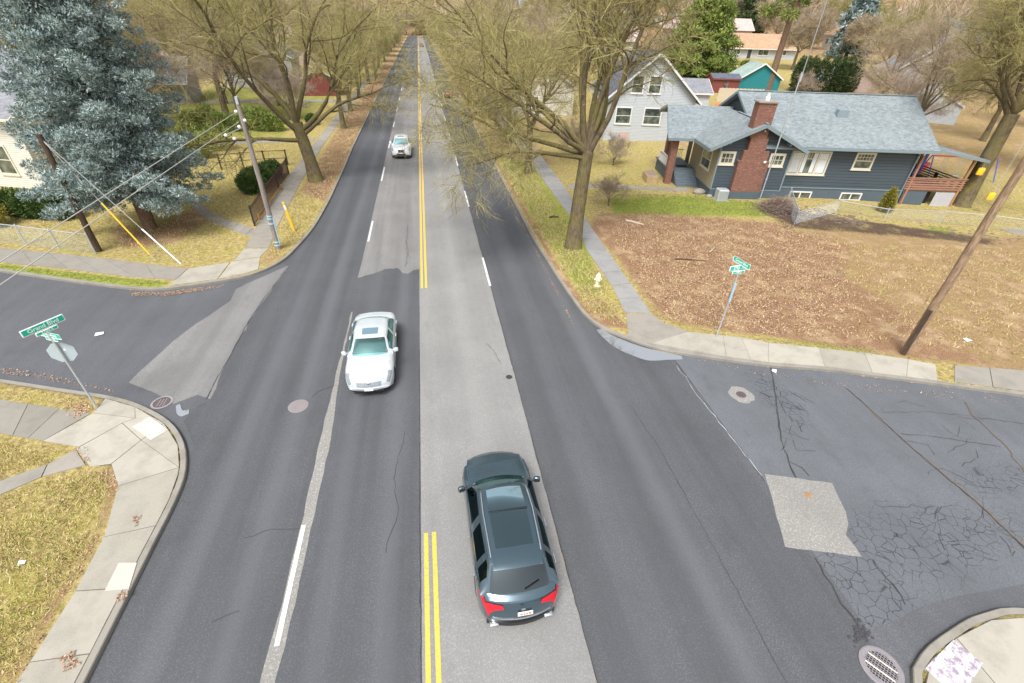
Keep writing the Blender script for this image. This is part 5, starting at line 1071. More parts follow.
# prototypes for the rest
protoA = tree_meshes(41, 15, 4.2, .30, 8, 8.0, nb=(9, 7, 2), tw=(1.0, .0105), droop=.05, sub=2)
protoB = tree_meshes(47, 14, 3.4, .26, 9, 7.6, spread=(12, 58), nb=(9, 7, 2), tw=(1.0, .0105), droop=.06, sub=2)
protoC = tree_meshes(53, 9, 1.2, .16, 8, 5.5, spread=(10, 50), nb=(7, 6, 2), tw=(.7, .012), sub=2)
protoD = tree_meshes(59, 16, 4.0, .30, 8, 7.6, nb=(8, 6, 2), tw=(1.2, .028), sub=3)   # coarse twigs, for far away
pr = {}
P0 = {'A': (protoA, 'bark_moss', 'twig_moss'), 'B': (protoB, 'bark_grey', 'twig_pink'), 'C': (protoC, 'bark_grey', 'twig_brown'), 'D': (protoD, 'bark_grey', 'twig_pink'), 'E': (protoD, 'bark_moss', 'twig_moss'), 'F': (protoA, 'bark_grey', 'twig_pink')}
def tree(kind, x, y, s, label, group=None, rz=None, name='bare_tree', z=None):
    rz = rnd.uniform(0, 6.28) if rz is None else rz; z = zg(x, y)-.02 if z is None else z
    if kind not in pr:
        (T, C_), mt, mc = P0[kind]; o = plant(T, C_, name, label, (x, y, z), mt, mc, group, rz); pr[kind] = o
    else: o = copy_tree(pr[kind]); o.location = (x, y, z); o.rotation_euler = (0, 0, rz); o['label'] = label
    if group: o['group'] = group
    elif 'group' in o: del o['group']
    o.name = name; o.scale = (s, s, s*rnd.uniform(.92, 1.1)); return o
gL = 'bare street trees farther up the left verge'; gR = 'bare street trees farther up the right verge'
tree('A', -10.2, 66, 1.0, 'bare street tree farther up the left verge of the boulevard', gL)
tree('A', 9.2, 44, 1.0, 'bare mossy tree on the right verge between the big tree and the white house', rz=1.0)
tree('F', 9.4, 57, 1.05, 'bare street tree farther up the right verge of the boulevard', gR)
for i, y in enumerate((82, 97, 113, 130, 150, 172, 196, 224, 256, 292, 330, 372)):
    tree(('E' if i % 2 else 'D') if y > 125 else ('A', 'B')[i % 2], -10.4-.004*y+rnd.uniform(-.4, .4), y+rnd.uniform(-3, 3), rnd.uniform(.9, 1.1), 'bare street tree farther up the left verge of the boulevard', gL)
for i, y in enumerate((70, 84, 99, 116, 134, 155, 178, 204, 234, 268, 306, 350)):
    tree(('D' if i % 2 else 'E') if y > 125 else ('B', 'A')[i % 2], 9.6+.004*y+rnd.uniform(-.3, .5), y+rnd.uniform(-3, 3), rnd.uniform(.95, 1.1), 'bare street tree farther up the right verge of the boulevard', gR)
for (x, y) in ((-9, 420), (-2, 432), (5, 424), (11, 415), (0, 455), (-7, 460), (8, 462)): tree('D', x, y, 1.25, 'bare tree closing the view at the far end of the boulevard', 'bare trees across the far end of the boulevard')
gY = 'bare yard trees on the left'; 
for i, (x, y, s, k) in enumerate([(-24, 72, 1.0, 'B'), (-34, 60, .95, 'A'), (-40, 82, 1.05, 'F'), (-28, 98, 1.0, 'A'), (-50, 100, 1.0, 'B'), (-20, 122, 1.1, 'F'), (-38, 130, 1.1, 'E'), (-60, 80, 1.0, 'F'), (-72, 112, 1.1, 'D'), (-55, 140, 1.1, 'D'), (-88, 90, 1.0, 'E'), (-30, 165, 1.1, 'D'), (-75, 165, 1.1, 'E'), (-50, 190, 1.2, 'D'), (-105, 130, 1.1, 'D'), (-20, 200, 1.1, 'E'), (-40, 240, 1.2, 'D'), (-90, 220, 1.2, 'E'), (-120, 180, 1.2, 'D'), (-65, 280, 1.3, 'D'), (-28, 300, 1.2, 'D'), (-44, 62, 1.1, 'C'), (-22, 84, 1.0, 'C'), (-33, 70, 1.2, 'C'), (-27, 76, 1.2, 'A'), (-38, 92, 1.1, 'B'), (-18, 72, .9, 'C'), (-30, 86, 1.2, 'C'), (-52, 74, 1.0, 'A'), (-17, 108, 1.1, 'B'), (-31, 56, 1.1, 'A'), (-37, 66, 1.15, 'F')]):
    tree(k, x, y, s, 'bare tree standing in the yards left of the boulevard', gY)
gZ = 'bare yard trees on the right'
for i, (x, y, s, k) in enumerate([(20, 78, 1.0, 'B'), (26, 100, 1.0, 'F'), (40, 118, 1.0, 'B'), (24, 130, 1.1, 'D'), (52, 112, .9, 'C'), (112, 112, 1.05, 'E'), (125, 128, 1.1, 'D'), (105, 150, 1.1, 'D'), (140, 155, 1.2, 'E'), (38, 175, 1.1, 'E'), (120, 195, 1.2, 'D'), (30, 215, 1.1, 'D'), (160, 190, 1.2, 'E'), (100, 240, 1.3, 'D'), (145, 250, 1.2, 'D'), (190, 230, 1.3, 'D'), (78, 300, 1.3, 'D'), (225, 280, 1.3, 'D'), (112, 84, 1.0, 'E'), (88, 60, 1.0, 'A'), (104, 68, 1.0, 'B')]):
    tree(k, x, y, s, 'bare tree standing among the yards and houses behind the right side', gZ)
tree('C', 63, 58, 1.0, 'spreading brown bush tree left of the pale garage'); tree('F', 78, 78, 1.0, 'pinkish bare tree behind the pale garage'); tree('B', 56.5, 50.5, 1.1, 'forked bare tree between the blue house and the pale garage', rz=.5); tree('A', 72, 54, 1.0, 'bare mossy tree behind the pale garage at the right edge')
tree('C', 76, 76, .9, 'bushy bare brown tree behind the blue roof ridge, right of the roof vent'); tree('C', 66, 82, .55, 'small bare brown tree in front of the dark arborvitae hedge')
tree('A', 64, 42, .95, 'bare mossy tree at the right edge behind the play set')
tree('C', 15.5, 50, .55, 'small bare brown sapling in the front lawn of the white gabled house'); tree('C', 13.8, 34.5, .32, 'thin leafless bush at the near end of the lawn path'); tree('C', 18.5, 46.5, .4, 'bare twiggy shrub by the corner of the blue house porch lawn')
# far woods filling the hillside behind everything
r = random.Random(77); m = MB(); n_ = 0
for k in range(4200):
    a = r.uniform(-1.25, 1.35); rr = r.uniform(340, 760); x, y = rr*math.sin(a), rr*math.cos(a)
    if y < 60 or (abs(x) < 16 and y < 430): continue
    z = float(rise(x, y)); hh = r.uniform(9, 17)
    for j in range(26):
        b0 = (x+r.gauss(0, .5), y+r.gauss(0, .5), z+hh*r.uniform(.1, .5)); ee = (b0[0]+r.gauss(0, 3.6), b0[1]+r.gauss(0, 3.6), z+hh*r.uniform(.45, 1.0)); m.tube([b0, ee], [.32, .10], 3, False)
tag(m.build('far_woods', 'twig_pink'), 'hazy bare woods covering the far hillside at the top', kind='stuff')

# foliage clumps
def clump(m, c, rad, n, size, r, flat_=.35, wb=.20, wt=.08):
    rs_ = m.r; p = nrm(rs_.normal(0, 1, (n, 3)))*rs_.uniform(.25, 1, (n, 1))**.45; q = np.array([tuple(c)])+p*np.array([rad]); d_ = nrm(nrm(p+np.array([[0, 0, flat_]]))+rs_.normal(0, .42, (n, 3))); s_ = size*rs_.uniform(.6, 1.4, (n, 1)); u = nrm(np.cross(d_, rs_.normal(0, 1, (n, 3)))); e = q+d_*s_
    m.q.append(np.stack([q-u*s_*wb, q+u*s_*wb, e+u*s_*wt, e-u*s_*wt], 1).astype(np.float32))
def conifer(name, label, loc, h_, rad, n_boughs, mat, seed, size=.26, per=70, droop=.25, z0=1.0, trunk='bark_brown', dead=True, clumpr=.55):
    r = random.Random(seed); t = thing(name, label, 'tree', loc); T = MB(); T.tube([(0, 0, -.3), (0, 0, h_*.5), (0, 0, h_*.98)], [.32*h_/14, .2*h_/14, .03], 10)
    C_ = Leaves(seed); D_ = Leaves(seed+1)
    for i in range(n_boughs):
        f = (i/n_boughs)**1.05; z = z0+(h_-z0)*f; az = i*2.39996+r.uniform(-.35, .35); L = rad*(1-f)**.72*r.uniform(.70, 1.18)*min(1, .70+f*3)+.25; d_ = Vector((math.cos(az), math.sin(az), .25-.3*(1-f))); p = Vector((0, 0, z)); prev = p.copy(); segs = max(3, int(L/.55)); pts = [tuple(p)]
        for s in range(segs):
            g_ = (s+1)/segs; d_.z -= droop*.25*(1 if g_ < .65 else -1.6); dn_ = d_.normalized(); p = p+dn_*(L/segs); pts.append(tuple(p))
            if g_ > .22:
                wdt = clumpr*(1.1-.45*g_)*(.75+.5*r.random())*min(1, .5+L/rad)
                nn = int(per*(.6+.6*r.random())*min(1.2, wdt/clumpr))
                side = Vector((-dn_.y, dn_.x, 0))
                for sd in ((-1, 1) if g_ < .93 and L > 1.5 else (0,)):
                    off = side*sd*wdt*r.uniform(.55, 1.15)*(1.2-g_*.6); clump(C_, (p.x+off.x, p.y+off.y, p.z+r.uniform(-.22, .16)), (wdt*.80, wdt*.80, wdt*.50), nn//(2 if sd else 1), size, r, .35)
            elif dead: clump(D_, tuple(p), (.35, .35, .2), 14, .3, r)
        T.tube(pts, [max(.012, .05*(1-k/len(pts))) for k in range(len(pts))], 4, False)
    T.build('trunk', trunk, t, smooth=60); C_.build('crown', mat, t)
    if dead and D_.v: D_.build('dead_twigs', 'needle_dead', t)
    return t
conifer('blue_spruce', 'tall blue spruce with puffy silvery boughs behind the left pavement', (-18.2, 32.6, .12), 18.2, 4.7, 235, 'needle_blue', 5, size=.115, per=430, droop=.26, z0=2.3, clumpr=.70)
conifer('conifer', 'wide bright green conifer behind the white gabled house', (57, 104, zg(57, 104)), 16, 9, 150, 'needle_green', 6, size=.5, per=60, droop=.3, z0=2, clumpr=1.2, dead=False)
conifer('conifer', 'dark blue green conifer at the top right beyond the arborvitae hedge', (122, 140, zg(122, 140)), 21, 6, 110, 'needle_blue', 7, size=.7, per=45, droop=.5, z0=2, clumpr=1.0, dead=False)
conifer('conifer', 'green conifer partly seen behind the top left of the spruce', (-42, 70, .2), 13, 4, 100, 'needle_green', 9, size=.4, per=45, clumpr=.8, dead=False)
conifer('conifer', 'dark conifer far behind the tan roofed house at the top right', (120, 190, zg(120, 190)), 20, 7, 80, 'needle_dark', 12, size=.9, per=40, clumpr=1.5, dead=False)
# tall pine trunk, limbs high
T = MB(); r = random.Random(4); zc = zg(66, 92)
T.tube([(0, 0, -.3), (.2, 0, 8), (.5, .2, 17), (.6, .2, 22)], [.62, .48, .33, .12], 12); C_ = Leaves(4)
for i in range(26):
    z = r.uniform(11, 22); a = r.uniform(0, 6.28); L = r.uniform(1.5, 4.5); e = (.4+L*math.cos(a), L*math.sin(a), z+r.uniform(-.5, .8)); T.tube([(.4, .1, z), e], [.09, .03], 5); clump(C_, e, (1.3, 1.3, .6), 150, .45, r)
plant(T, C_, 'pine_tree', 'tall pine with a thick bare brown trunk behind the teal shed', (61.5, 86, zg(61.5, 86)), 'bark_brown', 'needle_green')
# hedges and shrubs
def shrub(name, label, loc, blobs, mat, size=.16, dens=900, seed=1, cat='shrub', stem='bark_brown'):
    r = random.Random(seed); t = thing(name, label, cat, loc); m = Leaves(seed)
    for (x, y, z, rx, ry, rz_) in blobs:
        clump(m, (x, y, z), (rx, ry, rz_), int(dens*rx*ry**.5*1.8)+60, size, r, .5)
        s = MB()
        for k in range(5): s.tube([(x, y, 0), (x+r.uniform(-.6, .6)*rx, y+r.uniform(-.6, .6)*ry, z+r.uniform(0, .6)*rz_)], [.03, .012], 4, False)
        s.build('stem', stem, t)
    m.build('foliage', mat, t); return t
q = at(38, 217, .12); shrub('yew_hedge', 'clipped dark green yew hedge in front of the cream house', (q[0], q[1], .12), [(-1.2+i*1.05, -.25*i+.2, .95, .95, .8, .95) for i in range(4)], 'needle_yew', .13, 2600, 1, 'hedge')
q = at(3, 226, .12); shrub('shrub', 'yellowish round shrub at the left edge beside the yew hedge', (q[0]-.6, q[1], .12), [(0, 0, .8, 1.1, .9, .8)], 'needle_gold', .13, 1700, 2)
q = at(276, 184, .12); shrub('yew_hedge', 'rounded green yew hedge behind the black iron fence', (q[0]-.75, q[1]-1.2, .12), [(-.35, -1.2, .8, 1.1, .8, .85), (-.1, .3, .85, 1.0, 1.0, .9), (-.1, 1.8, .75, .9, 1.0, .85), (.2, 3.2, .7, .7, .9, .8), (-1.1, 1.2, .6, .8, .8, .7)], 'needle_yew', .14, 2300, 3, 'hedge')
r = random.Random(9)
shrub('evergreen_hedge', 'dark evergreen hedge at the back of the left lawns', (-25, 65, .12), [(-2+1.5*i, .5*math.sin(i*2), 1.1+.25*math.sin(i*1.7), 1.2, 1.1, 1.2+.3*math.sin(i*1.7)) for i in range(7)], 'needle_green', .22, 620, 4, 'hedge')
shrub('evergreen_shrub', 'loose olive green shrubs behind the banded utility pole', (-19.5, 52, .12), [(-4, 1, 1.5, 1.7, 1.5, 1.7), (-1.6, 3, 1.2, 1.5, 1.3, 1.3), (-7, 2, 1.9, 2.0, 1.7, 2.1)], 'needle_green', .2, 420, 24)
shrub('evergreen_hedge', 'dark shrubbery at the left end of the lawn beside the spruce', (-24.5, 46, .12), [(-3, 2, 1.4, 2, 1.6, 1.6), (0, 4, 1.3, 1.8, 1.5, 1.4), (2.5, 5.5, .9, 1.3, 1.3, 1.1)], 'needle_green', .22, 700, 14, 'hedge')
q = at(317, 127, .12); shrub('shrub', 'small round green shrub at the far side of the left pavement', (q[0]-.8, q[1]+1.5, .12), [(0, 0, .6, .8, .8, .7)], 'needle_yew', .16, 1500, 5)
shrub('arborvitae_hedge', 'tall dark arborvitae hedge behind the pyramid roof', (73, 87, zg(73, 87)), [(-5.4+1.55*i, .8*math.sin(i), 2.6, 1.05, 1.05, 3.1) for i in range(9)], 'needle_dark', .34, 900, 6, 'hedge')
q = at(886, 214, -.1); shrub('arborvitae_shrub', 'golden pointed arborvitae shrub at the chain link fence', (q[0], q[1]+.3, -.1), [(0, 0, .55, .55, .55, .6), (0, 0, 1.15, .45, .45, .6), (0, 0, 1.6, .22, .22, .45)], 'needle_gold', .12, 2600, 7)
shrub('evergreen_shrub', 'green shrubs under the windows of the tan roofed house', (74, 117, zg(74, 117)), [(-3, 0, .8, 1.6, 1, .9), (2, 0, .7, 1.5, 1, .8)], 'needle_green', .35, 300, 8)
# heap of dead brush by the house, and churned soil
q = at(777, 212, 0); m = MB(); r = random.Random(6)
for i in range(1500):
    x, y = r.gauss(0, .75), r.gauss(0, .65); z = max(0, 1.05-(x*x+y*y)*.45)*r.random(); a = r.uniform(0, 6.28); L = r.uniform(.2, .8); m.tube([(x, y, z), (x+L*math.cos(a), y+L*math.sin(a), z+r.uniform(-.1, .3))], [.014, .006], 3, False)
t = thing('brush_heap', 'heap of dead reddish brown brush against the blue house wall', 'brush heap', (q[0], q[1], .1)); m.build('twigs', 'debris', t)
m = MB(); 
for i in range(260):
    u = r.uniform(0, 1); a = at(800+u*60+r.gauss(0, 6), 214+u*8+r.gauss(0, 3), 0); s_ = r.uniform(.05, .22); m.sphere((a[0], a[1], .08), (s_, s_*.8, s_*.5), 6, 4)
for i in range(160):
    u = r.uniform(0, 1); a = at(920+u*110+r.gauss(0, 6), 226+u*14+r.gauss(0, 2.5), 0); s_ = r.uniform(.05, .2); m.sphere((a[0], a[1], zg(*a)-.05), (s_, s_*.8, s_*.5), 6, 4)
tag(m.build('soil_clods', 'crack_rust'), kind='stuff')
def stick(u, v, L, rz, r0, mat, label):
    q = at(u, v, .16); rr = random.Random(u); m = MB(); m.tube([(-L/2, 0, 0), (-L/6, rr.uniform(-.1, .1), .04), (L/4, rr.uniform(-.12, .12), .02), (L/2, 0, .03)], [r0, r0*.9, r0*.7, r0*.4], 6); m.tube([(0, 0, .02), (L*.2, L*.22, .08)], [r0*.5, r0*.2], 5); o = m.build('fallen_branch', mat, smooth=True); o.location = (q[0], q[1], .17); o.rotation_euler[2] = rz; return tag(o, label, 'branch')
stick(635, 223, 1.4, R_(-50), .09, 'wood_pale', 'pale broken branch lying at the top left of the bare lot'); stick(690, 260, 1.9, R_(-15), .04, 'bark_pole_dark', 'thin dark fallen branch in the middle of the bare lot'); stick(712, 250, .9, R_(40), .035, 'wood_pale', 'short pale stick on the lot above the dark branch'); stick(554, 217, .7, R_(5), .08, 'bark_pole_dark', 'short dark log on the right verge left of the big tree')

# ================================================================== HOUSES
def wmat(face, u, v):
    """frame of a wall: x along the wall, y out of it, z up"""
    if face == 'front': return Matrix.Translation((0, v, 0)) @ Matrix.Scale(-1, 4, (0, 1, 0))
    if face == 'left': return Matrix.Translation((u, 0, 0)) @ Matrix(((0, -1, 0, 0), (1, 0, 0, 0), (0, 0, 1, 0), (0, 0, 0, 1)))
    return Matrix.Translation((u, 0, 0)) @ Matrix(((0, 1, 0, 0), (1, 0, 0, 0), (0, 0, 1, 0), (0, 0, 0, 1)))
def window(par, face, pos, a0, a1, z0, z1, frame='trim_white', style='sash', fw=.12, glass='glass_house'):
    Mw = wmat(face, pos, pos); f = MB(); bx = lambda m, x0, x1, y0, y1, q0, q1: m.box(x0, x1, y0, y1, q0, q1, Mw)
    for (x0, x1, q0, q1) in ((a0, a0+fw, z0, z1), (a1-fw, a1, z0, z1), (a0+fw, a1-fw, z1-fw, z1), (a0+fw, a1-fw, z0, z0+fw)): bx(f, x0, x1, -.02, .055, q0, q1)
    bx(f, a0-.05, a1+.05, -.02, .095, z0-.06, z0-.003)
    i0, i1, j0, j1 = a0+fw, a1-fw, z0+fw, z1-fw; t = .035
    def v(x, q0=j0, q1=j1, w=t): bx(f, x-w/2, x+w/2, -.005, .028, q0, q1)
    def h_(z, x0=i0, x1=i1, w=t): bx(f, x0, x1, -.004, .030, z-w/2, z+w/2)
    if style == 'sash': h_((j0+j1)/2, w=.06)
    elif style == 'grid': [v(i0+(i1-i0)*k/3) for k in (1, 2)]; h_((j0+j1)/2)
    elif style == 'craft':
        h_(j0+(j1-j0)*.52, w=.07); [v(i0+(i1-i0)*k/5, j0+(j1-j0)*.55, j1, .028) for k in (1, 2, 3, 4)]; h_(j0+(j1-j0)*.78, w=.028)
    elif style == 'triple':
        for k in (.27, .73): v(i0+(i1-i0)*k, w=.16)
        h_(j0+(j1-j0)*.68, i0, i0+(i1-i0)*.24, .07); h_(j0+(j1-j0)*.68, i0+(i1-i0)*.76, i1, .07); h_(j0+(j1-j0)*.70, i0+(i1-i0)*.3, i0+(i1-i0)*.7, .05)
        for k in (.09, .17, .83, .91): v(i0+(i1-i0)*k, j0+(j1-j0)*.7, j1, .02)
        for k in (.37, .44, .51, .58, .65): v(i0+(i1-i0)*k, j0+(j1-j0)*.7, j1, .025)
    elif style == 'pair': v((i0+i1)/2, w=.10)
    o = f.build('window', frame, par); p = MB(); bx(p, i0-.005, i1+.005, -.015, .004, j0-.005, j1+.005); p.build('pane', glass, o)
    if style == 'triple':
        c = MB(); W_ = i1-i0
        for (k0, k1) in ((.0, .25), (.30, .42), (.56, .70), (.75, 1.0)):
            x0, x1 = i0+W_*k0+.04, i0+W_*k1-.04; n = 9
            for i in range(n): q = x0+(x1-x0)*i/n; bx(c, q, x0+(x1-x0)*(i+1)/n, .005, .009 if i % 2 else .012, j0+.05, j1-.04)
        c.build('curtain', 'curtain', o)
    return o
def roof_slab(par, corners, th, mat, fascia=None, name='roof', fw=.05, fh=.20):
    """corners: four points of the top surface, eave-left, eave-right, ridge-right, ridge-left"""
    c = [Vector(p) for p in corners]; n = (c[1]-c[0]).cross(c[3]-c[0]).normalized()
    if n.z < 0: n = -n
    m = MB(); lo = [p-n*th for p in c]; m.add([tuple(p) for p in c]+[tuple(p) for p in lo], [(0, 1, 2, 3), (7, 6, 5, 4), (0, 4, 5, 1), (1, 5, 6, 2), (2, 6, 7, 3), (3, 7, 4, 0)]); o = m.build(name, mat, par)
    if fascia:
        f = MB(); e = n*(th*.5+.0)
        for (a, b_, out) in ((0, 1, (c[0]-c[3])), (1, 2, c[1]-c[0]), (3, 0, c[0]-c[1])):
            o_ = out.normalized()*(fw/2+.003); d = (c[b_]-c[a]).normalized()*.0; f.beam(tuple(c[a]+o_-Vector((0, 0, fh/2-.0))-d), tuple(c[b_]+o_-Vector((0, 0, fh/2))+d), fw, fh)
        f.build('fascia', fascia, o)
    return o
def gable_house(name, label, loc, deg, W_, D_, ev, rg, wall, roof, axis='u', over=.5, wins=(), door=None, trim='trim_white', chimney=None, group=None, cat='house', fascia=True, base=.0, side_wins=()):
    t = thing(name, label, cat, (loc[0], loc[1], loc[2] if len(loc) > 2 else zg(*loc)), R_(deg), group); m = MB()
    if axis == 'u':
        pr_ = [(0, -1.0), (D_, -1.0), (D_, ev), (D_/2, rg-.12), (0, ev)]; vs = [(0, a, z) for a, z in pr_]+[(W_, a, z) for a, z in pr_]
    else:
        pr_ = [(0, -1.0), (W_, -1.0), (W_, ev), (W_/2, rg-.12), (0, ev)]; vs = [(a, 0, z) for a, z in pr_]+[(a, D_, z) for a, z in pr_]
    fs = [(0, 1, 2, 3, 4), (9, 8, 7, 6, 5)]+[(i, (i+1) % 5, 5+(i+1) % 5, 5+i) for i in range(5) if i not in (2, 3)]; m.add(vs, fs); m.build('wall', wall, t)
    s = (rg-ev)/((D_ if axis == 'u' else W_)/2); fa = trim if fascia else None
    if axis == 'u':
        roof_slab(t, [(-over, -over, ev-s*over), (W_+over, -over, ev-s*over), (W_+over, D_/2, rg), (-over, D_/2, rg)], .12, roof, fa)
        roof_slab(t, [(W_+over, D_+over, ev-s*over), (-over, D_+over, ev-s*over), (-over, D_/2, rg), (W_+over, D_/2, rg)], .12, roof, fa)
    else:
        roof_slab(t, [(-over, D_+over, ev-s*over), (-over, -over, ev-s*over), (W_/2, -over, rg), (W_/2, D_+over, rg)], .12, roof, fa)
        roof_slab(t, [(W_+over, -over, ev-s*over), (W_+over, D_+over, ev-s*over), (W_/2, D_+over, rg), (W_/2, -over, rg)], .12, roof, fa)
    for (a0, a1, z0, z1, st) in wins: window(t, 'front', 0, a0, a1, z0, z1, trim, st)
    for (fc_, a0, a1, z0, z1, st) in side_wins: window(t, fc_, 0 if fc_ == 'left' else W_, a0, a1, z0, z1, trim, st)
    if door: m = MB(); m.box(door[0], door[1], -.04, .02, 0, 2.1); d = m.build('door', 'door_dark', t); m = MB(); m.box(door[0]-.1, door[0]-.003, -.055, .02, 0, 2.2); m.box(door[1]+.003, door[1]+.1, -.055, .02, 0, 2.2); m.box(door[0]-.1, door[1]+.1, -.055, .02, 2.203, 2.3); m.build('door_frame', trim, d)
    if chimney: m = MB(); cx_, cy_, ct = chimney; m.box(cx_-.4, cx_+.4, cy_-.35, cy_+.35, ev, ct); m.box(cx_-.46, cx_+.46, cy_-.41, cy_+.41, ct, ct+.1); m.build('chimney', 'brick', t)
    return t
# ---- the blue bungalow ------------------------------------------------
bl = thing('bungalow', 'slate blue bungalow with a brick chimney and pale shingle roof facing the bare lot', 'house', (23.2, 36.0, .0), R_(-10))
def wallbox(name, mat, x0, x1, y0, y1, z0, z1): m = MB(); m.box(x0, x1, y0, y1, z0, z1); return m.build(name, mat, bl)
SL = .46
m = MB()   # main body with gable ends, and the front room
def ext(m, prof, x0, x1, ax):
    n = len(prof); vs = [((x0, a, z) if ax == 'u' else (a, x0, z)) for a, z in prof]+[((x1, a, z) if ax == 'u' else (a, x1, z)) for a, z in prof]
    m.add(vs, [tuple(range(n)), tuple(range(2*n-1, n-1, -1))]+[(i, (i+1) % n, n+(i+1) % n, n+i) for i in range(n)])
ext(m, [(.5, 1.0), (12.5, 1.0), (12.5, 4.42), (6.5, 7.22), (.5, 4.42)], 3.4, 16.5, 'u')
ext(m, [(0, .78), (5.8, .78), (5.8, 4.55), (2.75, 5.80), (0, 4.50)], 0.002, 6.2, 'v')
m.build('wall', 'siding_slate', bl)
m = MB(); m.box(6.0, 16.53, .47, 12.53, -1.2, .93); m.box(-.03, 5.83, -.03, 6.2, -1.2, .74); m.build('foundation', 'foundation', bl)
m = MB(); m.box(5.85, 16.56, .42, .5, .935, 1.0); m.box(-.05, 5.85, -.06, 0.0, .745, .80); m.box(-.06, -.001, 0.0, 6.2, .745, .80); m.box(-.055, .06, -.055, .0, .81, 4.5); m.box(5.75, 5.86, -.055, 0, .81, 4.55); m.build('trim_board', 'trim_slate', bl)
m = MB(); m.box(-.035, -.002, .1, 6.1, .82, 4.3); m.build('side_cladding', 'siding_tan', bl)
# roofs
roof_slab(bl, [(6.0, -.12, 4.30), (17.6, -.12, 4.30), (18.3, 6.5, 7.45), (2.9, 6.5, 7.45)][:0] or [(2.9, -.12, 4.30), (17.4, -.12, 4.30), (18.5, 6.5, 7.45), (2.9, 6.5, 7.45)], .14, 'shingle_blue', 'trim_slate')
roof_slab(bl, [(17.4, 13.1, 4.30), (2.9, 13.1, 4.30), (2.9, 6.5, 7.45), (18.5, 6.5, 7.45)], .14, 'shingle_blue', 'trim_slate')
m = MB(); m.beam((2.9, 6.5, 7.47), (18.5, 6.5, 7.47), .28, .05); m.build('ridge_cap', 'shingle_blue', bl)
roof_slab(bl, [(-1.15, 6.4, 4.12), (-1.15, -.75, 4.12), (2.75, -.75, 5.97), (2.75, 6.4, 5.97)], .13, 'shingle_blue', 'trim_slate', fw=.06, fh=.26)
roof_slab(bl, [(6.65, -.75, 4.12), (6.65, 2.6, 4.12), (2.75, 5.2, 5.97), (2.75, -.75, 5.97)], .13, 'shingle_blue', 'trim_slate', fw=.06, fh=.26)
roof_slab(bl, [(-3.4, 3.0, 4.08), (-.6, 3.0, 4.08), (3.4, 7.7, 6.02), (-2.6, 7.7, 6.02)], .13, 'shingle_blue', 'trim_slate')
roof_slab(bl, [(3.4, 9.2, 5.4), (-2.9, 9.2, 5.4), (-2.7, 7.7, 6.02), (3.4, 7.7, 6.02)], .13, 'shingle_blue', 'trim_slate')
m = MB(); m.beam((2.75, -.78, 6.0), (2.75, 5, 6.0), .22, .05); m.build('ridge_cap', 'shingle_blue', bl)
m = MB()
for (x, z) in ((.4, 4.62), (5.1, 4.62), (2.75, 5.6)): m.box(x-.05, x+.05, -.7, -.003, z-.2, z-.06)
m.build('roof_bracket', 'trim_slate', bl)
m = MB(); m.box(2.9, 17.4, -.30, -.20, 4.10, 4.22); m.build('gutter', 'trim_slate', bl); m = MB(); m.beam((16.2, -.2, 4.1), (16.35, .42, 3.8), .08); m.beam((16.35, .42, 3.8), (16.35, .42, .1), .08); m.build('downpipe', 'trim_slate', bl)
m = MB(); m.rbox(10.4, 11.3, 3.4, 3.9, 5.95, 6.6, .04); m.build('roof_vent', 'vent_metal', bl)
# chimney
ch = MB(); 
ch.box(1.55, 4.0, -.42, -.001, .72, 3.05); ch.box(1.72, 3.75, -.42, -.001, 3.05, 3.95); ch.box(1.98, 3.35, -.42, .0, 3.95, 4.9); ch.box(1.85, 3.2, -.40, .45, 4.9, 7.35)
ch.box(1.5, 1.75, -.44, -.001, 3.05, 3.15); ch.box(3.75, 4.0, -.44, -.001, 3.05, 3.15)
cho = ch.build('chimney', 'brick', bl); m = MB(); m.rbox(1.75, 3.3, -.5, .55, 7.35, 7.47, .03); m.build('cap', 'concrete_old', cho); m = MB(); m.lathe([(.16, 7.47), (.17, 7.7), (.10, 7.75), (.10, 7.95), (.14, 7.98)], 12, (2.55, .05)); m.build('flue', 'sign_white', cho)
wallbox('chimney_base', 'foundation', 1.52, 4.03, -.45, -.035, -.5, .715)
m = MB(); m.sphere((3.62, -.45, 3.12), (.12, .1, .1), 10, 8); m.build('light_fitting', 'sign_white', bl, smooth=True)
window(bl, 'front', 0, .08, 1.32, 2.74, 3.78, 'trim_cream', 'grid', .17); window(bl, 'front', 0, 4.12, 5.36, 2.70, 3.73, 'trim_cream', 'grid', .17)
window(bl, 'front', .5, 6.12, 9.32, 2.02, 3.9, 'trim_cream', 'triple', .13); window(bl, 'front', .5, 11.35, 12.95, 2.55, 3.9, 'trim_cream', 'craft', .14)
for (a0, a1) in ((7.0, 8.9), (11.4, 13.2)): window(bl, 'front', .47, a0, a1, .0, .66, 'trim_white', 'pair', .10)
window(bl, 'left', -.035, 1.2, 3.4, 1.9, 3.5, 'trim_cream', 'sash', .12)
# porch
m = MB(); m.box(-2.5, -.06, 4.25, 8.8, 1.12, 1.25); m.build('porch_floor', 'stair_paint', bl); m = MB(); m.box(-2.4, -.07, 4.4, 8.7, -.2, 1.11); m.build('porch_base', 'foundation', bl)
m = MB()
for i in range(7): m.box(-2.0, -.08, 2.55+i*.245, 2.55+i*.245+.27, -.1+0*i, .16+i*.16)
m.build('steps', 'stair_paint', bl)
for (x, y) in ((-2.55, 3.75), (-1.6, 8.3)): m = MB(); m.box(x-.28, x+.28, y-.28, y+.28, -.2, 3.95); m.build('porch_pillar', 'brick', bl)
m = MB(); m.box(-3.05, -2.2, 3.3, 3.45, 3.9, 4.06); m.box(-3.1, .0, 3.4, 3.6, 3.82, 3.98); m.build('porch_beam', 'trim_white', bl)
m = MB(); m.box(-2.5, -2.4, 4.1, 8.0, 2.05, 2.12)
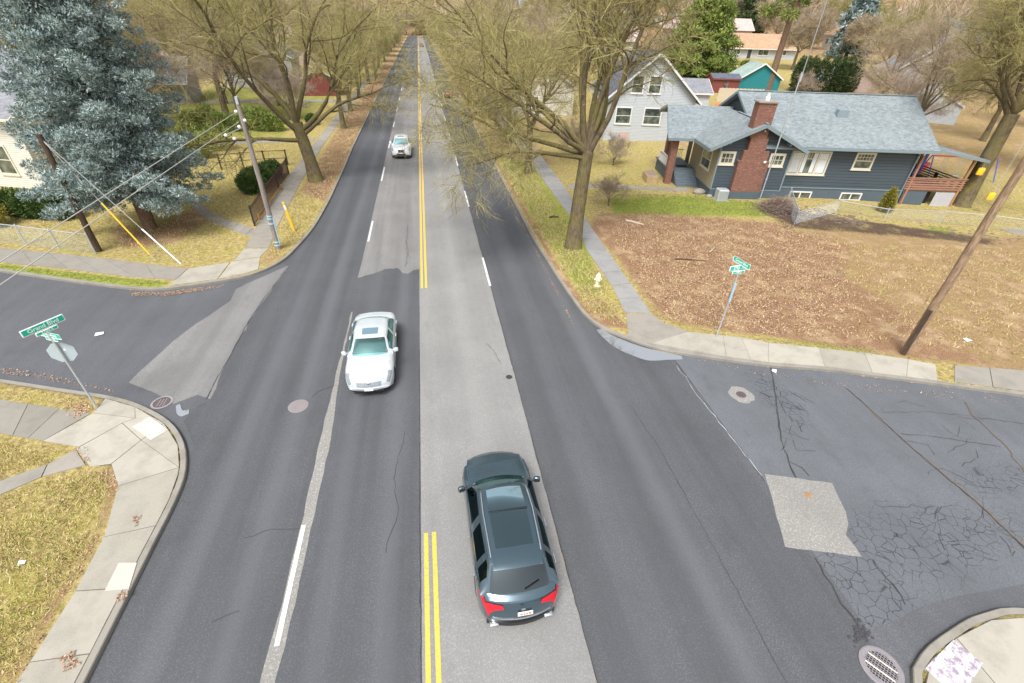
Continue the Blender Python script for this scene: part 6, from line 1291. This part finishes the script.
for i in range(22): m.box(-2.47, -2.43, 4.2+i*.17, 4.24+i*.17, 1.25, 2.05)
m.box(-1.3, -.1, 8.3, 8.4, 2.05, 2.12)
for i in range(8): m.box(-1.25+i*.15, -1.21+i*.15, 8.33, 8.37, 1.25, 2.05)
m.build('porch_railing', 'trim_white', bl); wallbox('door_mat', 'mat_black', -1.5, -.5, 4.9, 5.7, 1.251, 1.27)
m = MB(); m.box(-.07, -.036, 6.4, 7.4, 1.25, 3.3); m.build('door', 'door_dark', bl)
# deck on the right
dk = MB(); dk.box(16.56, 21.2, .45, 5.8, .98, 1.08); dk.build('deck_floor', 'wood_deck', bl)
m = MB()
for i in range(5): m.box(16.4, 21.3, .33, .38, 1.12+i*.19, 1.12+i*.19+.11)
m.box(16.35, 21.35, .28, .44, 2.03, 2.09); m.build('deck_railing', 'wood_deck', bl)
m = MB()
for i in range(5): m.box(16.7, 21.2, 5.75, 5.8, 1.12+i*.19, 1.12+i*.19+.09)
m.build('deck_railing', 'wood_deck', bl)
m = MB()
for i in range(5): m.box(21.22, 21.27, .45, 5.75, 1.12+i*.19, 1.12+i*.19+.09)
m.build('deck_railing', 'wood_deck', bl)
for (x, y) in ((16.75, .4), (18.4, 5.7), (19.7, 5.7), (21.0, 5.7), (21.1, .42)): m = MB(); m.box(x-.08, x+.08, y-.08, y+.08, -1.0, 3.75); m.build('deck_post', 'wood_orange' if x > 21 and y < 1 else 'wood_deck', bl)
roof_slab(bl, [(21.9, -.05, 3.68), (21.9, 6.2, 3.68), (17.0, 6.2, 4.72), (17.0, .1, 4.45)], .10, 'shingle_blue', 'trim_slate')
m = MB(); m.box(16.6, 18.6, .42, .5, -1.1, .97); m.build('deck_skirt', 'foundation', bl); m = MB(); m.box(18.62, 19.35, .9, .95, -1.1, .97); m.build('deck_opening_shade', 'hole_shade', bl)  # second box: solid board coloured as the shade under the deck
m = MB()
for i in range(20): m.beam((19.4+i*.09, .42, .93), (19.4+i*.09+.0, .42, -.9), .05, .02)
for i in range(9): m.beam((19.38, .435, .9-i*.2), (21.15, .435, .75-i*.2), .035, .01)
m.build('lattice', 'lattice', bl)
m = MB(); m.box(19.7, 20.7, 5.55, 5.62, 1.9, 3.5); m.build('deck_blind', 'plastic_pale', bl)
o = MB(); o.sphere((0, 0, 0), (.1, .1, .1), 10, 8); lo_ = o.build('wall_lamp', 'sign_white', bl, smooth=True); lo_.location = (16.3, .36, 4.0)
Mb = Matrix.Translation((23.2, 36, 0)) @ Matrix.Rotation(R_(-10), 4, 'Z')
def bw(x, y, z): return tuple(Mb @ Vector((x, y, z)))
# things on the deck
t = thing('deck_table', 'small dark table among the clutter on the covered deck', 'table', bw(18.6, 2.4, 1.08), R_(-10)); m = MB(); m.rbox(-.7, .7, -.45, .45, .68, .73, .02); m.build('table_top', 'metal_black', t)
for (x, y) in ((-.6, -.35), (.6, -.35), (.6, .35), (-.6, .35)): m = MB(); m.tube([(x, y, 0), (x, y, .68)], .025, 6); m.build('leg', 'metal_black', t)
def deck_chair(loc, rz, mat, label):
    t = thing('deck_chair', label, 'chair', loc, rz); m = MB(); m.rbox(-.25, .25, -.25, .25, .40, .45, .02); m.build('seat', mat, t); m = MB(); m.rbox(-.25, .25, .22, .27, .45, .95, .02); m.build('backrest', mat, t)
    for (x, y) in ((-.22, -.22), (.22, -.22), (.22, .22), (-.22, .22)): m = MB(); m.tube([(x, y, 0), (x, y, .41)], .02, 6); m.build('leg', mat, t)
deck_chair(bw(17.3, 1.2, 1.08), R_(60), 'plastic_red', 'red chair at the house end of the covered deck'); deck_chair(bw(20.2, 2.6, 1.08), R_(-110), 'metal_black', 'black chair at the outer end of the covered deck')
m = MB(); m.add([(0, 0, 0), (.9, .05, 0), (1.1, .15, 1.9), (.75, .1, 2.1)], [(0, 1, 2, 3)]); m.add([(0, .02, 0), (.9, .07, 0), (1.1, .17, 1.9), (.75, .12, 2.1)], [(3, 2, 1, 0)]); o = m.build('tarpaulin', 'plastic_blue'); o.location = bw(20.2, 4.9, 1.3); tag(o, 'blue tarpaulin hanging at the far corner of the covered deck', 'tarpaulin')
for k, (x, y, z, lb) in enumerate(((21.75, .1, 2.75, 'yellow plastic swing seat hanging under the deck roof corner'), (22.5, -1.2, 1.15, 'yellow plastic swing seat hanging low beside the thick trunk'))):
    t = thing('swing_seat', lb, 'swing', bw(x, y, z), R_(20)); m = MB(); m.rbox(-.24, .24, -.2, .2, -.2, .35, .08); m.build('seat', 'plastic_yellow', t, smooth=True); m = MB(); m.tube([(-.2, 0, .3), (-.1, 0, .9 if k == 0 else 6)], .012, 5); m.tube([(.2, 0, .3), (.1, 0, .9 if k == 0 else 6)], .012, 5); m.build('rope', 'wire_grey', t)
# air conditioner and rocks
t = thing('air_conditioner', 'grey air conditioning unit on a slab at the left corner of the blue house', 'air conditioner', bw(.75, -.75, .1), R_(-10)); m = MB(); m.rbox(-.42, .42, -.42, .42, .05, .9, .05); m.build('casing', 'ac_grey', t); m = MB(); m.lathe([(.34, .901), (.34, .925), (.30, .93)], 20); m.build('fan_grille', 'metal_galv', t); m = MB(); [m.box(-.36, .36, -.428, -.421, .12+.07*i, .15+.07*i) for i in range(10)]; m.build('louvre', 'metal_grey', t); m = MB(); m.box(-.55, .55, -.55, .55, 0, .05); m.build('slab', 'concrete', t)
def rock(loc, s, label, mat='concrete_old'):
    r = random.Random(int(s*1000)); m = MB(); m.sphere((0, 0, s*.3), (s, s*.75, s*.5), 12, 8); m.v = [(a*(1+r.uniform(-.1, .1)), b_*(1+r.uniform(-.1, .1)), c*(1+r.uniform(-.1, .1))) for a, b_, c in m.v]; o = m.build('rock', mat, smooth=60); o.location = loc; return tag(o, label, 'rock')
rock(bw(-.55, .8, .1), .55, 'grey boulder by the foot of the porch steps'); rock(bw(.0, -.15, .1), .3, 'small grey stone between the boulder and the air conditioner', 'concrete')
t = thing('planter', 'low wooden planter box beside the brick porch pillar', 'planter', bw(-4.0, 4.3, .1), R_(-10)); m = MB(); m.rbox(-.5, .5, -.9, .9, 0, .7, .03); m.build('box', 'wood_fence', t); m = MB(); m.box(-.42, .42, -.82, .82, .7, .72); m.build('soil', 'debris', t)
# ---- the white gabled house
wh = gable_house('house', 'white gabled house with a steep dark roof behind the right verge trees', (21.0, 57.3, .15), -10, 10.2, 12.5, 4.95, 9.35, 'siding_white', 'shingle_dark', 'v', .55, wins=[(4.4, 6.5, 2.0, 3.85, 'sash'), (1.1, 3.0, 2.0, 3.85, 'sash'), (4.4, 5.9, 5.25, 7.1, 'sash'), (2.5, 3.9, 5.25, 7.1, 'sash'), (8.2, 9.4, 2.0, 3.4, 'sash')], side_wins=[('left', 2, 3.2, 2, 3.6, 'sash'), ('left', 6, 7.2, 2, 3.6, 'sash')])
m = MB(); m.box(1.9, 3.1, -.05, -.01, .25, 1.15); m.build('hatch', 'siding_pink', wh)
m = MB(); m.beam((5.1, -.55, 9.45), (5.1, 13, 9.45), .3, .06); m.build('ridge_cap', 'shingle_dark', wh)
m = MB(); m.rbox(8.4, 8.7, 4, 4.3, 6.2, 6.9, .02); m.rbox(7.3, 7.55, 7, 7.25, 7.2, 7.9, .02); m.build('roof_vent', 'metal_black', wh)
gable_house('house', 'low cream gabled house glimpsed between the leaders of the big verge tree', (12.5, 74, zg(15, 74)), -10, 9, 12, 4.2, 7.4, 'siding_cream', 'shingle_pink', 'v', .4, wins=[(5.4, 6.3, 4.6, 5.6, 'sash'), (2, 4, 1.2, 2.8, 'pair')])
gable_house('shed', 'small grey roofed outbuilding joined behind the white gabled house', (33.5, 69, zg(38, 69)), -10, 6.5, 6, 3.2, 4.6, 'siding_white', 'shingle_grey', 'u', .3, cat='shed')
gable_house('shed', 'dark red shed behind a pale board fence, left of the teal shed', (50.2, 85.5, zg(51, 86)), -10, 4.6, 3.5, 2.3, 2.9, 'siding_red', 'shingle_dark', 'u', .2, wins=[(1.9, 2.9, .6, 2.0, 'pair')], trim='siding_red', cat='shed')
t = thing('board_fence', 'pale tan board fence standing in front of the dark red shed', 'fence', (47.5, 78.5, zg(48, 78)), R_(-12)); m = MB()
for i in range(36): m.box(i*.2, i*.2+.185, 0, .03, 0, 1.9+.03*(i % 3))
m.build('boards', 'wood_pale', t)
m = MB(); m.box(-.1, 7.3, .04, .1, 1.4, 1.5); m.build('rail', 'wood_pale', t)
gable_house('shed', 'teal green shed with a pale gabled roof behind the brick chimney', (56.0, 86.6, zg(57, 87)-.2), -10, 7.2, 5.5, 2.55, 4.75, 'siding_teal', 'shingle_green', 'v', .35, cat='shed')
q = at(672, 92, 1.2)
t = thing('traffic_barrel', 'small orange object standing behind the white gabled house', 'barrel', (43.5, 71.5, zg(43, 71))); m = MB(); m.lathe([(.35, 0), (.32, .4), (.28, 1.0), (.2, 1.1)], 14); m.build('body', 'orange', t, smooth=True); m = MB(); m.lathe([(.315, .45), (.30, .65)], 14); m.build('band', 'sign_white', t)
gable_house('house', 'long tan roofed ranch house behind the teal shed', (81.6, 135.5, zg(85, 136)), -6, 19, 10, 2.7, 5.6, 'siding_white', 'shingle_tan', 'u', .7, wins=[(1.5, 3.6, .8, 2.1, 'pair'), (8.5, 11.5, .7, 2.1, 'pair'), (14.5, 16.5, .8, 2.1, 'pair')], door=(5.6, 6.7))
gable_house('house', 'small house with a pale hipped grey roof just above the blue bungalow ridge', (76.0, 88.5, zg(79, 88)-1.1), -10, 9.5, 7, 2.8, 5.3, 'siding_pink', 'shingle_blue', 'v', .5)
gable_house('house', 'grey house with a broad gable and white trim behind the bare bushes', (98, 97.5, zg(100, 97)-1.5), -24, 11.5, 10, 4.2, 8.4, 'siding_grey', 'shingle_grey', 'v', .6, wins=[(5.0, 7.4, 4.4, 5.9, 'pair')], chimney=(1.5, 4, 8.6))
gable_house('garage', 'pale white sided garage between the blue house and the right edge trees', (71.0, 66.2, zg(74, 66)-.3), -38, 6.6, 7.5, 2.7, 4.3, 'siding_white', 'siding_white', 'v', .15, cat='garage')
gable_house('house', 'small white house with a blue grey roof near the top edge right of centre', (146, 176, zg(146, 176)), -20, 11, 9, 3.0, 5.6, 'siding_white', 'shingle_blue', 'u', .5, wins=[(2, 4, 1, 2.3, 'pair'), (6.5, 9, 1, 2.3, 'pair')])
gable_house('house', 'white house with a grey gable high at the top right corner area', (190, 190, zg(190, 190)), -25, 12, 10, 4, 7.5, 'siding_white', 'shingle_grey', 'v', .5, wins=[(3, 5, 4.2, 5.5, 'pair')])
gable_house('house', 'cream house with a brown roof far behind the tan ranch house', (112, 205, zg(112, 205)), -12, 14, 9, 3.5, 6.5, 'siding_cream', 'shingle_tan', 'u', .5, wins=[(2, 4, 1, 2.5, 'pair'), (9, 11, 1, 2.5, 'pair')])
gable_house('house', 'pink roofed house seen through the twigs above the white gabled house', (42, 138, zg(45, 138)), -8, 14, 10, 3.4, 6.4, 'siding_cream', 'shingle_pink', 'u', .5, wins=[(2, 4, 1, 2.4, 'pair'), (9, 11, 1, 2.4, 'pair')])
gable_house('house', 'white walled house beyond the woods above the red car', (30, 250, zg(34, 250)), -8, 16, 10, 5, 8, 'siding_white', 'shingle_grey', 'u', .5)
gable_house('house', 'pale house on the slope above the white gabled house', (75, 235, zg(78, 235)), -14, 14, 10, 4, 7, 'siding_white', 'shingle_pink', 'u', .5, wins=[(3, 5, 1.4, 2.8, 'pair')])
# left side
gable_house('house', 'cream house with dark windows behind the yew hedge and the blue spruce', (-44.0, 46.6, .1), -18, 15.5, 10, 5.6, 9.0, 'siding_cream', 'shingle_grey', 'u', .6, wins=[(8.6, 10.2, 1.0, 3.2, 'sash'), (12.0, 13.6, 1.0, 3.2, 'sash'), (4.6, 6.2, 1.0, 3.2, 'sash')], trim='trim_cream')
gable_house('house', 'pink roofed house seen through bare twigs above the left lawns', (-66, 118, .3), 4, 16, 10, 3.6, 6.8, 'siding_pink', 'shingle_pink', 'u', .6, wins=[(3, 5, 1, 2.4, 'pair'), (10, 12, 1, 2.4, 'pair')], chimney=(12, 5, 7.6))
gable_house('house', 'grey roofed house set back behind the left evergreen hedge', (-46, 84, .12), 8, 11, 9, 3.2, 6.0, 'siding_grey', 'shingle_grey', 'u', .6, wins=[(2, 4, 1, 2.4, 'pair'), (8, 10, 1, 2.4, 'pair')], door=(5.5, 6.5))
gable_house('house', 'brick toned low house between the spruce top and the left bare trees', (-62, 84, .2), -6, 12, 9, 3.0, 5.8, 'brick', 'shingle_tan', 'u', .5, wins=[(2, 4, 1, 2.4, 'pair'), (8, 10, 1, 2.4, 'pair')])
gable_house('house', 'white house with a dark roof farther up the left side of the boulevard', (-36, 106, .3), 3, 12, 10, 5, 8.2, 'siding_white', 'shingle_dark', 'v', .5, wins=[(2, 4, 1, 2.6, 'sash'), (8, 10, 1, 2.6, 'sash'), (5, 7, 4.6, 6, 'sash')])
gable_house('house', 'pale house with a pinkish roof far up the left yards', (-48, 156, .6), -4, 14, 10, 4, 7, 'siding_cream', 'shingle_pink', 'u', .5)
gable_house('house', 'grey house far back at the top left between bare crowns', (-95, 160, 1.5), -12, 14, 10, 4, 7.4, 'siding_grey', 'shingle_grey', 'u', .5)
gable_house('garage', 'small moss roofed outbuilding in the left yards near the pavement', (-20.5, 95, .3), 3, 6, 6, 2.5, 4.0, 'siding_red', 'shingle_moss', 'v', .3, cat='garage')
# houses strewn over the far slope
rh = random.Random(21); gname = 'distant houses on the far slope'; protoH = []
for (wc, rc, lab) in (('siding_white', 'shingle_grey', 'distant white house with a grey roof on the far slope'), ('siding_cream', 'shingle_tan', 'distant cream house with a tan roof on the far slope'), ('siding_pink', 'shingle_pink', 'distant pinkish house with a pale roof on the far slope'), ('siding_white', 'shingle_dark', 'distant white house with a dark roof on the far slope'), ('siding_grey', 'shingle_blue', 'distant grey house with a blue grey roof on the far slope')):
    protoH.append((wc, rc, lab, None))
spots = []
for k in range(600):
    a = rh.uniform(-.75, 1.05); d_ = rh.uniform(150, 430); x, y = d_*math.sin(a), d_*math.cos(a)
    if abs(x) < 22 or (x > 0 and d_ < 170) or math.hypot(x-95, y-130) < 34 or any(math.hypot(x-p[0], y-p[1]) < 17 for p in spots): continue
    spots.append((x, y))
    if len(spots) >= 80: break
made = {}
for i, (x, y) in enumerate(spots):
    k = i % 5; wc, rc, lab, _ = protoH[k]; dg = rh.choice((-12, -8, 78, -100, 5))
    if k not in made: made[k] = gable_house('house', lab, (x, y), dg, 12, 9, 4.2, 7.4, wc, rc, 'u', .5, wins=[(1.5, 3.2, 1.2, 2.8, 'pair'), (8, 10, 1.2, 2.8, 'pair')], door=(5.3, 6.4), group=gname+' '+rc.split('_')[1], side_wins=[('left', 3, 4.6, 1.3, 2.8, 'sash')])
    else:
        c_ = copy_tree(made[k]); c_.location = (x, y, zg(x, y)); c_.rotation_euler = (0, 0, R_(dg)); c_.scale = (rh.uniform(.85, 1.25),)*2+(rh.uniform(.9, 1.2),)
for i in range(40):
    a = rh.uniform(-.7, 1.05); d_ = rh.uniform(140, 400); x, y = d_*math.sin(a), d_*math.cos(a)
    if abs(x) < 18: continue
    tree(('D', 'E')[i % 3 == 0], x, y, rh.uniform(.7, 1.2), 'distant bare tree among the houses on the far slope', 'distant bare trees on the far slope')
# play set at the right edge
t = thing('play_set', 'red and blue children\'s play set behind the thick trunk at the right edge', 'play set', (51.5, 39.5, -.1), R_(-12))
m = MB(); 
for (x, y) in ((-3, -1), (-3, 1), (3.4, -1), (3.4, 1)): m.tube([(x, y, 0), (x*.97, y*.1, 2.3)], .05, 6)
m.build('frame', 'plastic_blue', t); m = MB(); m.tube([(-3, 0, 2.3), (3.4, 0, 2.3)], .06, 8); m.tube([(-3, -.6, 1.0), (-3, .6, 1.0)], .04, 6); m.build('top_bar', 'plastic_red', t)
for x in (-1.5, .2, 1.8): m = MB(); m.tube([(x-.2, 0, 2.25), (x-.2, 0, .5)], .015, 4); m.tube([(x+.2, 0, 2.25), (x+.2, 0, .5)], .015, 4); m.box(x-.25, x+.25, -.12, .12, .47, .51); m.build('swing', 'plastic_pale', t)
m = MB(); m.tube([(-3.2, -.3, 1.6), (-4.0, -.8, 1.0), (-5.0, -1.4, .2)], .22, 8); m.build('slide', 'plastic_red', t)
t = thing('trampoline', 'round blue and purple trampoline on the yard beside the deck roof', 'trampoline', (46.0, 41.5, 0)); m = MB(); m.lathe([(1.9, .78), (1.9, .86), (1.5, .87), (1.5, .8)], 28); m.build('edge_pad', 'plastic_blue', t); m = MB(); m.disc(0, 0, .84, 1.5, 28); m.build('mat', 'mat_black', t); m = MB(); [m.tube([(1.85*math.cos(a), 1.85*math.sin(a), 0), (1.85*math.cos(a), 1.85*math.sin(a), .8)], .03, 6) for a in (0, 1.05, 2.1, 3.14, 4.2, 5.2)]; m.build('legs', 'metal_galv', t)

# ================================================================== LIGHT, SKY, AIR
w = bpy.data.worlds.new('World'); scene.world = w; w.use_nodes = True; nt = w.node_tree; bg = nt.nodes['Background']
sky = nt.nodes.new('ShaderNodeTexSky'); sky.sky_type = 'NISHITA'; sky.sun_disc = False; SE_, SA_ = R_(58), R_(-150); sky.sun_elevation = SE_; sky.sun_rotation = SA_; sky.air_density = 1.0; sky.dust_density = 3.0; sky.ozone_density = 1.0
hs = nt.nodes.new('ShaderNodeHueSaturation'); hs.inputs['Saturation'].default_value = .22; nt.links.new(sky.outputs[0], hs.inputs['Color']); nt.links.new(hs.outputs[0], bg.inputs['Color']); bg.inputs['Strength'].default_value = .13
sd = bpy.data.lights.new('sun', 'SUN'); sd.energy = 1.9; sd.angle = R_(22); sd.color = (1, .985, .965); so = bpy.data.objects.new('sun', sd); COL.objects.link(so)
sv = Vector((math.sin(SA_)*math.cos(SE_), math.cos(SA_)*math.cos(SE_), math.sin(SE_))); so.rotation_euler = sv.to_track_quat('Z', 'Y').to_euler(); so.location = (0, 0, 60)
HAZE = False
if HAZE:
    m = MB(); m.box(-1000, 1000, -260, 1600, -30, 260); hz = m.build('haze', 'paper'); hz['kind'] = 'stuff'
    hm = bpy.data.materials.new('haze'); hm.use_nodes = True; hn = hm.node_tree; hn.nodes.clear(); ho = hn.nodes.new('ShaderNodeOutputMaterial'); pv = hn.nodes.new('ShaderNodeVolumePrincipled'); pv.inputs['Color'].default_value = (.92, .93, .96, 1); pv.inputs['Density'].default_value = .0009; pv.inputs['Anisotropy'].default_value = .2
    hn.links.new(pv.outputs[0], ho.inputs['Volume']); hz.data.materials.clear(); hz.data.materials.append(hm); hz.visible_shadow = True
scene.view_settings.view_transform = 'Standard'; scene.view_settings.look = 'None'; scene.view_settings.gamma = 1; scene.view_settings.exposure = .82
try: scene.view_settings.use_curve_mapping = False
except Exception: pass
scene.cycles.max_bounces = 6; scene.cycles.transparent_max_bounces = 8
